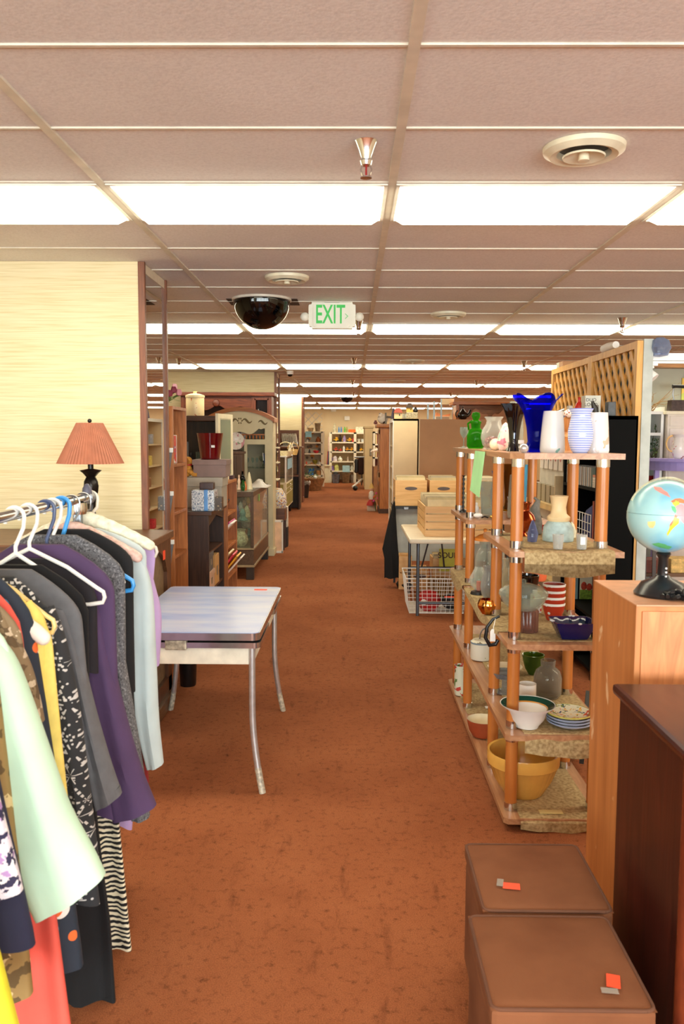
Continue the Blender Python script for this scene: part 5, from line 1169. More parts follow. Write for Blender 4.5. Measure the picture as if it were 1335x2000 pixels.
# ------------------------------------------------------------ second tier
COPPER = mat((196, 96, 54), .16, 1, .08)
vessel('copper_urn', 'urn', 1020, 3.92, Z2, 50, 66, COPPER, 'copper urn standing on front half of the second tier, behind the front post', 'urn')
c = on(1039, 3.66, Z2)
solo('glass_bird', MB().lathe([(0, 0), (.02, .004), (.024, .04), (.014, .075), (.004, .1), (0, .102)], c, 16, wave=lambda a, i, r, z: (r * (1 + .1 * math.sin(3 * a + z * 40)), z)), glass((150, 156, 196), .4), 'blue-grey swirled glass drop ornament beside the copper urn', 'ornament')
c = on(1046, 4.02, Z2)
solo('stone_heron', MB().tube([c, (c[0], c[1], c[2] + .05), (c[0] - .008, c[1], c[2] + .12), (c[0] + .006, c[1], c[2] + .16), (c[0] - .012, c[1], c[2] + .175)], [.03, .03, .024, .012, .006], 12), mat((128, 124, 114), .7, 0, .15, 40), 'grey stone bird figure behind the blue-grey glass drop', 'figure')
c = on(1089, 3.74, Z2); r = W(60, 3.74) / 2; h = W(88, 3.74)
o = thing('pottery_vase', c, 'pottery vase with cream neck and pale blue shoulders on the second tier', 'vase')
part('base', MB().lathe([(0, 0), (r * .98, 0), (r, h * .06), (r * .96, h * .3), (r * .72, h * .42), (r * .6, h * .44)], c, 32), mat((164, 184, 184), .5, 0, .14, 26), o, 'pale blue glazed base')
part('neck', MB().lathe([(r * .6, h * .42), (r * .72, h * .46), (r * .74, h * .53), (r * .52, h * .6), (r * .46, h * .74), (r * .56, h * .95), (r * .6, h), (r * .52, h), (r * .4, h * .74), (r * .44, h * .6)], c, 32), mat((232, 204, 156), .4, 0, .06, 14), o, 'cream glazed neck')
c = on(1115, 3.86, Z2)
solo('stone_shard', MB().lathe([(0, 0), (.02, 0), (.022, .03), (.012, .06), (0, .075)], c, 7), mat((216, 210, 180), .6, 0, .1, 40), 'pale pointed stone behind the pottery vase', 'stone')
FROST = glass((232, 232, 228), .55, .35)
for k, px in enumerate((1089, 1135)):
    c = on(px, 3.45, Z2); r = W(22, 3.45) / 2; h = W(29, 3.45)
    o = thing('votive_glass', c, ['frosted votive glass in front of the pale blue vase base', 'frosted votive glass with white label, at the open corner of second tier'][k], 'votive', 'frosted votives')
    part('cup', vessel_mb('tumbler', c, r, h), FROST, o)
    if k: part('label', MB().box(c[0] - .012, c[0] + .008, c[1] - r - .002, c[1] - r + .003, c[2] + h * .35, c[2] + h * .85), STICK, o)
# far half of the second tier
c = on(904, 5.15, Z2); 
o = thing('candlestick', c, 'slim black turned candlestick on far half of the second tier', 'candlestick'); part('base', MB().lathe([(0, 0), (.026, 0), (.022, .012), (.006, .02)], c, 16), BLACK, o)
part('stem', MB().lathe([(.006, .015)] + [(.004 + .005 * (i % 2), .02 + .2 * i / 14) for i in range(15)] + [(.012, .23), (0, .23)], c, 12), BLACK, o)
figure('china_figurine', 930, 4.95, Z2, 12, 26, WHITE, 'small white china figurine on far half of the second tier, by the post')
solo('china_animal', MB().ball((XP(933, 4.8, Z2), 4.8, Z2 + .014), .014, 1.9, 1, 1), WHITE, 'tiny white reclining china animal in front of the white figurine', 'ornament')
vessel('glass_vase', 'tumbler', 952, 4.98, Z2, 32, 66, glass((226, 230, 224), .3), 'clear cut-glass vase on far half of second tier, behind the green paper', 'vase')
vessel('glass_vase', 'vase_bulge', 970, 5.2, Z2, 26, 80, glass((214, 212, 236), .3), 'lilac-tinted glass vase on the far half of second tier', 'vase')
vessel('amber_vase', 'vase_flare', 991, 5.25, Z2, 34, 92, glass((206, 170, 60), .3, bodycol=(150, 110, 30)), 'amber glass flared vase on the far half of second tier', 'vase')
vessel('textured_vase', 'vase_taper', 1007, 4.82, Z2, 34, 84, glass((220, 216, 204), .35, .12), 'textured clear glass vase at near end of the far second-tier board', 'vase')
vessel('blue_cup', 'cup', 1018, 5.3, Z2, 20, 90, mat((60, 140, 176), .3), 'tall turquoise tumbler behind the amber and textured vases', 'tumbler')
solo('brass_shell', MB().ball((XP(961, 4.76, Z2), 4.76, Z2 + .011), .012, 1.3, 1, .9), mat((206, 176, 96), .25, .8), 'small brass shell at the edge of the far second-tier board', 'ornament')
solo('black_clip', MB().tube([(XP(940, 4.76, Z2), 4.76, Z2 + .004), (XP(946, 4.76, Z2), 4.76, Z2 + .012), (XP(953, 4.76, Z2), 4.76, Z2 + .004)], .004), BLACK, 'small black arched clip beside the brass shell', 'clip')
# ------------------------------------------------------------ third tier
vessel('black_planter', 'planter', 1026, 4.15, Z3, 50, 64, BLK, 'black glass planter with white sticker on the third tier', 'planter', tagged=(-1.0, .55, .011), wave=lambda a, i, r, z: (r * (1 + .03 * math.cos(10 * a)), z))
REDC = blotch((176, 50, 28), [(222, 160, 70), (206, 226, 226)], 26, .3, 'voronoi', .22)
for k in range(4):
    c = (XP(1080, 3.86, Z3), 3.86, Z3 + .03 * k); r = W(44, 3.86) / 2
    o = thing('soup_bowl', c, f'red and gold patterned bowl, {["lowest", "second lowest", "third", "topmost"][k]} of the stack of four on third tier', 'bowl', 'stack of red bowls')
    part('body', MB().lathe([(r * .62, 0), (r * .7, .012), (r * .92, .05), (r, .078), (r * .97, .078), (r * .88, .05), (r * .6, .014), (0, .014)], c, 30), REDC, o)
    part('rim', MB().lathe([(r * 1.0, .071), (r * 1.015, .08), (r * .97, .082)], c, 30), WHITE, o, 'white glazed rim band')
o = thing('hurricane_lamp', on(934, 4.5, Z3), 'clear glass hurricane lamp on black foot at aisle side of the third tier', 'lamp glass'); c = on(934, 4.5, Z3)
part('foot', MB().lathe([(0, 0), (.045, 0), (.04, .015), (.015, .02), (0, .02)], c, 22), BLACK, o); part('globe', MB().lathe([(.02, .02), (.046, .05), (.05, .09), (.03, .13), (.02, .15), (.018, .15), (.028, .13), (.047, .09), (.044, .052), (.018, .022)], c, 26), GLASS, o); part('candle', MB().tube([(c[0], c[1], c[2] + .02), (c[0], c[1], c[2] + .07)], .012, 12), mat((206, 96, 60), .5), o)
SIL = mat((206, 204, 200), .08, .9, .1, 30)
vessel('mercury_vase', 'vase_round', 954, 4.35, Z3, 34, 66, glass((206, 206, 204), .5, .05), 'silvery mercury-glass vase beside the hurricane lamp', 'vase')
vessel('glass_jug', 'carafe', 945, 4.85, Z3, 40, 84, glass((230, 232, 226), .25), 'clear glass jug with orange stopper at far end of third tier', 'jug', lid=mat((226, 140, 60), .4))
vessel('clear_canister', 'tumbler', 968, 4.65, Z3, 32, 74, glass((222, 222, 214), .3), 'clear straight glass canister at the middle of third tier', 'canister')
vessel('cut_glass_vase', 'vase_tall', 993, 4.5, Z3, 30, 70, glass((232, 228, 214), .32, .1), 'cut-glass vase behind the black planter', 'vase')
solo('black_block', MB().box(XP(978, 4.3, Z3), XP(987, 4.3, Z3), 4.3, 4.36, Z3, Z3 + .065, .004), BLACK, 'small black block beside the middle post of third tier', 'block')
c = on(952, 3.98, Z3); r = .048
o = thing('copper_bowl', c, 'polished copper fluted bowl at aisle edge of the third tier', 'bowl')
part('body', MB().lathe([(0, 0), (r * .55, 0), (r * .95, r * .6), (r, r * 1.0), (r * .8, r * 1.5), (r * .72, r * 1.5), (r * .9, r), (0, r * .1)], c, 36, wave=lambda a, i, rr, z: (rr * (1 + .07 * math.cos(9 * a)), z)), mat((222, 146, 70), .1, 1, .04), o)
c = on(1020, 3.62, Z3); r = W(96, 3.62) / 2
o = thing('casserole_dish', c, 'large clear glass lidded dish on brown ribbed pedestal, front of the third tier', 'dish')
part('pedestal', MB().lathe([(0, 0), (r * .44, 0), (r * .44, .09), (r * .4, .1), (0, .1)], (c[0] + .02, c[1], c[2]), 40, wave=lambda a, i, rr, z: (rr * (1 + .05 * math.cos(14 * a)), z)), glass((176, 128, 110), .5, .15), o, 'brown ribbed glass pedestal')
part('bowl', MB().lathe([(0, .1), (r * .55, .1), (r * .85, .13), (r, .165), (r * .97, .165), (r * .82, .137), (r * .5, .108), (0, .108)], c, 40), glass((226, 230, 220), .22), o)
part('lid', MB().lathe([(r * 1.0, .167), (r * .98, .18), (r * .75, .2), (r * .35, .212), (r * .1, .215), (r * .1, .23), (0, .235)], c, 40), glass((222, 228, 216), .25), o)
NAVY = mat((10, 16, 78), .08, 0, .05, coat=.5)
c = on(1116, 3.52, Z3); hw, hd, hh = W(47, 3.52), .085, W(34, 3.52)
o = thing('square_dish', c, 'navy blue square scalloped dish with white edge chips on the third tier', 'dish')
def sq(s, z, wob=.0):
    out = []
    for k in range(48):
        a = 2 * pi * k / 48; q = 1 / max(abs(math.cos(a)), abs(math.sin(a))) ** .8; w_ = 1 + wob * math.cos(12 * a)
        out.append((c[0] + hw * s * q * .9 * math.cos(a) * w_, c[1] + hd * s * q * .95 * math.sin(a) * w_, c[2] + z))
    return out
lv = [sq(.62, 0), sq(.66, .006), sq(.92, hh * .75, .015), sq(1.0, hh, .03), sq(.95, hh, .03), sq(.86, hh * .6, .015), sq(.6, .012)]
vs = [p for l in lv for p in l]; fs = [(i * 48 + k, i * 48 + (k + 1) % 48, (i + 1) * 48 + (k + 1) % 48, (i + 1) * 48 + k) for i in range(6) for k in range(48)] + [list(range(47, -1, -1)), [6 * 48 + k for k in range(48)]]
part('body', MB().add(vs, fs, True), NAVY, o); part('divider', MB().box(c[0] - hw * .55, c[0] + hw * .55, c[1] - .004, c[1] + .004, c[2] + .012, c[2] + hh * .62, .003), NAVY, o)
e = MB()
for k in (10, 11, 25, 26, 37, 45):
    a = lv[3][k]; e.ball((a[0] * .995 + c[0] * .005, a[1], a[2]), .006, 1.4, 1, .7, 8, 6)
part('worn_edge', e, mat((222, 222, 226), .4), o, 'white worn spots on the rim')
boxy('gift_box', 1041, 1057, 4.0, Z3, 34, .08, blotch((236, 232, 226), [(206, 40, 40)], 24, .5, 'noise', .6), 'white box with red print between black planter and red bowls', 'box')
vessel('terracotta_pot', 'pot', 1047, 4.95, Z3, 40, 54, mat((216, 104, 62), .7, 0, .08), 'orange terracotta pot at the back of third tier', 'pot')
c = Vector((SX0 - .03, 3.72, Z3 - .005))
o = thing('iron_hook', c, 'black iron hook with white price tag hanging at the aisle edge of third tier', 'hook')
part('hook', MB().tube([c + Vector((.05, 0, .05)), c + Vector((.02, 0, .035)), c + Vector((-.005, 0, .0)), c + Vector((-.012, 0, -.05)), c + Vector((.008, 0, -.085)), c + Vector((.035, 0, -.08)), c + Vector((.045, 0, -.06))], [.006, .007, .008, .009, .01, .01, .009], 10), BLACK, o)
part('price_tag', MB().prism([c + Vector((.004 + dx, -.03, dz)) for dx, dz in ((0, -.015), (.006, -.004), (.018, -.004), (.024, -.015), (.024, -.06), (0, -.06))], (0, .002, 0)), STICK, o, 'white paper price tag'); part('string', MB().tube([c + Vector((.016, -.03, -.008)), c + Vector((.03, -.01, .04))], .0015, 5), STICK, o)
# ------------------------------------------------------------ fourth tier
c = on(939, 4.6, Z4); r = W(42, 4.6) / 2; h = W(38, 4.6)
o = thing('enamel_pot', c, 'white enamel pot with grey-blue rim and green sprigs, far part of the fourth tier', 'pot')
part('body', MB().lathe([(0, 0), (r * .94, 0), (r, .01), (r, h * .9), (r * .94, h * .9), (r * .94, .01), (0, .012)], c, 30), blotch((222, 220, 206), [(120, 140, 80)], 12, .3, 'noise', .68), o); part('rim', MB().lathe([(r * 1.03, h * .84), (r * 1.05, h * .92), (r * .94, h * .92)], c, 30), mat((126, 146, 160), .4), o); part('lid', MB().lathe([(0, h * .92), (r * .98, h * .92), (r * .8, h * 1.02), (0, h * 1.06)], c, 30), blotch((226, 220, 196), [(110, 100, 70), (150, 160, 120)], 20, .3, 'noise', .6), o); part('bail', MB().tube([(c[0] + r * math.cos(pi * k / 10) * .5 + .02, c[1], c[2] + h * 1.05 + r * 1.0 * math.sin(pi * k / 10)) for k in range(11)], .004, 6), STEEL, o)
c = on(985, 4.25, Z4); r = W(70, 4.25) / 2
o = thing('oval_platter', c, 'large cream oval platter on the fourth tier under the glass cake plate', 'platter'); part('platter', MB().lathe([(0, .02), (r * .6, .02), (r * .95, .045), (r, .055), (r * .96, .06), (r * .6, .03), (0, .03)], c, 40, 1, .8), mat((226, 214, 186), .3, 0, .04), o); part('foot_ring', MB().lathe([(r * .4, 0), (r * .42, .022), (r * .38, .022)], c, 30, 1, .8), mat((216, 204, 176), .3), o)
c = on(985, 3.98, Z4); r = W(58, 3.98) / 2
o = thing('cake_stand', c, 'clear footed glass cake plate with blue rim in front of the oval platter', 'cake stand'); part('plate', MB().lathe([(0, .075), (r * .8, .078), (r, .1), (r * .98, .104), (r * .78, .086), (0, .083)], c, 40), glass((190, 198, 206), .3), o); part('foot', MB().lathe([(.05, 0), (.045, .008), (.015, .02), (.014, .06), (.04, .076), (0, .076)], c, 26), glass((214, 220, 224), .3), o)
vessel('ribbed_jug', 'carafe', 1068, 3.92, Z4, 55, 74, glass((206, 200, 186), .28, .04), 'clear ribbed glass carafe on the fourth tier below the navy dish', 'carafe', n=36, wave=lambda a, i, r, z: (r * (1 + .03 * math.sin(i * 3.1)), z))
vessel('green_glass_dish', 'bowl', 1040, 4.3, Z4 + .0, 44, 40, glass((120, 150, 60), .35), 'green glass dish behind the ribbed carafe', 'dish')
MUG = blotch((240, 236, 228), [(206, 40, 30)], 11, .25, 'noise', .66)
c = on(1028, 3.76, Z4); r = W(36, 3.76) / 2; h = W(48, 3.76)
o = thing('coffee_mug', c, 'tall white mug with red band and handle on the fourth tier', 'mug'); part('body', vessel_mb('mug', c, r, h, 30, None, .1), MUG, o); part('handle', handle_mb(c, r, h, pi, .25, .85, .7, .12), WHITE, o); part('red_band', MB().lathe([(r * 1.003, h * .08), (r * 1.006, h * .38), (r * .99, h * .38)], c, 30), mat((204, 36, 26), .3), o, 'red printed band')
c = on(1009, 3.62, Z4); r = W(40, 3.62) / 2; h = W(20, 3.62)
o = thing('ramekin', c, 'small dark green ramekin with white inside, in front of the red and white mug', 'ramekin'); part('outside', MB().lathe([(0, 0), (r * .92, 0), (r, h), (r * .96, h)], c, 28), mat((24, 44, 40), .2), o); part('inside', MB().lathe([(r * .97, h * 1.0), (r * .9, .006), (0, .006)], c, 28), WHITE, o)
c = on(1029, 3.5, Z4); r = W(55, 3.5); h = W(47, 3.5)
o = thing('pasta_bowl', c, 'white bowl with dark green and gold rim at front of the fourth tier', 'bowl')
part('body', MB().lathe([(0, 0), (r * .4, 0), (r * .42, .008), (r * .6, h * .35), (r * .7, h * .72), (r * .98, h * .96), (r, h), (r * .98, h * 1.0), (r * .68, h * .78), (r * .56, h * .38), (r * .4, .016), (0, .014)], c, 44), WHITE, o)
part('rim_band', MB().lathe([(r * .995, h * 1.006), (r * .72, h * .84)], c, 44), mat((24, 74, 62), .15), o, 'dark green rim'); part('gold_line', MB().lathe([(r * .725, h * .845), (r * .685, h * .8)], c, 44), mat((214, 150, 60), .3), o)
FLP = blotch((226, 224, 200), [(196, 70, 50), (70, 90, 130), (226, 170, 60), (110, 140, 70)], 22, .2, 'noise', .62, dist=1)
for k in range(4):
    r = W(46, 3.5); c = (XP(1114, 3.5, Z4), 3.52 + .005 * k, Z4 + .011 * k)
    o = thing('side_plate', c, f'{["lowest white-edged", "second white-edged", "third white-edged", "topmost fruit and flower patterned"][k]} plate in the stack beside the green-rimmed bowl', 'plate', 'stack of patterned plates')
    part('plate', MB().lathe([(0, 0), (r * .58, 0), (r * .98, .018), (r, .022), (r * .98, .024), (r * .58, .007), (0, .006)], c, 40), FLP if k == 3 else mat((214, 218, 226), .25), o); part('rim', MB().lathe([(r * .985, .0185), (r * 1.004, .022), (r * .985, .0252)], c, 40), mat((206, 200, 96) if k == 3 else (150, 166, 196), .3), o)
vessel('floral_crock', 'pot', 899, 5.1, Z5, 26, 60, blotch((216, 220, 200), [(90, 130, 70), (196, 70, 60)], 20, .4, 'noise', .6), 'white crock with flower sprigs at far end of the bottom tier', 'crock')
# ------------------------------------------------------------ bottom tier
c = on(942, 4.38, Z5); r = W(32, 4.38); h = W(34, 4.38)
o = thing('terracotta_dish', c, 'cream-lined terracotta bowl on the aisle side of the bottom tier', 'bowl'); part('outside', MB().lathe([(0, 0), (r * .62, 0), (r * .85, h * .35), (r, h), (r * .97, h)], c, 32), mat((170, 78, 44), .5), o); part('inside', MB().lathe([(r * .99, h * 1.01), (r * .95, h * .98), (r * .8, h * .35), (r * .55, .012), (0, .012)], c, 32), mat((232, 218, 184), .3), o, 'cream glazed inside and lip')
c = on(1012, 4.08, Z5 + .0); r = W(60, 4.08)
o = thing('checked_plate', c, 'large cream plate with maroon crossed lines behind the yellow mixing bowl', 'plate'); part('plate', MB().lathe([(0, 0), (r * .6, 0), (r, .03), (r, .036), (r * .6, .01), (0, .008)], c, 40), mat((228, 214, 180), .3), o)
ln = MB()
for d in (-.03, .03): ln.box(c[0] + d * 1.2 - .005, c[0] + d * 1.2 + .005, c[1] - r * .6, c[1] + r * .6, c[2] + .0085, c[2] + .011).box(c[0] - r * .6, c[0] + r * .6, c[1] + d - .005, c[1] + d + .005, c[2] + .0085, c[2] + .011)
part('crossed_lines', ln, mat((120, 44, 60), .4), o)
YEL = mat((224, 172, 84), .16, 0, .05, 8)
c = on(1020, 3.66, Z5); r = W(72, 3.66); h = W(88, 3.66)
o = thing('mixing_bowl', c, 'large mustard yellow ribbed mixing bowl on the bottom tier', 'bowl')
part('body', MB().lathe([(0, 0), (r * .52, 0), (r * .56, .006), (r * .78, h * .35), (r * .93, h * .68), (r * .985, h * .72), (r, h * .95), (r * .985, h), (r * .93, h * .985), (r * .88, h * .68), (r * .72, h * .32), (r * .5, .016), (0, .014)], c, 96, wave=lambda a, i, rr, z: (rr * (1 + (.016 * math.cos(32 * a) if i in (3, 4) else 0)), z)), YEL, o)
solo('plastic_wrap', MB().ball((c[0] + .01, c[1], c[2] + .05), .05, 1.2, 1, .7), glass((226, 226, 224), .5, .1), 'crumpled clear plastic wrap inside the yellow mixing bowl', 'wrap')
solo('card_strip', MB().box(c[0] + .03, c[0] + .13, 3.44, 3.475, Z5, Z5 + .003), mat((222, 204, 140), .7), 'cream card strip lying on front of the bottom tier', 'card')
solo('price_slip', MB().box(XP(947, 4.85, Z5), XP(955, 4.85, Z5), 4.83, 4.87, Z5, Z5 + .002), STICK, 'small white slip on far mat of the bottom tier', 'slip')
solo('picture_frames', MB().prism([(XP(1130, 4.0, .06), 4.0, Z5), (XP(1165, 4.0, .06), 4.3, Z5), (XP(1165, 4.0, .06) + .02, 4.3, .34), (XP(1130, 4.0, .06) + .02, 4.0, .34)], (.02, -.01, 0)), mat((46, 50, 48), .5), 'dark green framed board leaning at inner side of the bottom tier', 'frame').name = 'leaning_board'
# ================================================================== suede cubes, oak pedestal, globe, dresser
SUEDE, nt, b = new_mat('brown suede')
n1 = nd(nt, 'ShaderNodeTexNoise'); n1.inputs['Scale'].default_value = 5; n1.inputs['Detail'].default_value = 6; nt.links.new(coords(nt), n1.inputs['Vector'])
n2 = nd(nt, 'ShaderNodeTexNoise'); n2.inputs['Scale'].default_value = 160; nt.links.new(coords(nt), n2.inputs['Vector'])
r = ramp(nt, n1.outputs['Fac'], [(.3, (110, 66, 42)), (.6, (127, 80, 53))]); nt.links.new(r.outputs['Color'], b.inputs['Base Color']); b.inputs['Roughness'].default_value = .95; b.inputs['Specular IOR Level'].default_value = .2; b.inputs['Sheen Weight'].default_value = .0; b.inputs['Sheen Roughness'].default_value = .5
bump(nt, b, n2.outputs['Fac'], .15, .002)
def ottoman(x0, x1, y0, y1, h, label, tags):
    o = thing('ottoman', ((x0 + x1) / 2, (y0 + y1) / 2, 0), label, 'ottoman', 'brown suede cube ottomans')
    part('base', MB().box(x0 + .004, x1 - .004, y0 + .004, y1 - .004, .01, h - .062, .012), SUEDE, o)
    n = 20
    def fn(u, v):
        e = (1 - (2 * u - 1) ** 8) * (1 - (2 * v - 1) ** 8); return (x0 + (x1 - x0) * u, y0 + (y1 - y0) * v, h - .012 + .012 * e ** .5 * (.6 + .4 * math.sin(pi * u) * math.sin(pi * v)))
    part('lid_cushion', MB().box(x0, x1, y0, y1, h - .058, h - .008, .014).grid(fn, n, n), SUEDE, o)
    pts = [(x, y, h - .011) for x, y, _ in rounded(x0 + .003, x1 - .003, y0 + .003, y1 - .003, .02, 0, 4)]; pts.append(pts[0])
    part('piping', MB().tube(pts, .0045, 8), mat((98, 60, 40), .9), o)
    (tx, ty), a, (qx, qy), a2 = tags
    z = h - .002 + .004
    def slip(cx, cy, w_, d_, an, z):
        ca, sa = math.cos(an), math.sin(an); return MB().prism([(cx + x * ca - y * sa, cy + x * sa + y * ca, z) for x, y in ((-w_, -d_), (w_, -d_), (w_, d_), (-w_, d_))], (0, 0, .0012))
    part('price_tag', slip(tx, ty, .024, .0155, a, z), ORANGE, o, 'orange price tag'); part('tape', slip(qx, qy, .019, .009, a2, z + .0014), glass((214, 206, 196), .5, .25), o, 'strip of clear tape')
OTH = .40
p = PZ(998, 1732, OTH); q = PZ(976, 1726, OTH)
ottoman(.362, .715, 2.145, 2.52, OTH, 'brown suede cube ottoman standing against the shelving unit, orange tag near its middle', ((p.x, p.y), -.15, (q.x, q.y), 1.35))
p = PZ(1197, 1918, OTH); q = PZ(1190, 1938, OTH)
ottoman(.318, .69, 1.755, 2.125, OTH, 'brown suede cube ottoman nearest the camera, orange tag near its corner', ((p.x, p.y), 1.3, (q.x, q.y), -.12))
# oak pedestal
OAKF = wood((214, 140, 84), (182, 106, 58), 'z', .8, .45, 'oak laminate', 5)
def worn_oak():
    m, nt, b = new_mat('worn oak laminate'); v = coords(nt, (14, 14, 1.2))
    n = nd(nt, 'ShaderNodeTexNoise'); n.inputs['Scale'].default_value = 1.6; n.inputs['Detail'].default_value = 6; nt.links.new(v, n.inputs['Vector'])
    r = ramp(nt, n.outputs['Fac'], [(.28, (176, 108, 56)), (.68, (204, 134, 76))])
    n2 = nd(nt, 'ShaderNodeTexNoise'); n2.inputs['Scale'].default_value = 9; n2.inputs['Detail'].default_value = 3; n2.inputs['Distortion'].default_value = .6; nt.links.new(coords(nt, (1, 1, .55)), n2.inputs['Vector'])
    mr = nd(nt, 'ShaderNodeMapRange'); mr.inputs['From Min'].default_value = .66; mr.inputs['From Max'].default_value = .69; nt.links.new(n2.outputs['Fac'], mr.inputs['Value'])
    mx = nd(nt, 'ShaderNodeMix', data_type='RGBA'); nt.links.new(mr.outputs[0], mx.inputs[0]); nt.links.new(r.outputs['Color'], mx.inputs[6]); mx.inputs[7].default_value = rgb((226, 184, 142)); nt.links.new(mx.outputs[2], b.inputs['Base Color']); b.inputs['Roughness'].default_value = .5
    return m
qx0, qx1, qy0, qy1, qz = .868, 1.42, 2.5, 2.94, 1.163
o = thing('oak_pedestal', ((qx0 + qx1) / 2, (qy0 + qy1) / 2, 0), 'tall chipped oak laminate cabinet box carrying the globe, beside the ottomans', 'cabinet')
part('carcass', MB().box(qx0, qx1, qy0, qy1, 0, qz - .002, .003), worn_oak(), o)
part('front_panel', MB().box(qx0 + .018, qx1, qy0 - .006, qy0, .0, qz - .02, .002), wood((222, 146, 92), (186, 112, 66), 'z', .55, .45, 'oak grain', 6), o); part('top', MB().box(qx0 - .001, qx1, qy0 - .006, qy1, qz - .004, qz, .001), mat((206, 152, 116), .4, 0, .05, 20), o)
# globe
gc = Vector((XP(1297, 2.66, 1.38), 2.66, PY(1297, 1008, 2.66).z)); GR = .117
GLOBE, nt, b = new_mat('printed globe map'); tc = nd(nt, 'ShaderNodeTexCoord')
sea = nd(nt, 'ShaderNodeTexNoise'); sea.inputs['Scale'].default_value = 8; nt.links.new(tc.outputs['Object'], sea.inputs['Vector'])
r = ramp(nt, sea.outputs['Fac'], [(.32, (112, 178, 208)), (.5, (158, 206, 212)), (.7, (174, 212, 212))]); nt.links.new(r.outputs['Color'], b.inputs['Base Color']); b.inputs['Roughness'].default_value = .25
o = thing('globe', (gc.x, gc.y, qz), 'pale blue world globe on black stand, on the oak cabinet box', 'globe')
part('sphere', MB().ball(gc, GR, n=48, m=32), GLOBE, o)
def patch(name, pix, cc, lab, lift=1.004):
    """a land shape printed on the ball: its outline is laid on the sphere"""
    P = []
    for x, y in pix:
        d = ray(x, y).normalized(); oc = EYE - gc; B = oc.dot(d); D = B * B - (oc.length_squared - (GR * lift) ** 2)
        if D < 0: D = 0
        P.append((EYE + d * (-B - math.sqrt(D)) - gc).normalized())
    ctr = sum(P, Vector()).normalized(); vs = []; K = 5; n = len(P)
    for k in range(1, K + 1):
        for q_ in P: vs.append(gc + ctr.lerp(q_, k / K).normalized() * GR * lift)
    vs.append(gc + ctr * GR * lift); f = [(len(vs) - 1, i, (i + 1) % n) for i in range(n)]
    for k in range(K - 1): f += [(k * n + i, (k + 1) * n + i, (k + 1) * n + (i + 1) % n, k * n + (i + 1) % n) for i in range(n)]
    part(name, MB().add(vs, f, True), mat(cc, .3, 0, .05, 30), o, lab)
patch('land', [(1275, 950), (1290, 952), (1303, 962), (1309, 972), (1300, 968), (1288, 962), (1278, 956)], (240, 148, 140), 'pink strip of land')
patch('land', [(1309, 979), (1318, 974), (1328, 973), (1340, 978), (1346, 985), (1338, 984), (1326, 982), (1316, 984)], (240, 130, 90), 'orange land')
patch('land', [(1312, 983), (1319, 977), (1325, 978), (1327, 984), (1318, 990)], (244, 206, 80), 'yellow land')
patch('land', [(1318, 987), (1330, 984), (1345, 990), (1352, 1000), (1344, 1018), (1334, 1022), (1326, 1012), (1320, 1004)], (240, 150, 156), 'pink land')
patch('land', [(1310, 988), (1318, 990), (1321, 998), (1318, 1003), (1312, 996)], (90, 190, 130), 'green strip of land')
patch('land', [(1316, 1010), (1326, 1013), (1325, 1022), (1318, 1028), (1308, 1038), (1303, 1047), (1302, 1042), (1308, 1028)], (244, 212, 60), 'yellow land, tapering to a point', 1.006)
patch('land', [(1318, 1004), (1323, 1008), (1313, 1020), (1304, 1042), (1301, 1044), (1308, 1024)], (236, 120, 80), 'orange strip of land')
patch('land', [(1272, 1062), (1285, 1060), (1298, 1063), (1312, 1068), (1305, 1073), (1290, 1070), (1278, 1066)], (92, 176, 110), 'green polar land')
patch('printed_key', [(1264, 1019), (1279, 1018), (1279, 1024), (1275, 1031), (1268, 1031), (1264, 1025)], (240, 206, 140), 'small ochre printed medallion')
ez = gc.z + .012
part('equator_line', MB().tube([(gc.x + GR * 1.002 * math.cos(2 * pi * k / 48) * .994, gc.y + GR * 1.002 * .994 * math.sin(2 * pi * k / 48), ez) for k in range(49)], .0008, 5), mat((110, 150, 160), .5), o)
mer = [(gc.x + GR * 1.012 * math.sin(a) * .9 - .006, gc.y - .4 * GR * math.sin(a) + .02, gc.z + GR * 1.0 * math.cos(a)) for a in [pi * .02 + pi * .5 * k / 16 for k in range(17)]]
arcp = []
for k in range(25):
    a = -1.15 + 1.95 * k / 24; arcp.append((gc.x + (GR + .006) * math.sin(a), gc.y - .01, gc.z + (GR + .006) * math.cos(a)))
part('meridian', MB().tube(arcp, .0035, 8), glass((240, 236, 214), .5, .1), o, 'clear plastic meridian arm')
GB = mat((24, 24, 26), .28, 0, .1, 30)
part('stem', MB().lathe([(.018, qz + .05 - gc.z), (.015, -GR - .02), (.024, -GR - .005), (.018, -GR + .004)], (gc.x, gc.y, gc.z), 20), GB, o)
part('base', MB().lathe([(.0, 0), (.086, 0), (.088, .008), (.066, .04), (.03, .056), (.02, .066), (0, .066)], (gc.x, gc.y, qz), 36), GB, o)
dk = MB()
for k in range(3): dk.ball((gc.x + .002, gc.y - .022, qz + .064 + .013 * k), .0042)
part('studs', dk, mat((230, 230, 234), .2, .6), o, 'small silver studs')
cp = [(gc.x - .03 + .12 * k / 20, gc.y - .085 + .012 * math.sin(k * 1.1), qz + .011 + .004 * math.sin(k * 1.7)) for k in range(21)]
o2 = thing('power_cord', (cp[0][0], cp[0][1], qz), 'bundled black electric cord lying in front of the globe base', 'cord'); part('cord', MB().tube(cp, .008, 8).tube([(x + .01, y - .016, z + .002) for x, y, z in cp], .007, 8).tube([(x, y + .004, z + .013) for x, y, z in cp[2:18]], .007, 8), GB, o2); part('tie', MB().tube([(cp[10][0], cp[10][1] - .026, qz + .012), (cp[10][0], cp[10][1], qz + .034), (cp[10][0], cp[10][1] + .018, qz + .012)], .004, 6), BLACK, o2)
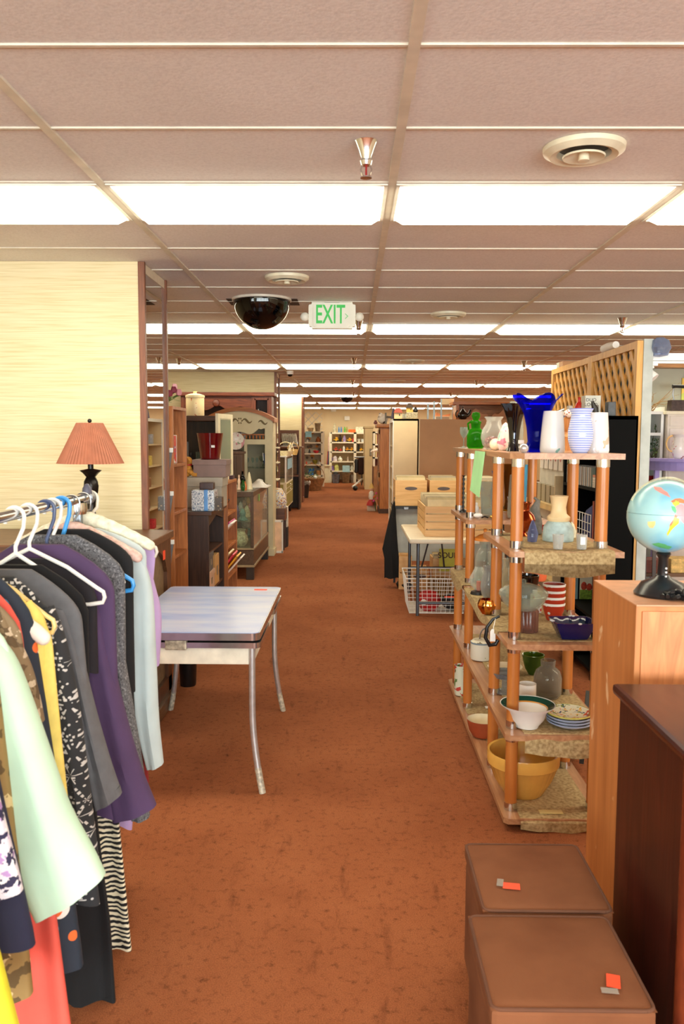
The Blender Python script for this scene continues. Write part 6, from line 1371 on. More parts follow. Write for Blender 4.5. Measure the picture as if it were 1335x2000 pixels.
# mahogany dresser at the edge of the picture
MAH = wood((72, 28, 20), (40, 14, 12), 'z', .7, .28, 'mahogany'); MAHY = wood((84, 34, 22), (50, 18, 14), 'y', .7, .25, 'mahogany')
dx0, dx1, dy0, dy1, dz = .775, 1.6, 1.86, 2.38, .955
o = thing('dresser', ((dx0 + dx1) / 2, (dy0 + dy1) / 2, 0), 'dark mahogany dresser cut off by the picture edge, in front of the oak cabinet box', 'dresser')
part('carcass', MB().box(dx0 + .01, dx1, dy0 + .02, dy1 - .01, .05, dz - .03, .004), MAH, o)
part('top', MB().box(dx0 - .012, dx1 + .02, dy0 - .015, dy1, dz - .03, dz, .012), MAHY, o)
part('corner_moulding', MB().tube([(dx0 + .02, dy0 + .02, .05), (dx0 + .02, dy0 + .02, dz - .035)], .018, 14), wood((120, 52, 26), (84, 32, 18), 'z', .7, .25, 'mahogany moulding'), o)
part('plinth', MB().box(dx0 - .004, dx1, dy0 + .004, dy1, 0, .07, .006), MAH, o)
for z in (.12, .39, .66):
    d_ = part('drawer', MB().box(dx0 + .05, dx1 - .03, dy0 + .006, dy0 + .022, z, z + .24, .006), MAH, o); part('drawer_pull', MB().tube([(1.1, dy0 + .005, z + .12), (1.12, dy0 - .02, z + .11), (1.18, dy0 - .02, z + .11), (1.2, dy0 + .005, z + .12)], .005), mat((150, 120, 60), .3, .9), d_)
# ================================================================== lattice screen and alcove beyond the shelving
LATW = wood((230, 178, 98), (204, 146, 72), 'z', .8, .5, 'lattice cedar'); GREYP = mat((150, 156, 154), .7, 0, .04, 3); GREYW = mat((170, 170, 158), .8, 0, .04, 2)
LX, LYA, LYM, LYB = 1.95, 5.72, 6.85, 8.15; LZ = 2.33
o = thing('lattice_screen', (LX, (LYA + LYB) / 2, 0), 'tall two-bay cedar lattice screen backed with grey panel, behind the shelving unit', 'screen')
part('backing_panel', MB().box(LX + .03, LX + .06, LYA, LYB, 0, LZ), GREYP, o, 'blue-grey backing panel')
part('end_post', MB().box(LX + .02, LX + .085, LYA - .012, LYA + .03, 0, LZ + .01), mat((176, 182, 178), .6), o, 'pale grey end post')
for y0, y1, dz in ((LYA, LYM, 0), (LYM, LYB, -.0)):
    p_ = part('bay_frame', MB().box(LX - .02, LX + .03, y0, y0 + .06, .02, LZ).box(LX - .02, LX + .03, y1 - .06, y1, .02, LZ).box(LX - .019, LX + .029, y0 + .06, y1 - .06, LZ - .05, LZ - .001).box(LX - .019, LX + .029, y0 + .06, y1 - .06, .02, .08), LATW, o)
    st = MB(); a0, a1, b0, b1 = y0 + .05, y1 - .05, .07, LZ - .045
    def clip(c_, s):   # line z = c_ + s*y inside the bay
        P = []
        for y in (a0, a1):
            z = c_ + s * y
            if b0 <= z <= b1: P.append((y, z))
        for z in (b0, b1):
            y = (z - c_) / s
            if a0 < y < a1: P.append((y, z))
        return P[:2] if len(P) >= 2 else None
    for s, xx in ((1.35, LX), (-1.35, LX + .014)):
        k = -75
        while k < 90:
            q = clip(k * .19, s); k += 1
            if q and abs(q[0][0] - q[1][0]) > .03: st.bar((xx, q[0][0], q[0][1]), (xx, q[1][0], q[1][1]), .012, .046)
    part('lattice_slats', st, LATW, o)
solo('plastic_bag', MB().lathe([(0, 0), (.05, .01), (.065, .06), (.05, .11), (.02, .13), (0, .13)], (LX + .13, LYA - .0, LZ - .11), 18, wave=lambda a, i, r, z: (r * (1 + .2 * math.sin(3 * a + i)), z)), glass((170, 184, 214), .5, .2), 'bluish clear plastic bundle on top corner of lattice screen', 'bag')
solo('paper_roll', MB().tube([(LX + .0, 6.55, LZ + .03), (LX + .01, 6.45, LZ + .035), (LX, 6.25, LZ + .03)], [.03, .034, .026], 12), STICK, 'white crumpled paper roll on top of the lattice screen', 'paper')
struct('wall_alcove', MB().box(LX + .1, 4.6, 8.35, 8.45, 0, 2.42), GREYW)
# track light and beam
zt = PY(1240, 690, 5.78).z
o = thing('track_light', (2.6, 5.78, zt), 'white ceiling track bar with small spotlight, fixed to the lattice screen end', 'track light')
part('track', MB().box(LX + .06, 4.4, 5.76, 5.83, zt - .05, zt), WHITE, o); part('lower_track', MB().box(LX + .06, 4.4, 5.775, 5.815, zt - .068, zt - .052), WHITE, o)
sx = XP(1272, 5.79, 2.1); part('stem', MB().tube([(sx, 5.795, zt - .068), (sx, 5.795, zt - .1)], .012, 10).box(sx - .03, sx + .03, 5.77, 5.82, zt - .085, zt - .066, .004), WHITE, o)
hd = MB().tube([(sx - .06, 5.80, zt - .09), (sx - .04, 5.79, zt - .115), (sx - .015, 5.775, zt - .145), (sx + .005, 5.76, zt - .17)], [.028, .028, .031, .035], 20); part('spot_head', hd, WHITE, o)
part('end_support', MB().box(4.36, 4.4, 5.77, 5.82, 0, zt - .05), GREYP, o)
struct('trim_7', MB().box(LX + .1, 4.6, 8.2, 8.35, 2.36, 2.42), wood((150, 104, 60), (112, 74, 40), 'x'))
# white display shelves on the alcove wall
Y = 7.95; wx0, wx1 = XP(1232, Y, 1.5), XP(1290, Y, 1.5)
zs = [PY(1260, y, Y).z for y in (803, 845, 895, 942)]
o = thing('white_shelves', ((wx0 + wx1) / 2, Y + .15, 0), 'white shelf unit with blue-patterned backing in the alcove beyond the lattice screen', 'shelf unit')
for x in (wx0 - .03, wx1 - .02): part('upright', MB().box(x, x + .025, Y, Y + .3, 0, zs[0]), WHITE, o)
for z in zs: part('shelf', MB().box(wx0, wx1 - .02, Y, Y + .3, z - .028, z), WHITE, o)
part('backing', MB().box(wx0, wx1, Y + .29, Y + .3, 0, zs[0]), GREYW, o)
part('patterned_paper', MB().box(wx0, (wx0 + wx1) / 2, Y + .28, Y + .289, .3, zs[0] - .03), blotch((96, 150, 164), [(66, 110, 130), (140, 180, 176)], 9, .6, 'noise', .56), o, 'blue-green patterned paper')
part('top_rail', MB().box(wx0 + .1, wx1 + .1, Y + .24, Y + .27, zs[0], zs[0] + .05), WHITE, o)
def sprig(name, c, n, L, label, seed, m=(60, 92, 50), lean=(0, 0)):
    rnd = random.Random(seed); o = thing(name, c, label, 'greenery'); st = MB(); lf = MB()
    for i in range(n):
        a = rnd.uniform(0, 2 * pi); tip = Vector(c) + Vector((L * .7 * math.cos(a) + lean[0], .3 * L * math.sin(a), L * rnd.uniform(.3, 1)))
        st.tube([Vector(c), Vector(c).lerp(tip, .5) + Vector((0, 0, L * .12)), tip], .003, 5)
        for k in range(9):
            b_ = Vector(c).lerp(tip, .3 + .7 * k / 9); d_ = Vector((rnd.uniform(-1, 1), rnd.uniform(-.6, .2), rnd.uniform(-.2, .8))).normalized() * L * .2; q = d_.cross(Vector((0, 1, 0))).normalized() * L * .035
            lf.prism([b_, b_ + d_ * .5 + q, b_ + d_, b_ + d_ * .5 - q], (0, .002, 0))
    part('stems', st, mat((90, 76, 50), .7), o); part('leaves', lf, mat(m, .6, 0, .2, 20), o)
Yi = Y + .1
c = on(1245, Yi, zs[0]); PEW = mat((168, 156, 136), .25, .85, .12)
o = thing('pewter_jug', c, 'pewter pear-shaped coffee pot on top of the white alcove shelves', 'jug'); r = W(17, Yi) / 2; h = W(30, Yi)
part('body', vessel_mb('carafe', c, r, h), PEW, o); part('handle', handle_mb(c, r * .8, h, pi, .25, 1.0, .9, .12), BLACK, o); part('lid', MB().lathe([(r * .55, h), (r * .3, h * 1.1), (.01, h * 1.18), (0, h * 1.25)], c, 18), PEW, o)
rnd = random.Random(11); tw = MB(); b0 = Vector(on(1258, Y + .16, zs[0]))
for i in range(11):
    d = Vector((rnd.uniform(-.2, 1), rnd.uniform(-.15, .15), rnd.uniform(.15, .9))); pts = [b0]
    for k in range(6): pts.append(pts[-1] + d * .055 + Vector((rnd.uniform(-.03, .03), rnd.uniform(-.02, .02), rnd.uniform(-.03, .03))))
    tw.tube(pts, [.006 - .0008 * k for k in range(7)], 5)
o = thing('twig_spray', tuple(b0), 'bare curly willow twigs behind the pewter pot in the alcove', 'twigs'); part('twigs', tw, mat((150, 116, 72), .7), o); part('holder', MB().lathe([(0, 0), (.03, 0), (.022, .05), (.026, .07), (0, .07)], b0, 14), GREYP, o)
for k, (px, cc, lb) in enumerate(((1238, (40, 20, 30), 'dark plum mug at the lattice end of top alcove shelf'), (1246, (110, 176, 196), 'pale blue mug between dark mugs on the top alcove shelf'), (1253, (18, 14, 16), 'black mug beside the pale blue mug in the alcove'), (1261, (22, 18, 26), 'black mug with bright reflection, last in row on the top alcove shelf'))):
    vessel('mug', 'mug', px, Yi, zs[1], 8, 17, mat(cc, .15), lb, 'mug', 'row of mugs in the alcove', handle=0)
sprig('leaf_sprig', on(1278, Yi, zs[1]), 4, .12, 'dark leafy sprig lying on the top alcove shelf beside mugs', 3)
c = on(1240, Yi, zs[2]); vessel('cream_pitcher', 'mug', 1238, Yi, zs[2], 11, 25, mat((240, 226, 180), .3), 'cream pitcher with round handle on the middle alcove shelf', 'pitcher', handle=0)
sprig('fern', on(1270, Yi, zs[2]), 6, .22, 'dark green fern sprig on the middle alcove shelf', 5, (44, 76, 44)); sprig('ivy_sprig', on(1277, Yi - .03, zs[2]), 5, .14, 'lighter green sprig lying on the middle alcove shelf in front of the fern', 6, (110, 132, 60))
vessel('bud_vase', 'vase_round', 1238, Yi, zs[3], 9, 12, glass((190, 204, 220), .4), 'small clear bud vase on the lower alcove shelf', 'vase')
for k, px in enumerate((1262, 1276)):
    c = on(px, Yi, zs[3]); o = thing('red_coaster_stack', c, ['stack of dark red ridged rings nearer the bud vase', 'stack of dark red ridged rings nearer the ivory cabinet'][k], 'ornament', 'red ridged rings')
    part('rings', MB().lathe([(0, 0)] + [(.035 + .006 * (i % 2), .006 * i) for i in range(11)] + [(0, .06)], c, 22), mat((132, 26, 22), .35), o); part('knob', MB().ball((c[0], c[1], c[2] + .064), .008), mat((150, 40, 30), .3), o)
# ivory cabinet with iron and floral pitcher
Y = 7.88; ix0 = wx1 + .012; izt = PY(1300, 803, Y).z
o = thing('ivory_cabinet', (ix0 + .5, Y + .25, 0), 'tall ivory painted cupboard at picture edge, carrying the old iron', 'cupboard')
part('body', MB().box(ix0 + .01, ix0 + 1, Y + .015, Y + .5, 0, izt - .03), mat((226, 214, 200), .5, 0, .03), o); part('top', MB().box(ix0 - .015, ix0 + 1.02, Y - .015, Y + .52, izt - .03, izt, .005), IVORY, o); part('drawer_front', MB().box(ix0 + .03, ix0 + .97, Y + .005, Y + .016, izt - .14, izt - .045, .004), mat((226, 214, 200), .5, 0, .03), o); part('door', MB().box(ix0 + .03, ix0 + .97, Y + .005, Y + .016, .1, izt - .16, .004), mat((230, 218, 206), .5, 0, .03), o)
c = Vector(on(1322, Y + .15, izt)); k_ = Y / F; 
o = thing('flat_iron', tuple(c), 'old dark flat iron with black handle on top of the ivory cupboard', 'iron')
x0, x1 = XP(1304, Y + .1, izt), XP(1345, Y + .1, izt); hz = W(22, Y)
part('body', MB().prism([(x0, Y + .06, izt), (x1, Y + .06, izt), (x1 - .01, Y + .06, izt + hz), (x0 + .01, Y + .06, izt + hz)], (0, .11, 0)), mat((62, 46, 42), .4, .5, .2, 30), o)
part('arch', MB().tube([(x0 + .05, Y + .115, izt + hz), (x0 + .035, Y + .115, izt + hz + .06), (x0 + .045, Y + .115, izt + hz + .125)], .006, 8).tube([(x1 - .04, Y + .115, izt + hz), (x1 - .04, Y + .115, izt + hz + .125)], .006, 8), STEEL, o); part('handle', MB().tube([(x0 + .03, Y + .115, izt + hz + .13), (x0 + .06, Y + .115, izt + hz + .132), (x1 - .02, Y + .115, izt + hz + .128)], [.02, .016, .018], 12), BLACK, o)
solo('print', MB().box(XP(1327, 8.33, 1.9), XP(1360, 8.33, 1.9), 8.33, 8.348, PY(1330, 792, 8.33).z, PY(1330, 738, 8.33).z), blotch((190, 200, 96), [(120, 170, 80), (226, 190, 90)], 8, .5, 'noise', .55), 'yellow-green art print at picture edge above the iron', 'print')
# lavender wall table
LAV = mat((164, 146, 206), .5, 0, .04); Y = 7.38; vx0 = XP(1289, Y, 1.45); vz = PY(1310, 897, Y).z
o = thing('lavender_table', (vx0 + .4, Y + .25, 0), 'lavender painted half-round table in front of the ivory cupboard', 'table')
part('top', MB().prism([(vx0 + .38 - .38 * math.cos(pi * k / 20), Y + .45 - .45 * math.sin(pi * k / 20), vz - .025) for k in range(21)], (0, 0, .025)), LAV, o); part('apron', MB().prism([(vx0 + .38 - .33 * math.cos(pi * k / 20), Y + .45 - .4 * math.sin(pi * k / 20), vz - .11) for k in range(21)], (0, 0, .085)), LAV, o)
for x in (vx0 + .1, vx0 + .38, vx0 + .66): part('leg', MB().box(x - .02, x + .02, Y + (.36 if x != vx0 + .38 else .1), Y + (.4 if x != vx0 + .38 else .14), 0, vz - .1), LAV, o)
c = on(1323, Y + .22, vz); r = W(30, Y) / 2; h = W(48, Y)
o = thing('floral_pitcher', c, 'white china pitcher with gold handle and rose print on the lavender table', 'pitcher')
part('body', vessel_mb('vase_bulge', c, r, h), blotch((236, 226, 222), [(150, 40, 70), (214, 150, 150)], 10, .2, 'noise', .66), o); part('handle', handle_mb(c, r, h, pi, .3, .95, .8, .11), mat((226, 180, 110), .3), o)
o = thing('dark_chair', (2.35, 6.75, 0), 'dark wooden chair with open slatted back, seen beneath the globe', 'chair')
DK = mat((58, 40, 28), .4, 0, .15); zb_ = .92
part('seat', MB().box(2.2, 2.62, 6.5, 6.9, .43, .47, .006), DK, o)
for x, y, z in ((2.21, 6.87, zb_), (2.59, 6.87, zb_), (2.21, 6.52, .43), (2.59, 6.52, .43)): part('leg', MB().bar((x, y, 0), (x + (.0), y + (.05 if z > .5 else 0), z), .035), mat((112, 74, 44), .4, 0, .1), o)
part('backrest', MB().box(2.2, 2.61, 6.88, 6.93, zb_ - .1, zb_, .005), DK, o)
for x in (2.29, 2.37, 2.45, 2.53): part('slat', MB().bar((x, 6.89, .46), (x, 6.91, zb_ - .08), .03, .012), DK, o)
Y = 7.0
o = thing('low_bench', (2.62, 7.15, 0), 'low wooden bench with pinkish boxes beneath the lavender table', 'bench'); part('top', MB().box(2.3, 3.2, 7.0, 7.25, .5, .53), wood((120, 84, 50), (90, 60, 36), 'x'), o)
for x in (2.32, 3.14): part('leg', MB().box(x, x + .04, 7.02, 7.22, 0, .5), wood((120, 84, 50), (90, 60, 36), 'z'), o)
solo('brown_box', MB().box(2.32, 2.66, 7.02, 7.22, .53, .64, .004), mat((126, 68, 54), .6, 0, .1, 30), 'reddish brown flat box on the low bench under the globe', 'box'); solo('wicker_tray', MB().box(2.72, 3.05, 7.02, 7.22, .53, .65, .01), CNE, 'wicker tray on the low bench, right of the globe stem', 'tray')
# ================================================================== black bookcases in front of the lattice
BKW = mat((3, 3, 3), .7, 0, .1); BKW.node_tree.nodes['Principled BSDF'].inputs['Specular IOR Level'].default_value = .1; bx0, bx1, by0, by1 = XP(1160, 5.62, 1.0), LX - .03, 5.62, 6.5; bz = PY(1190, 812, 5.62).z
o = thing('black_bookcase', ((bx0 + bx1) / 2, (by0 + by1) / 2, 0), 'tall black bookcase of discs and books standing end-on before the lattice screen', 'bookcase')
part('end_panel', MB().box(bx0, bx1, by0, by0 + .025, 0, bz), BKW, o); part('end_panel', MB().box(bx0, bx1, by1 - .025, by1, 0, bz), BKW, o); part('back_panel', MB().box(bx1 - .012, bx1, by0, by1, 0, bz), BKW, o); part('top', MB().box(bx0, bx1, by0, by1, bz - .025, bz), BKW, o)
BS = [.08, .45, .95, 1.33]
for z in BS: part('shelf', MB().box(bx0, bx1 - .012, by0 + .025, by1 - .025, z - .022, z), BKW, o)
rnd = random.Random(2); proto = None
dc = [(206, 206, 204), (150, 160, 176), (120, 130, 120), (216, 200, 180), (90, 96, 110), (190, 170, 150)]
y = by0 + .04; k = 0
while y < by1 - .06:
    w_ = .011; h_ = .135
    if y > by0 + .17:
        solo('disc_case', MB().box(bx0 + .012, bx0 + .15, y, y + w_ - .0015, 1.33, 1.33 + h_), mat(dc[k % 6], .25, 0, .04), 'thin upright disc case in the row on upper shelf of black bookcase', 'disc case', 'disc cases in the black bookcase')
    y += w_ * (1.9 if k % 3 == 0 else 1.25); k += 1
for k in range(5): solo('paperback', MB().box(bx0 + .012, bx0 + .16, by0 + .03, by0 + .13, 1.33 + .018 * k, 1.346 + .018 * k), mat(((226, 214, 196), (216, 140, 110))[k == 4], .6), f'small paperback lying flat in the pile on disc shelf, {ordinal(k)} from the bottom', 'book', 'paperbacks lying on the disc shelf')
o = thing('wire_basket', (bx0 + .1, 6.02, .95), 'white wire basket holding a blue bag in the black bookcase', 'basket')
wb = MB()
for i in range(8): yy = 5.76 + .07 * i; wb.tube([(bx0 + .01, yy, .952), (bx0 + .01, yy, 1.14)], .003, 5)
for i in range(4): wb.tube([(bx0 + .01, 5.76, .955 + .06 * i), (bx0 + .01, 6.25, .955 + .06 * i)], .003, 5)
part('wires', wb, WHITE, o); solo('blue_bag', MB().lathe([(0, 0), (.11, 0), (.12, .1), (.09, .19), (.05, .23), (0, .22)], (bx0 + .145, 6.0, .953), 20, 1, 1.8), mat((24, 40, 104), .7, 0, .15, 20), 'navy blue cloth bag inside the white wire basket', 'bag')
o = thing('big_book', (bx0 + .1, 5.7, .95), 'tall white and red hardback standing beside the wire basket', 'book'); part('cover', MB().box(bx0 + .004, bx0 + .2, 5.66, 5.69, .95, 1.24), mat((214, 206, 200), .4), o); part('spine', MB().box(bx0 + .0, bx0 + .006, 5.66, 5.69, .95, 1.24), mat((150, 60, 50), .4), o)
# children's book standing at the foot of the bookcase
Y = 6.25; zb_ = .45; c0 = XP(1131, Y, .5); c1 = XP(1150, Y, .5)
o = thing('picture_book', ((c0 + c1) / 2, Y, zb_), "children's picture book lettered Barn with red figures on grass, low in the black bookcase", 'book')
hb = W(62, Y); part('cover', MB().box(c0, c1 + .06, Y, Y + .012, zb_, zb_ + hb), mat((226, 224, 206), .5), o); part('grass', MB().box(c0, c1 + .06, Y - .001, Y, zb_, zb_ + hb * .3), mat((110, 140, 50), .5, 0, .3, 60), o); part('figures', MB().ball((c0 + .03, Y, zb_ + hb * .42), .022, 1, .08, 1.5).ball((c0 + .07, Y, zb_ + hb * .38), .022, 1, .08, 1.4), mat((170, 60, 40), .5, 0, .3, 60), o)
text_mesh('lettering', 'Barn', .05, (c0 + .055, Y - .0015, zb_ + hb * .85), (pi / 2, 0, 0), mat((70, 130, 60), .5), o, .0005)
solo('teal_book', MB().box(c0 - .06, c0 - .015, Y, Y + .15, zb_, zb_ + hb * .95), mat((120, 160, 176), .5), 'pale teal book standing beside the picture book', 'book')
solo('black_tray', MB().lathe([(0, 0), (.15, 0), (.17, .03), (.16, .03), (.14, .008), (0, .008)], (bx0 + .02, 6.2, .2), 26), BLACK, 'round black tray on the low shelf under picture book', 'tray').location.z = .085
# on top of the black bookcase
Y = 5.75
vessel('red_canister', 'bottle', 1129, 6.3, bz, 16, 40, mat((216, 48, 36), .35), 'red plastic canister on top of the black bookcase', 'canister')
p0, p1 = XP(1141, Y + .15, bz), XP(1171, Y + .15, bz); hh = W(42, Y)
o = thing('printed_box', ((p0 + p1) / 2, Y + .2, bz), 'pale grey box with dark lettering and small picture, on top of the black bookcase', 'box')
part('box_body', MB().box(p0, p1, Y + .15, Y + .25, bz, bz + hh, .002), mat((206, 204, 192), .5), o); part('picture', MB().box(p0 + .065, p1 - .015, Y + .147, Y + .151, bz + .01, bz + hh * .55), mat((110, 100, 90), .5, 0, .2, 40), o)
for i, t_ in enumerate(('DUO', 'LOCO')): text_mesh('lettering', t_, .032, (p0 + .04, Y + .1485, bz + hh - .032 - .032 * i), (pi / 2, 0, 0), mat((90, 90, 88), .5), o, .0005)
boxy('dark_box', 1186, 1201, Y, bz, 28, .08, mat((52, 50, 50), .4, 0, .2, 40), 'dark photo box standing near the end of black bookcase top', 'box')
boxy('card_pack', 1109, 1117, 6.3, bz, 24, .06, blotch((220, 216, 206), [(150, 50, 50)], 24, .5, 'noise', .6), 'small white and red pack on black bookcase beside the red canister', 'pack')
o = thing('dark_figure', on(1163, 5.68, bz), 'small dark bird figure in front of the pale grey printed box', 'figure'); c = on(1163, 5.7, bz)
part('body', MB().tube([c, (c[0] - .01, c[1], c[2] + .05), (c[0] - .03, c[1], c[2] + .1)], [.018, .022, .008], 10), mat((40, 38, 34), .5), o); part('base', MB().lathe([(0, 0), (.02, 0), (.02, .006), (0, .006)], c, 12), BLACK, o)
# ================================================================== greeting-card and trinket rack beyond the bookcase
BEI = mat((196, 178, 140), .6, 0, .04)
o = thing('card_rack', (1.75, 7.2, 0), 'beige card and trinket rack between the black bookcase and the record tables', 'display rack')
e0, e1 = XP(1082, 6.75, 1.1), XP(1108, 6.75, 1.1); rz = PY(1095, 930, 6.75).z
part('end_panel', MB().box(e0, e1, 6.75, 6.78, 0, rz), BEI, o); part('back_panel', MB().box(e1 - .01, e1 + .02, 6.75, 7.75, 0, 1.62), mat((206, 200, 186), .6), o)
for z in (1.12, .82, .5): part('shelf', MB().box(e0 - .02, e1 - .01, 6.78, 7.75, z - .05, z), mat((222, 190, 130), .5), o)
for i in range(5):
    yy = 6.85 + .17 * i; o2 = thing('greeting_card', (e1 - .05, yy, 1.34), f'white greeting card with pink flower, {ordinal(i)} along upper row of the card rack', 'card', 'greeting cards in the rack'); part('card', MB().box(e1 - .03, e1 - .025, yy, yy + .13, 1.4, 1.58), mat((228, 220, 212), .5), o2); part('flower', MB().ball((e1 - .031, yy + .065, 1.5), .03, .1, 1, 1, 10, 6), mat((206, 130, 130), .5, 0, .2, 50), o2)
    solo('card_packet', MB().box(e0 + .02, e1 - .04, yy, yy + .12, 1.12, 1.27), glass((220, 214, 196), .5, .2), f'clear-wrapped card packet, {ordinal(i)} along the lower row of the card rack', 'packet', 'card packets')
cols_ = [((30, 36, 70), 'navy'), ((226, 110, 90), 'coral'), ((40, 40, 44), 'black'), ((190, 190, 180), 'silver'), ((200, 50, 40), 'red'), ((120, 90, 60), 'brown')]
for i, (cc, nm) in enumerate(cols_):
    solo('trinket', MB().lathe([(0, 0), (.05, 0), (.055, .03), (.03, .08), (.04, .11), (0, .14)], (e0 + .05 + .04 * (i % 2), 6.88 + .15 * i, .82), 12, wave=lambda a, i_, r, z: (r * (1 + .2 * math.sin(3 * a + i_)), z)), mat(cc, .35, 0, .2, 50), f'{nm} knick-knack on the middle shelf of the card rack', 'trinket', 'knick-knacks in the card rack')
# ================================================================== record tables and crates
PINEC = wood((232, 186, 126), (214, 162, 100), 'x', .7, .5, 'crate pine'); PINECZ = wood((234, 190, 130), (216, 166, 104), 'y', .7, .5, 'crate pine')
FTX0, FTX1, FTY0, FTY1, FTZ = .535, 1.55, 7.62, 8.95, .735
o = thing('folding_table', ((FTX0 + FTX1) / 2, (FTY0 + FTY1) / 2, 0), 'white folding table with grey steel legs carrying the slatted record crate', 'table')
part('table_top', MB().box(FTX0, FTX1, FTY0, FTY1, FTZ - .045, FTZ, .018), mat((226, 214, 190), .4, 0, .02), o)
GS = mat((96, 102, 110), .35, .7, .06)
for x in (FTX0 + .09, FTX1 - .09):
    for y in (FTY0 + .08, FTY1 - .12): part('leg', MB().tube([(x, y, 0), (x, y, FTZ - .05)], .0155, 12), GS, o)
part('cross_bar', MB().tube([(FTX0 + .09, FTY1 - .12, .28), (FTX1 - .09, FTY1 - .12, .28)], .012, 10).tube([(FTX0 + .09, FTY0 + .08, .12), (FTX1 - .09, FTY0 + .08, .12)], .012, 10), GS, o)
part('brace', MB().tube([(FTX0 + .3, FTY1 - .3, FTZ - .05), (FTX0 + .22, FTY1 - .14, .29)], .009, 8).tube([(FTX0 + .4, FTY1 - .3, FTZ - .05), (FTX0 + .46, FTY1 - .14, .29)], .009, 8), GS, o)
# slatted crate
def crate(name, x0, x1, y0, y1, z, h, label, n=4, handle=False):
    o = thing(name, ((x0 + x1) / 2, (y0 + y1) / 2, z), label, 'crate'); g = .014; sh = (h - g * (n - 1)) / n
    for nm, bx_ in (('front_panel', (x0, x1, y0, y0 + .014)), ('rear_panel', (x0, x1, y1 - .014, y1)), ('end_panel', (x0, x0 + .014, y0 + .014, y1 - .014)), ('end_panel', (x1 - .014, x1, y0 + .014, y1 - .014))):
        m = MB()
        if nm == 'end_panel' or n == 1:
            if n > 1:
                a, b_, c_, d_ = bx_
                for i in range(n): m.box(a, b_, c_, d_, z + i * (sh + g), z + i * (sh + g) + sh, .002)
                m.box(a - .001, b_ + .001, c_, c_ + .05, z, z + h).box(a - .001, b_ + .001, d_ - .05, d_, z, z + h)
            else: m.box(*bx_, z, z + h, .003)
        else:
            for i in range(n): m.box(*bx_, z + i * (sh + g), z + i * (sh + g) + sh, .002)
        part(nm, m, PINEC if nm != 'end_panel' else PINECZ, o)
    part('bottom', MB().box(x0 + .012, x1 - .012, y0 + .012, y1 - .012, z, z + .012), PINEC, o)
    if handle:
        xm = (x0 + x1) / 2; part('hand_hole', MB().prism([(xm + .055 * math.cos(a) * (1.3 if True else 1), y0 - .0025, z + h * .68 + .02 * math.sin(a)) for a in [2 * pi * k / 20 for k in range(20)]], (0, .003, 0)), mat((96, 84, 84), .7), o, 'dark hand hole'); part('knot', MB().prism([(xm + .13 + .012 * math.cos(a), y0 - .0015, z + h * .42 + .012 * math.sin(a)) for a in [2 * pi * k / 14 for k in range(14)]], (0, .002, 0)), mat((176, 104, 56), .6), o)
    return o
cx_0, cx_1 = XP(829, 7.85, .9), XP(962, 7.85, .9)
crate('record_crate', cx_0 - .0, cx_1, 7.82, 8.72, FTZ, .285, 'slatted pine crate packed with record sleeves, on the white folding table')
SLV = [(226, 206, 160), (206, 184, 136), (190, 176, 150), (236, 222, 190), (170, 150, 116)]
proto = None
for i in range(34):
    y = 7.86 + .0245 * i; lean = .05
    m_ = MB().prism([(cx_0 + .03, y, FTZ + .014), (cx_1 - .03, y, FTZ + .014), (cx_1 - .03, y + lean, FTZ + .365 - .02 * (i % 3 == 0)), (cx_0 + .03, y + lean, FTZ + .365 - .02 * (i % 3 == 0))], (0, .006, 0))
    solo('record_sleeve', m_, mat(SLV[i % 5], .7), 'upright record sleeve packed in the slatted pine crate', 'record', 'records in the slatted crate')
# black stand behind with two plain pine boxes of records
BY = 9.5; sz = PY(800, 988, BY).z
o = thing('record_stand', (1.1, BY + .3, 0), 'black metal stand with grey panel carrying the plain pine record boxes', 'stand')
s0, s1 = XP(768, BY, .9), XP(985, BY, .9)
part('top_frame', MB().box(s0, s1, BY - .03, BY + .62, sz - .03, sz, .004), BLACK, o); part('panel', MB().box(s0 + .01, s1, BY + .02, BY + .035, .25, sz - .03), mat((166, 168, 164), .6), o)
for x in (s0 + .005, s1 - .03):
    for y in (BY - .02, BY + .57): part('leg', MB().box(x, x + .025, y, y + .025, 0, sz - .03), BLACK, o)
part('clip', MB().box(XP(788, BY, sz), XP(797, BY, sz), BY - .04, BY - .03, sz - .04, sz - .01, .003), STEEL, o)
def recbox(p0, p1, label, dark):
    x0, x1 = XP(p0, BY, sz), XP(p1, BY, sz); h = W(50, BY)
    crate('record_box', x0, x1, BY, BY + .5, sz, h, label, 1, True)
    for i in range(9): solo('record_sleeve', MB().box(x0 + .02, x1 - .02, BY + .03 + .05 * i, BY + .038 + .05 * i, sz + .014, sz + h + .03 + .015 * (i % 2)), mat(SLV[(i + dark) % 5], .7), f'record sleeve in the plain pine box {["nearest the aisle", "behind the slatted crate", "between the shelf posts"][dark]}', 'record', 'records in plain pine box ' + ('abc'[dark]))
recbox(771, 833, 'plain pine record box with hand hole and knot, nearer the aisle', 0); recbox(838, 893, 'plain pine record box with hand hole, behind the slatted crate', 1); recbox(898, 966, 'plain pine record box seen between the orange shelf posts', 2)
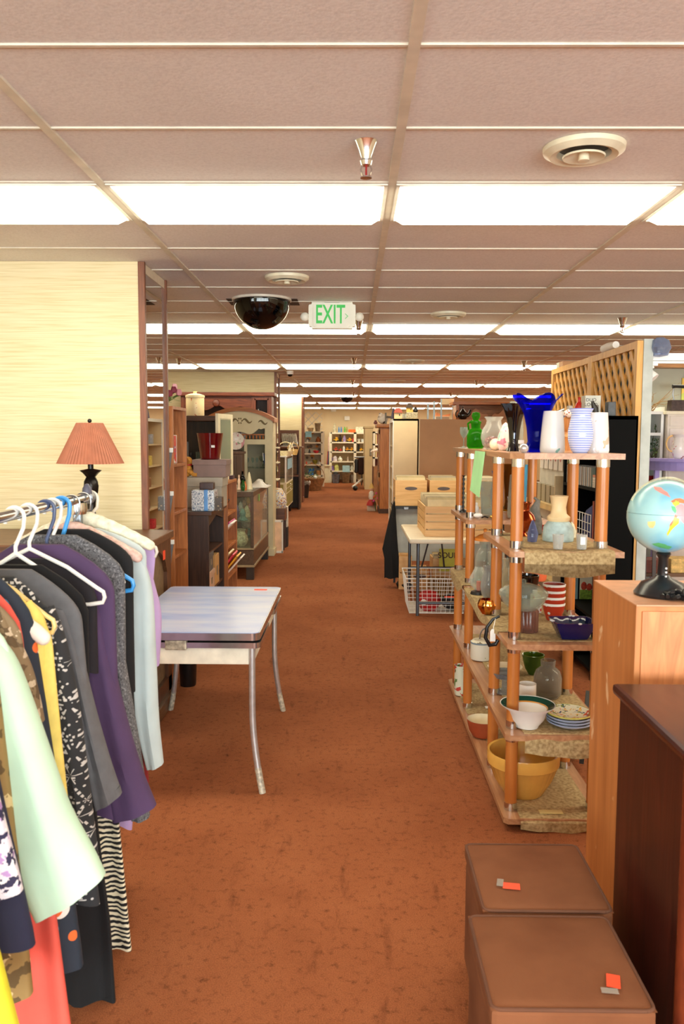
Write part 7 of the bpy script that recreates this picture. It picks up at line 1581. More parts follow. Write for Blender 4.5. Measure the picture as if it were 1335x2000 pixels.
# under the tables
Y = 9.35
crate('pine_crate', XP(776, Y, .3), XP(800, Y, .3), Y - .3, Y - .02, 0, .37, 'low pine crate on the carpet under the white table, by the black clothes', 2)
crate('pine_crate', XP(804, 9.0, .4), XP(838, 9.0, .4), 9.05, 9.4, .14, .22, 'pine crate with dark hand hole under the white table', 1, True).location.z = 0.0
ty = 8.9
o = thing('cardboard_box', (1.0, 8.6, 0), 'brown open cardboard box on the carpet under the white table', 'box'); k0, k1 = XP(838, 8.6, .1), XP(878, 8.6, .1)
part('box_body', MB().box(k0, k1, 8.55, 8.8, 0, .18, .003), mat((150, 112, 66), .8, 0, .06), o); part('flap', MB().prism([(k0, 8.55, .18), (k1, 8.55, .18), (k1 - .01, 8.5, .14), (k0 - .03, 8.5, .24)], (0, .004, 0)), mat((140, 102, 58), .8, 0, .06), o)
crate('record_crate', XP(842, 9.1, .3), XP(905, 9.1, .3), 8.95, 9.3, 0, .36, 'orange-tinted pine record crate on the carpet behind the SOUL sign', 1)
for i in range(8): solo('record_sleeve', MB().box(XP(845, 9.1, .3), XP(902, 9.1, .3), 8.98 + .035 * i, 8.986 + .035 * i, .014, .385 + .012 * (i % 2)), mat(SLV[(i * 2) % 5], .7), 'record sleeve in the crate behind the yellow SOUL sign', 'record', 'records behind the SOUL sign')
g0, g1 = XP(857, 8.86, .35), XP(890, 8.86, .35); z0_ = PY(870, 1098, 8.86).z; z1_ = PY(870, 1072, 8.86).z
o = thing('soul_sign', ((g0 + g1) / 2, 8.87, z0_), 'yellow card hand-lettered SOUL on a record crate under the white table', 'sign')
part('card', MB().box(g0, g1 + .05, 8.86, 8.864, z0_ - .1, z1_), mat((216, 208, 76), .6), o); text_mesh('lettering', 'SOUL', .085, ((g0 + g1) / 2 + .0, 8.8585, (z0_ + z1_) / 2), (pi / 2, 0, -.0), mat((70, 40, 30), .6), o, .0005)
# white wire basket on the floor under the table
o = thing('wire_crate', (.9, 7.85, 0), 'white wire basket on the carpet beneath the folding table', 'basket'); a0, a1, b0, b1, hb = XP(799, 7.8, .1), XP(905, 7.8, .1), 7.8, 8.36, .335; fl = .045
for nm, P, Q in (('front_grid', (a0, b0), (a1, b0)), ('rear_grid', (a0, b1), (a1, b1)), ('end_grid', (a0, b0), (a0, b1)), ('end_grid', (a1, b0), (a1, b1))):
    m = MB(); L = math.dist(P, Q); n = int(L / .042); cxm, cym = (a0 + a1) / 2, (b0 + b1) / 2
    def at_(t, z):
        x = P[0] + (Q[0] - P[0]) * t; y = P[1] + (Q[1] - P[1]) * t; s = 1 + fl * (z / hb) * 3
        return (cxm + (x - cxm) * s, cym + (y - cym) * s, z + .006)
    for i in range(n + 1): m.tube([at_(i / n, 0), at_(i / n, hb)], .0022, 4)
    for z in [hb * k / 9 for k in range(9)]: m.tube([at_(0, z), at_(1, z)], .0022, 4)
    m.tube([at_(0, hb), at_(1, hb)], .005, 6); part(nm, m, WHITE, o)
part('floor_sheet', MB().box(a0, a1, b0, b1, 0, .006), mat((226, 222, 212), .6), o)
o = thing('red_lantern', (a0 + .2, 7.95, .008), 'red round ornament with white tag inside the white wire basket', 'ornament'); part('body', MB().lathe([(0, 0), (.07, 0), (.1, .05), (.11, .1), (.08, .17), (.03, .19), (0, .19)], (a0 + .2, 7.95, .008), 24, wave=lambda a, i, r, z: (r * (1 + .05 * math.cos(8 * a)), z)), mat((176, 24, 24), .5, 0, .1, 20), o); part('tag', MB().prism([(a0 + .14 + .03 * math.cos(a), 7.835, .1 + .03 * math.sin(a)) for a in [2 * pi * k / 16 for k in range(16)]], (0, .004, 0)), STICK, o, 'round white tag')
o = thing('dark_bundle', (a0 + .42, 7.95, .008), 'black bundle with orange and white print inside the white wire basket', 'bundle'); part('bundle', MB().ball((a0 + .42, 7.95, .09), .1, 1, 1, .8), mat((26, 24, 28), .7), o); part('print', MB().box(a0 + .34, a0 + .48, 7.86, 7.88, .14, .155, .004), ORANGE, o)
# black clothes hanging at the end of the stand
o = thing('black_garment', (.46, 9.1, .1), 'black clothing hanging at the aisle end of the record tables', 'clothing')
def bpt(px, py): return PY(px, py, 9.1)
m = MB(); rowsP = [(768, 771, 980), (760, 773, 1010), (752, 775, 1045), (746, 777, 1072), (750, 779, 1090), (750, 783, 1128)]
ring = []
for l_, r_, y_ in rowsP:
    a, b_ = bpt(l_, y_), bpt(r_, y_); cx_ = (a.x + b_.x) / 2; hw_ = (b_.x - a.x) / 2
    ring.append([(cx_ + hw_ * math.cos(t), 9.1 + (.05 + .012 * math.sin(5 * t + y_)) * math.sin(t), max(a.z, .03) + .008 * math.sin(4 * t)) for t in [2 * pi * k / 24 for k in range(24)]])
vs = [p for r_ in ring for p in r_]; part('coat', MB().add(vs, [(i * 24 + k, i * 24 + (k + 1) % 24, (i + 1) * 24 + (k + 1) % 24, (i + 1) * 24 + k) for i in range(5) for k in range(24)] + [list(range(23, -1, -1)), [5 * 24 + k for k in range(24)]], True), mat((12, 11, 13), .9, 0, .15, 20, .2), o)
part('hook', MB().tube([bpt(769, 982), bpt(769, 976), bpt(770, 971), bpt(772, 973)], .005, 6), STEEL, o)
solo('black_bag', MB().lathe([(0, 0), (.1, 0), (.12, .05), (.08, .1), (0, .11)], (.62, 9.15, 0), 18), mat((14, 13, 14), .8), 'black bag on the carpet beside the hanging black clothing', 'bag')
# ================================================================== cream cupboard and tan panels beyond the tables
Y = 13.0; c0, c1 = XP(768, Y, 1.5), XP(817, Y, 1.5); cz = PY(790, 818, Y).z; CRM = mat((222, 198, 158), .6, 0, .03, 3)
o = thing('cream_shelf_unit', ((c0 + c1) / 2, Y + .6, 0), 'cream painted shelf unit, solid end panel facing us, beyond the record boxes', 'shelf unit')
part('end_panel', MB().box(c0, c1, Y, Y + .03, 0, cz), CRM, o); part('far_panel', MB().box(c0, c1, Y + 1.2, Y + 1.23, 0, cz), CRM, o); part('top', MB().box(c0 - .01, c1, Y, Y + 1.23, cz - .03, cz), CRM, o); part('back_panel', MB().box(c1 - .02, c1, Y, Y + 1.23, 0, cz), CRM, o); part('face_frame', MB().box(c0 - .012, c0, Y, Y + .06, 0, cz).box(c0 - .012, c0, Y + .06, Y + 1.17, cz - .05, cz).box(c0 - .012, c0, Y + 1.17, Y + 1.23, 0, cz), WHITE, o)
for z in (.15, .5, .85, 1.2, 1.55): part('shelf', MB().box(c0, c1 - .02, Y + .03, Y + 1.2, z - .025, z), CRM, o)
for i, (z, cc, lb) in enumerate(((.5, (190, 40, 44), 'red box'), (.5, (120, 60, 60), 'maroon box'), (.85, (150, 96, 60), 'brown basket'), (1.2, (216, 190, 90), 'yellow tin'), (1.55, (150, 150, 160), 'grey box'), (.15, (206, 60, 70), 'red parcel'))):
    solo('shelf_item', MB().box(c0 + .01, c0 + .14, Y + .1 + .1 * i, Y + .24 + .1 * i, z, z + .16, .01), mat(cc, .5, 0, .1, 30), f'{lb} on an inner shelf of the cream shelf unit at the aisle', 'box').name = {'basket': 'basket', 'tin': 'tin', 'parcel': 'parcel'}.get(lb.split()[1], 'box')
Y = 11.6; t0, t1 = XP(819, Y, 1.5), XP(1010, Y, 1.5); tz = PY(890, 819, Y).z; TANP = mat((188, 142, 102), .7, 0, .04, 3)
o = thing('display_board', ((t0 + t1) / 2, Y + .03, 0), 'large plain tan backing board behind the record boxes and green jar', 'board'); part('board', MB().box(t0, t1, Y, Y + .03, .12, tz), TANP, o); part('edge_strip', MB().box(t0 - .012, t0, Y - .005, Y + .035, 0, tz), CRM, o); part('foot', MB().box(t0 + .05, t0 + .12, Y - .1, Y + .15, 0, .12).box(t1 - .12, t1 - .05, Y - .1, Y + .15, 0, .12), DARK, o)
# on top of the cream unit
Yt = 13.1
def rooflet(name, px0, px1, Y, z, hb_, hr, wall, roof, label, cat='birdhouse'):
    x0, x1 = XP(px0, Y, z), XP(px1, Y, z); xm = (x0 + x1) / 2; o = thing(name, (xm, Y, z), label, cat); d = x1 - x0
    part('walls', MB().box(x0 + d * .08, x1 - d * .08, Y, Y + d * .7, z, z + hb_), wall, o); part('roof', MB().prism([(x0, Y - .02, z + hb_), (x1, Y - .02, z + hb_), (xm + d * .22, Y - .02, z + hb_ + hr), (xm - d * .22, Y - .02, z + hb_ + hr)], (0, d * .7 + .04, 0)), roof, o)
    part('window', MB().box(xm + d * .1, xm + d * .22, Y - .005, Y, z + hb_ * .5, z + hb_ * .8), BLACK, o); return o
rooflet('toy_house', 768, 786, Yt, cz, W(12, Yt), W(9, Yt), blotch((214, 184, 140), [(206, 110, 70)], 14, .6, 'noise', .62), mat((176, 84, 66), .6), 'toy house with reddish roof on top of the cream shelf unit', 'toy house')
solo('stone_block', MB().box(XP(793, 13.0, cz), XP(816, 13.0, cz), 13.05, 13.3, cz, cz + W(13, 13), .01), mat((160, 148, 122), .8, 0, .25, 40), 'mottled grey box under the yellow birdhouse', 'box')
rooflet('birdhouse', 792, 807, 13.15, cz + W(13, 13), W(9, 13), W(9, 13), mat((216, 176, 90), .6), mat((70, 52, 40), .6), 'small yellow birdhouse with dark roof on top of the grey box')
vessel('glass_jar', 'tumbler', 789, 13.02, cz, 8, 10, GLASS, 'small clear jar between the toy house and grey box', 'jar')
solo('dark_figurine', MB().lathe([(0, 0), (.03, 0), (.04, .03), (.02, .07), (0, .09)], on(811, 13.15, cz + W(13, 13)), 12), BLACK, 'tiny dark figurine beside the yellow birdhouse', 'figurine')
solo('dark_lamp', MB().tube([on(766, 13.2, cz), on(767, 13.2, cz + .1), on(768, 13.2, cz + .17)], [.03, .02, .012], 10), mat((60, 50, 70), .5), 'dark violet figure at the aisle end of the cream shelf unit', 'figure')
# shelf posts, sign and boxes above the tan board
Y = 12.4
o = thing('steel_shelf', (XP(860, Y, 1.9), Y + .2, 0), 'grey slotted-steel shelving with cream card sign above the tan board', 'shelf unit')
for px, py in ((835, 788), (847, 784), (861, 779), (884, 779)): part('post', MB().box(XP(px - 1.5, Y, 1.9), XP(px + 1.5, Y, 1.9), Y, Y + .03, 0, PY(px, py, Y).z), mat((150, 160, 160), .4, .6), o)
part('shelf', MB().box(XP(834, Y, 1.9), XP(886, Y, 1.9), Y, Y + .4, tz - .1, tz - .06), STEEL, o)
part('card_sign', MB().box(XP(862, Y, 2), XP(885, Y, 2), Y - .012, Y - .002, PY(870, 790, Y).z, PY(870, 779, Y).z), mat((236, 220, 176), .6), o, 'cream card sign')
zsh = tz - .06
boxy('carton', 850, 877, Y + .06, zsh, 16, .2, mat((222, 200, 170), .7), 'white carton on the steel shelving above the tan board', 'box'); solo('carton_flap', MB().prism([on(850, Y + .1, zsh + W(16, Y)), on(877, Y + .1, zsh + W(16, Y)), on(880, Y + .1, zsh + W(22, Y)), on(864, Y + .1, zsh + W(18, Y)), on(852, Y + .1, zsh + W(24, Y))], (0, .1, 0)), mat((210, 132, 86), .7), 'orange-brown paper sticking up from the white carton', 'paper')
Y = 12.0

c = on(903, 11.63, tz - .002); r = W(20, 11.6) / 2; h = W(20, 11.6)
o = thing('black_teapot', c, 'black fluted teapot with pointed lid on the tan board top ledge', 'teapot')
part('body', MB().lathe([(0, 0), (r * .6, 0), (r, h * .35), (r * .9, h * .6), (r * .5, h * .8), (0, h * .8)], c, 28, wave=lambda a, i, rr, z: (rr * (1 + .05 * math.cos(10 * a)), z)), BLK, o); part('lid', MB().lathe([(r * .55, h * .8), (r * .3, h * .95), (r * .1, h * 1.1), (r * .16, h * 1.2), (0, h * 1.32)], c, 18), BLK, o); part('spout', MB().tube([(c[0] + r * .8, c[1], c[2] + h * .35), (c[0] + r * 1.3, c[1], c[2] + h * .6), (c[0] + r * 1.45, c[1], c[2] + h * .95)], [.03, .022, .014], 10), BLK, o); part('handle', handle_mb(c, r, h, pi, .2, .85, .45, .12), BLK, o)
o = thing('ledge_shelf', (t0 + 1.0, Y + .2, 0), 'orange pine hutch with carved shaped backs, behind the tan board', 'hutch')
hx0_, hx1_ = XP(890, Y, 2), XP(1005, Y, 2); hz_ = PY(930, 790, Y).z
part('top', MB().box(hx0_ - .05, hx1_, Y, Y + .45, hz_, hz_ + .035), HONEY, o); part('back', MB().box(hx0_, hx1_, Y + .42, Y + .45, 0, hz_), HONEY, o)
for x in (hx0_, hx1_ - .04): part('side_panel', MB().box(x, x + .04, Y, Y + .45, 0, hz_), HONEY, o)
sc_ = MB()
for k in range(2):
    xa_ = hx0_ + .12 + .42 * k; P = [(xa_ + .36 * i / 12, Y + .12, tz + .04 + .1 * math.sin(pi * i / 12) ** .6 + .03 * math.cos(i * pi / 3)) for i in range(13)]; sc_.prism([(xa_, Y + .12, tz - .3)] + P + [(xa_ + .36, Y + .12, tz - .3)], (0, .02, 0))
part('shaped_back', sc_, mat((176, 122, 84), .6), o); part('shelf', MB().box(hx0_ + .04, hx1_ - .04, Y + .02, Y + .42, tz - .3, tz - .27), HONEY, o)
# honey oak curio cabinet along the aisle, further down
Y = 18.3; u0, u1 = .6, 1.05; uz = PY(748, 828, Y).z; OAK2 = wood((176, 112, 54), (132, 78, 34), 'z', .8, .35, 'honey oak')
o = thing('curio_cabinet', ((u0 + u1) / 2, Y + .55, 0), 'honey oak curio cabinet with glass door facing the aisle, beyond the cream shelf unit', 'cabinet')
part('carcass', MB().box(u0 + .02, u1, Y, Y + 1.1, .1, uz - .08, .004), OAK2, o); part('cornice', MB().box(u0 - .06, u1 + .03, Y - .06, Y + 1.16, uz - .08, uz, .02), OAK2, o); part('plinth', MB().box(u0 + .0, u1, Y, Y + 1.1, 0, .1), DARK, o)
d_ = part('door', MB().box(u0, u0 + .025, Y + .08, Y + .2, .8, uz - .12).box(u0, u0 + .025, Y + .9, Y + 1.02, .8, uz - .12).box(u0, u0 + .025, Y + .08, Y + 1.02, .8, .9).box(u0, u0 + .025, Y + .08, Y + 1.02, uz - .22, uz - .12), wood((196, 130, 66), (150, 92, 44), 'z', .8, .35, 'honey oak'), o); part('pane', MB().box(u0 + .008, u0 + .016, Y + .2, Y + .9, .9, uz - .22), mat((20, 24, 24), .06), d_, 'dark glass'); part('knob', MB().ball((u0 - .015, Y + .14, 1.35), .016), mat((190, 160, 90), .3, .8), d_)
d_ = part('lower_door', MB().box(u0 - .0, u0 + .022, Y + .08, Y + 1.02, .16, .7, .006), wood((150, 92, 44), (112, 66, 30), 'z', .8, .35, 'honey oak'), o); part('raised_panel', MB().box(u0 - .008, u0 + .01, Y + .2, Y + .9, .24, .62, .006), OAK2, d_); part('drawer', MB().box(u0 - .006, u0 + .02, Y + .08, Y + 1.02, .7, .79, .004), wood((196, 130, 66), (150, 92, 44), 'y', .8, .35, 'honey oak'), o)
solo('toy_sheep', MB().ball((XP(747, 18.7, uz), 18.7, uz + .12), .12, 1, 1, .95).ball((XP(743, 18.7, uz), 18.62, uz + .2), .055), blotch((236, 230, 220), [(40, 40, 44)], 8, .8, 'noise', .62), 'white and black plush animal on top of the honey oak cabinet', 'soft toy'); vessel('snow_globe', 'vase_round', 733, 19.1, uz, 8, 8, glass((220, 190, 190), .4), 'small pinkish glass globe on top of the honey oak cabinet', 'ornament'); solo('metal_ornament', MB().tube([on(753, 18.5, uz), on(753, 18.5, uz + .25)], .02, 8).tube([on(753, 18.5, uz + .16), on(763, 18.5, uz + .15)], .025, 8), mat((120, 116, 110), .4, .5), 'grey metal ornament with long arm, on the honey oak cabinet', 'ornament')
# santa figure on the floor by it
o = thing('santa_figure', on(731, 18.9, 0), 'small white and red doll on a pale box, beside the honey oak cabinet', 'figure'); c = on(725, 18.9, 0)
part('box', MB().box(c[0] - .1, c[0] + .1, 18.85, 19.0, 0, .13, .01), mat((206, 186, 170), .7), o); part('skirt', MB().lathe([(0, .13), (.12, .13), (.1, .2), (.05, .27), (0, .27)], (c[0], 18.92, 0), 18), mat((176, 30, 30), .6), o); part('torso', MB().lathe([(.05, .25), (.07, .32), (.06, .42), (.03, .46), (0, .46)], (c[0], 18.92, 0), 16), mat((226, 218, 206), .7, 0, .1, 20), o); part('head', MB().ball((c[0], 18.92, .5), .05), mat((226, 190, 160), .6), o); part('hat', MB().lathe([(.06, .52), (.04, .58), (.01, .64), (0, .64)], (c[0], 18.92, 0), 14), mat((226, 190, 110), .6), o)
flowers('flower_pot', on(733, 18.75, 0), 6, .08, .42, [(226, 90, 160), (226, 110, 60), (230, 120, 170)], (70, 110, 60), 'pink and orange artificial flowers standing at the corner of the honey oak cabinet', 'flowers', seed=9)
# ================================================================== far end of the store
WSH = mat((236, 226, 204), .5, 0, .02)
def open_unit(name, px0, px1, Y, ytop, ys, label, posts=(), dep=.45, toz=0):
    x0, x1 = XP(px0, Y, 1.5), XP(px1, Y, 1.5); zs = [PY(px0, y, Y).z for y in (ytop, *ys)]
    o = thing(name, ((x0 + x1) / 2, Y + dep / 2, 0), label, 'shelf unit')
    for x in (x0, *[XP(p, Y, 1.5) for p in posts], x1): part('upright', MB().box(x - .05, x + .05, Y, Y + dep, 0, zs[0]), WSH, o)
    for z in zs: part('shelf', MB().box(x0, x1, Y, Y + dep, z - .05, z), WSH, o)
    return o, zs
def blob(name, px, Y, z, wp, hp, cc, label, cat, kind='ball', group=None):
    c = on(px, Y, z); w_ = W(wp, Y) / 2; h = W(hp, Y); m = mat(cc, .5, 0, .15, 14)
    if kind == 'box': mb = MB().box(c[0] - w_, c[0] + w_, Y, Y + w_ * 1.4, z, z + h, .01)
    elif kind == 'jar': mb = MB().lathe([(0, 0), (w_, 0), (w_, h * .7), (w_ * .55, h * .8), (w_ * .6, h), (0, h)], c, 16)
    elif kind == 'truck': mb = MB().box(c[0] - w_, c[0] + w_, Y, Y + .2, z + h * .2, z + h * .55, .02).box(c[0] - w_ * .3, c[0] + w_ * .6, Y + .02, Y + .18, z + h * .5, z + h, .03)
    elif kind == 'bowl': mb = vessel_mb('bowl', c, w_, h, 18)
    elif kind == 'basket': mb = vessel_mb('planter', c, w_, h, 18)
    else: mb = MB().lathe([(0, 0), (w_ * .7, 0), (w_, h * .35), (w_ * .7, h * .7), (w_ * .45, h * .72), (w_ * .5, h * .9), (0, h)], c, 14)
    if kind == 'truck':
        o = thing(name, c, label, cat, group); part('body', mb, m, o)
        for d in (-.65, .6): part('wheel', MB().tube([(c[0] + d * w_, Y - .02, z + h * .2), (c[0] + d * w_, Y + .22, z + h * .2)], h * .2, 12), BLACK, o)
        return o
    return solo(name, mb, m, label, cat, group)
# side shelf with white lattice above
Y = 28.3; Yi = Y + .12
o, zs = open_unit('side_shelves', 590, 629.5, Y, 842.5, (863.4, 885, 906.5, 928), 'white shelf unit of ornaments under the white lattice at the far end')
part('patterned_backing', MB().box(XP(591, Y, 1), XP(629, Y, 1), Y + .43, Y + .45, .3, zs[0]), blotch((196, 186, 170), [(226, 150, 70), (120, 110, 104)], 4, .7, 'voronoi', .3), o, 'grey and orange dotted backing')
part('paper_sheet', MB().box(XP(596, Y, 1.9), XP(608, Y, 1.9), Y - .02, Y - .01, PY(600, 854, Y).z, zs[0]), mat((150, 204, 222), .6), o, 'pale blue paper notice')
la0, la1, lb0, lb1 = XP(594, 28.75, 2.2), XP(629, 28.75, 2.2), zs[0] + .02, PY(600, 805, 28.75).z
o = thing('white_lattice', ((la0 + la1) / 2, 28.75, lb0), 'white diagonal lattice panel above the far ornament shelves', 'lattice'); lt = MB(); sp = .26
for s in (1, -1):
    for k in range(-8, 14):
        P = []
        for x in (la0, la1):
            z = lb0 + k * sp + s * (x - la0)
            if lb0 <= z <= lb1: P.append((x, z))
        for z in (lb0, lb1):
            x = la0 + (z - lb0 - k * sp) / s
            if la0 < x < la1: P.append((x, z))
        if len(P) >= 2 and abs(P[0][0] - P[1][0]) > .05: lt.bar((P[0][0], 28.74 + .01 * s, P[0][1]), (P[1][0], 28.74 + .01 * s, P[1][1]), .05, .02)
part('lattice_slats', lt, WHITE, o)
for a in (('wire_cage', 620, zs[0], 12, 16, (150, 130, 100), 'tall wire basket on top of the far ornament shelves', 'basket', 'basket'), ('low_basket', 606, zs[0], 13, 7, (196, 170, 130), 'low tan basket beside the wire basket on the ornament shelves', 'basket', 'basket'),
          ('round_pot', 621, zs[1], 10, 11, (150, 84, 40), 'round copper-brown pot with red spot on the top ornament shelf', 'pot', 'ball'), ('cow_figure', 600, zs[1], 5, 6, (230, 226, 220), 'small white and black figure on top ornament shelf under the blue notice', 'figure', 'ball'),
          ('red_tray', 617, zs[2], 13, 5, (206, 60, 70), 'red tray of trinkets on the second ornament shelf', 'tray', 'bowl'), ('dark_vase', 604, zs[2], 4, 8, (60, 60, 66), 'small dark vase on the second ornament shelf', 'vase', 'ball'),
          ('green_bowl', 615, zs[3], 11, 8, (130, 120, 40), 'olive green bowl on the third ornament shelf', 'bowl', 'bowl'), ('white_cup', 624, zs[3], 5, 5, (230, 226, 220), 'white cup beside the olive bowl on the third ornament shelf', 'cup', 'jar'), ('red_figure', 598, zs[3], 4, 6, (210, 90, 60), 'small orange-red figure on the third ornament shelf', 'figure', 'ball'),
          ('blue_tub', 607, zs[4], 13, 13, (28, 110, 206), 'bright blue plastic tub on the lowest ornament shelf', 'tub', 'basket'), ('tan_basket', 622, zs[4], 11, 9, (186, 136, 84), 'tan woven basket beside the bright blue tub', 'basket', 'basket')):
    blob(a[0], a[1], Yi, a[2], a[3], a[4], a[5], a[6], a[7], a[8])
woven('wicker_basket', on(608, 26.2, 0), .42, .38, 'large brown wicker basket of greenery on the carpet before the ornament shelves', mat((140, 100, 64), .8, 0, .2, 14)); sprig('greenery_bunch', on(604, 26.2, .36), 6, .4, 'green and white artificial leaves in the large brown wicker basket', 12, (110, 140, 90)); blob('white_blossom', 615, 26.1, .38, 8, 8, (226, 240, 220), 'white blossom bunch in the large brown wicker basket', 'flowers')
# long shelf on the back wall
Y = 30.75; Yi = Y + .1
o, zs = open_unit('toy_shelves', 645, 714, Y, 844.5, (863, 881.5, 900.5, 919), 'long white shelf unit of toys and china against the far back wall', (693,))
part('paper_sheet', MB().box(XP(668.5, Y, .9), XP(683, Y, .9), Y - .03, Y - .015, PY(670, 922, Y).z, PY(670, 909, Y).z), mat((170, 208, 220), .6), o, 'pale blue paper notice')
items = [('animal_figure', 653, 0, 8, 18, (200, 190, 160), 'tall pale animal figure on top of the toy shelves', 'figure', 'ball'), ('blue_can', 661.5, 0, 3, 11, (80, 140, 200), 'blue can on top of the toy shelves, nearer the animal figure', 'can', 'jar'), ('blue_can', 666, 0, 3, 11, (70, 130, 200), 'blue can on top of the toy shelves, nearer the green cans', 'can', 'jar'), ('green_can', 673, 0, 4, 11, (110, 180, 60), 'bright green can on top of the toy shelves', 'can', 'jar'), ('olive_can', 677, 0, 3, 11, (150, 150, 60), 'olive can beside the bright green one on the toy shelves', 'can', 'jar'),
 ('orange_box', 687, 0, 14, 6, (240, 104, 34), 'flat orange box on top of the toy shelves', 'box', 'box'), ('white_carton', 702, 0, 16, 11, (232, 222, 196), 'white open carton on top of the toy shelves', 'carton', 'box'),
 ('toy_truck', 656, 1, 11, 9, (240, 170, 20), 'yellow toy truck on the top toy shelf, first in its row', 'toy'), ('toy_truck', 669, 1, 10, 8, (240, 160, 20), 'yellow toy truck on top toy shelf, in the middle', 'toy'), ('toy_truck', 682, 1, 11, 8, (236, 166, 24), 'yellow toy truck on top toy shelf, last before the post', 'toy'), ('purple_toy', 672, 1, 7, 13, (160, 140, 190), 'lilac toy standing behind the yellow toy trucks', 'toy', 'ball'), ('black_toy', 664, 1, 6, 14, (20, 20, 22), 'black toy standing behind the yellow toy trucks', 'toy', 'ball'), ('red_toy', 689, 1, 5, 8, (206, 60, 50), 'red toy beside the post on the top toy shelf', 'toy', 'ball'), ('clear_box', 709, 1, 8, 6, (200, 204, 206), 'clear plastic box on top toy shelf past the post', 'box', 'box'), ('clear_bowl', 700, 1, 7, 6, (210, 204, 190), 'clear bowl on the top toy shelf past the post', 'bowl', 'bowl'),
 ('toy_truck', 686, 2, 10, 8, (240, 160, 20), 'yellow toy truck on the second toy shelf, by the post', 'toy'), ('toy_truck', 677, 2, 8, 8, (230, 150, 20), 'yellow and black toy truck on the second toy shelf, by the white bottle', 'toy'), ('toy_truck', 704, 2, 10, 7, (240, 170, 30), 'yellow toy truck on the second toy shelf past the post', 'toy'), ('white_bottle', 671, 2, 4, 11, (232, 230, 226), 'white bottle on the second toy shelf', 'bottle', 'jar'), ('toy_crane', 655, 2, 10, 8, (196, 70, 40), 'red toy on the second toy shelf, first in its row', 'toy', 'truck'), ('toy_crane', 664, 2, 8, 5, (206, 60, 40), 'small red toy beside the white bottle', 'toy', 'truck'), ('black_stand', 700, 2, 3, 14, (24, 22, 24), 'black toy stand on the second toy shelf past the post', 'toy', 'box'),
 ('white_basket', 654, 3, 8, 10, (222, 212, 220), 'white canister on the third toy shelf', 'canister', 'jar'), ('purple_jar', 647.5, 3, 4, 8, (120, 96, 150), 'purple jar at the end of third toy shelf', 'jar', 'jar'), ('white_teapot', 664, 3, 9, 9, (230, 230, 210), 'white and green china pot on the third toy shelf', 'pot', 'ball'), ('doll_figure', 679, 3, 4, 9, (200, 180, 160), 'small pale doll on the third toy shelf', 'doll', 'ball'), ('brown_jar', 699, 3, 6, 9, (140, 110, 70), 'brown jar on the third toy shelf past the post', 'jar', 'jar'), ('green_jar', 706, 3, 4, 9, (50, 70, 50), 'dark green jar on the third toy shelf past the post', 'jar', 'jar'),
 ('purple_box', 649, 4, 6, 9, (140, 110, 180), 'lilac-topped white pot on the fourth toy shelf', 'pot', 'jar'), ('yellow_canister', 657, 4, 8, 13, (206, 206, 120), 'yellow and white canister on the fourth toy shelf', 'canister', 'jar'), ('white_jug', 687, 4, 6, 12, (226, 222, 210), 'white jug with domed lid on the fourth toy shelf', 'jug', 'ball'), ('green_box', 701, 4, 6, 7, (200, 206, 160), 'pale green box on the fourth toy shelf past the post', 'box', 'box')]
for a in items: blob(a[0], a[1], Yi, zs[a[2]], a[3], a[4], a[5], a[6], a[7], a[8] if len(a) > 8 else 'truck')
Yf = 30.5
blob('grey_tub', 655.5, Yf, 0, 17, 17, (118, 124, 138), 'grey plastic tub with yellow sticker on the carpet under the toy shelves', 'tub', 'basket'); blob('dark_bin', 675, Yf, 0, 19, 20, (120, 98, 72), 'brown bin with the blue notice in front of the toy shelves', 'bin', 'basket'); blob('grey_pail', 687, Yf, 0, 7, 16, (130, 126, 118), 'slim grey pail under the toy shelves', 'pail', 'basket'); blob('yellow_sticker_lid', 655, Yf - .2, .33, 12, 5, (30, 30, 34), 'black bag on top of the grey plastic tub', 'bag').location.z = .335; blob('white_tub', 701, Yf, 0, 6, 8, (220, 206, 180), 'small white tub under the toy shelves past the post', 'tub', 'basket')
Yc = 30.7; o = thing('cream_chest', on(637, Yc, 0), 'cream low chest between the ornament shelves and the toy shelves', 'chest'); c0, c1 = XP(631, Yc, .6), XP(643, Yc, .6); cz = PY(637, 908, Yc).z
part('body', MB().box(c0, c1, Yc, Yc + .4, 0, cz - .05), CREAM, o); part('top', MB().box(c0 - .04, c1 + .03, Yc - .04, Yc + .42, cz - .05, cz, .01), CREAM, o)
for i, (cc, lb) in enumerate((((190, 40, 50), 'red'), ((60, 80, 130), 'blue'), ((40, 30, 34), 'black'))): solo('leaning_board', MB().prism([on(637.5 + 1.6 * i, Yc + .1, cz), on(638.7 + 1.6 * i, Yc + .1, cz), on(640.4 + 1.6 * i, Yc + .1, cz + .5), on(639.2 + 1.6 * i, Yc + .1, cz + .5)], (0, .2, 0)), mat(cc, .5), f'{lb} board leaning on the cream low chest', 'board')
solo('pink_cloth', MB().box(XP(640, 31.0, 1.5), XP(644, 31.0, 1.5), 31.0, 31.05, PY(640, 880, 31).z, PY(640, 853, 31).z, .02), mat((236, 206, 196), .8), 'pale pink cloth hanging at the end of the toy shelves', 'cloth')
for nm, px, py, lb in (('alarm_box', 651, 800, 'white round alarm on the back wall near the ceiling'), ('wall_dial', 677.5, 817, 'small white thermostat on the back wall above the toy shelves')):
    c = PY(px, py, 31.28); solo(nm, MB().box(c.x - .1, c.x + .1, 31.2, 31.3, c.z - .08, c.z + .08, .03), WHITE, lb, 'wall fitting')
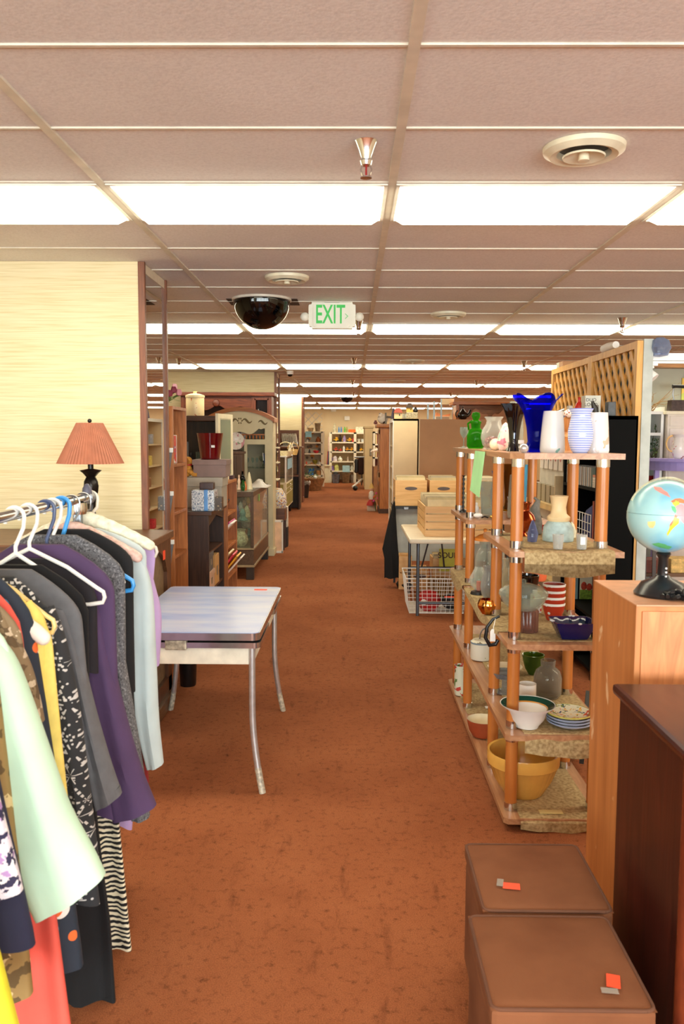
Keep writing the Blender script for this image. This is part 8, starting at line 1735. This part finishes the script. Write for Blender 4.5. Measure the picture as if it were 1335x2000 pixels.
# partition end, clothes rack, white bookshelf
Y = 26.8; a0, a1 = XP(712, Y, 1.2), XP(728, Y, 1.2); az = PY(720, 836, Y).z
struct('wall_partition', MB().box(a0, a1, Y, Y + 3.0, 0, az).box(a0 - .03, a1 + .03, Y - .03, Y + 3.0, az, az + .06), mat((196, 174, 132), .7, 0, .03, 3))
solo('switch_plate', MB().box(XP(721.5, Y, 1.3), XP(725.5, Y, 1.3), Y - .03, Y, PY(723, 890, Y).z, PY(723, 876, Y).z, .005), mat((130, 120, 104), .4, .4), 'grey metal plate on the end of the beige partition', 'wall plate')
o = thing('garment_rack', on(705, 27.6, 0), 'small wheeled rack of dark clothes in front of the beige partition', 'clothes rack'); rx = XP(706, 27.6, .8); rz = PY(706, 893, 27.6).z
part('post', MB().tube([(rx, 27.6, .1), (rx, 27.6, rz)], .025, 8).tube([(rx - .25, 27.6, rz), (rx + .2, 27.6, rz)], .025, 8), STEEL, o); part('foot', MB().tube([(rx + .02, 27.6, .3), (rx - .3, 26.3, .12)], .03, 8), WHITE, o); part('caster', MB().ball((XP(693.5, 26.2, .08), 26.2, .08), .08), BLACK, o)
part('coat', MB().box(rx - .12, rx + .07, 27.5, 27.75, .45, rz - .02, .05), mat((50, 26, 20), .9, 0, .2, 6), o, 'dark brown coat'); part('jacket', MB().box(rx - .24, rx - .11, 27.5, 27.75, .5, rz - .06, .04), BLACK, o, 'black jacket')
Y = 22.4; b0, b1 = XP(728.5, Y, 1.3), XP(745, Y, 1.3); bz = PY(732, 843, Y).z
o = thing('white_bookshelf', ((b0 + b1) / 2, Y + .5, 0), 'white bookshelf with upright books beside the honey oak cabinet', 'bookcase')
part('end_panel', MB().box(b0, b0 + .05, Y, Y + 1, .9, bz), WSH, o); part('top', MB().box(b0, b1, Y, Y + 1, bz - .04, bz), WSH, o); part('back_panel', MB().box(b0, b1, Y + .9, Y + 1, .0, bz), mat((110, 60, 54), .7), o)
for py in (867, 893): z = PY(730, py, Y).z; part('shelf', MB().box(b0, b1, Y, Y + .9, z - .04, z), WSH, o)
part('base', MB().box(b0 + .02, b1, Y, Y + .9, 0, .9), mat((150, 104, 66), .6, 0, .1, 6), o, 'brown lower cupboard'); part('lower_panel', MB().box(b0 + .12, b1, Y - .01, Y, .1, .85), mat((176, 170, 140), .6), o)
for k, (py, n_) in enumerate(((867, 4), (893, 4))):
    z = PY(730, py, Y).z
    for i in range(n_): solo('book', MB().box(b0 + .06 + .045 * i, b0 + .1 + .045 * i, Y + .05, Y + .3, z, z + .27 - .02 * (i % 2)), mat([(226, 206, 150), (150, 60, 60), (216, 190, 130), (190, 160, 110)][i], .6), f'{["cream", "maroon", "buff", "tan"][i]} upright book on the {["upper", "lower"][k]} shelf of the far white bookshelf', 'book')
o = thing('display_hand', on(731, 22.2, PY(731, 883, 22.2).z), 'pale jewellery display hand reaching from the far white bookshelf', 'display hand'); c = PY(727, 881, 22.1); e = PY(736, 879, 22.3)
part('forearm', MB().tube([e, (c.x + .05, 22.15, c.z + .02), c], [.05, .04, .03], 10), mat((232, 220, 204), .5), o); part('fingers', MB().tube([c, (c.x - .05, 22.1, c.z - .02)], [.03, .015], 8), mat((232, 220, 204), .5), o)
# ================================================================== light, camera, exposure
w = bpy.data.worlds.new('daylight'); SC.world = w; w.use_nodes = True
bg = w.node_tree.nodes['Background']; bg.inputs[0].default_value = (.86, .93, 1, 1); bg.inputs[1].default_value = 1.0
la = bpy.data.lights.new('added_front_fill', 'AREA'); la.shape = 'RECTANGLE'; la.size = 9.5; la.size_y = 2.1; la.energy = 1250; la.color = (.90, .97, .97)
lo = bpy.data.objects.new('added_front_fill', la); COL.objects.link(lo); lo.location = (1.3, Y0 - .3, 1.5); lo.rotation_euler = (pi / 2 + .5, 0, 0)  # added fill lamp behind the viewer, tilted up to lift the ceiling
cd = bpy.data.cameras.new('camera'); co = bpy.data.objects.new('camera', cd); COL.objects.link(co)
co.location = EYE; co.rotation_euler = RC.to_euler()
cd.sensor_fit = 'VERTICAL'; cd.sensor_height = 24; cd.sensor_width = 24 * 1335 / 2000; cd.lens = F / 2000 * 24
cd.clip_start = .05; cd.clip_end = 100
cd.dof.use_dof = True; cd.dof.focus_distance = 9.0; cd.dof.aperture_fstop = 5.0
SC.camera = co
vs = SC.view_settings
SC.display_settings.display_device = 'sRGB'; vs.view_transform = 'Standard'; vs.look = 'None'; vs.gamma = 1; vs.use_curve_mapping = False
vs.exposure = -.22
cy = SC.cycles
cy.use_denoising = True; cy.max_bounces = 8; cy.diffuse_bounces = 5; cy.glossy_bounces = 4; cy.transmission_bounces = 6; cy.transparent_max_bounces = 24
cy.caustics_reflective = False; cy.caustics_refractive = False; cy.sample_clamp_indirect = 6; cy.use_adaptive_sampling = True; cy.adaptive_threshold = .02
try: cy.denoiser = 'OPENIMAGEDENOISE'
except Exception: pass
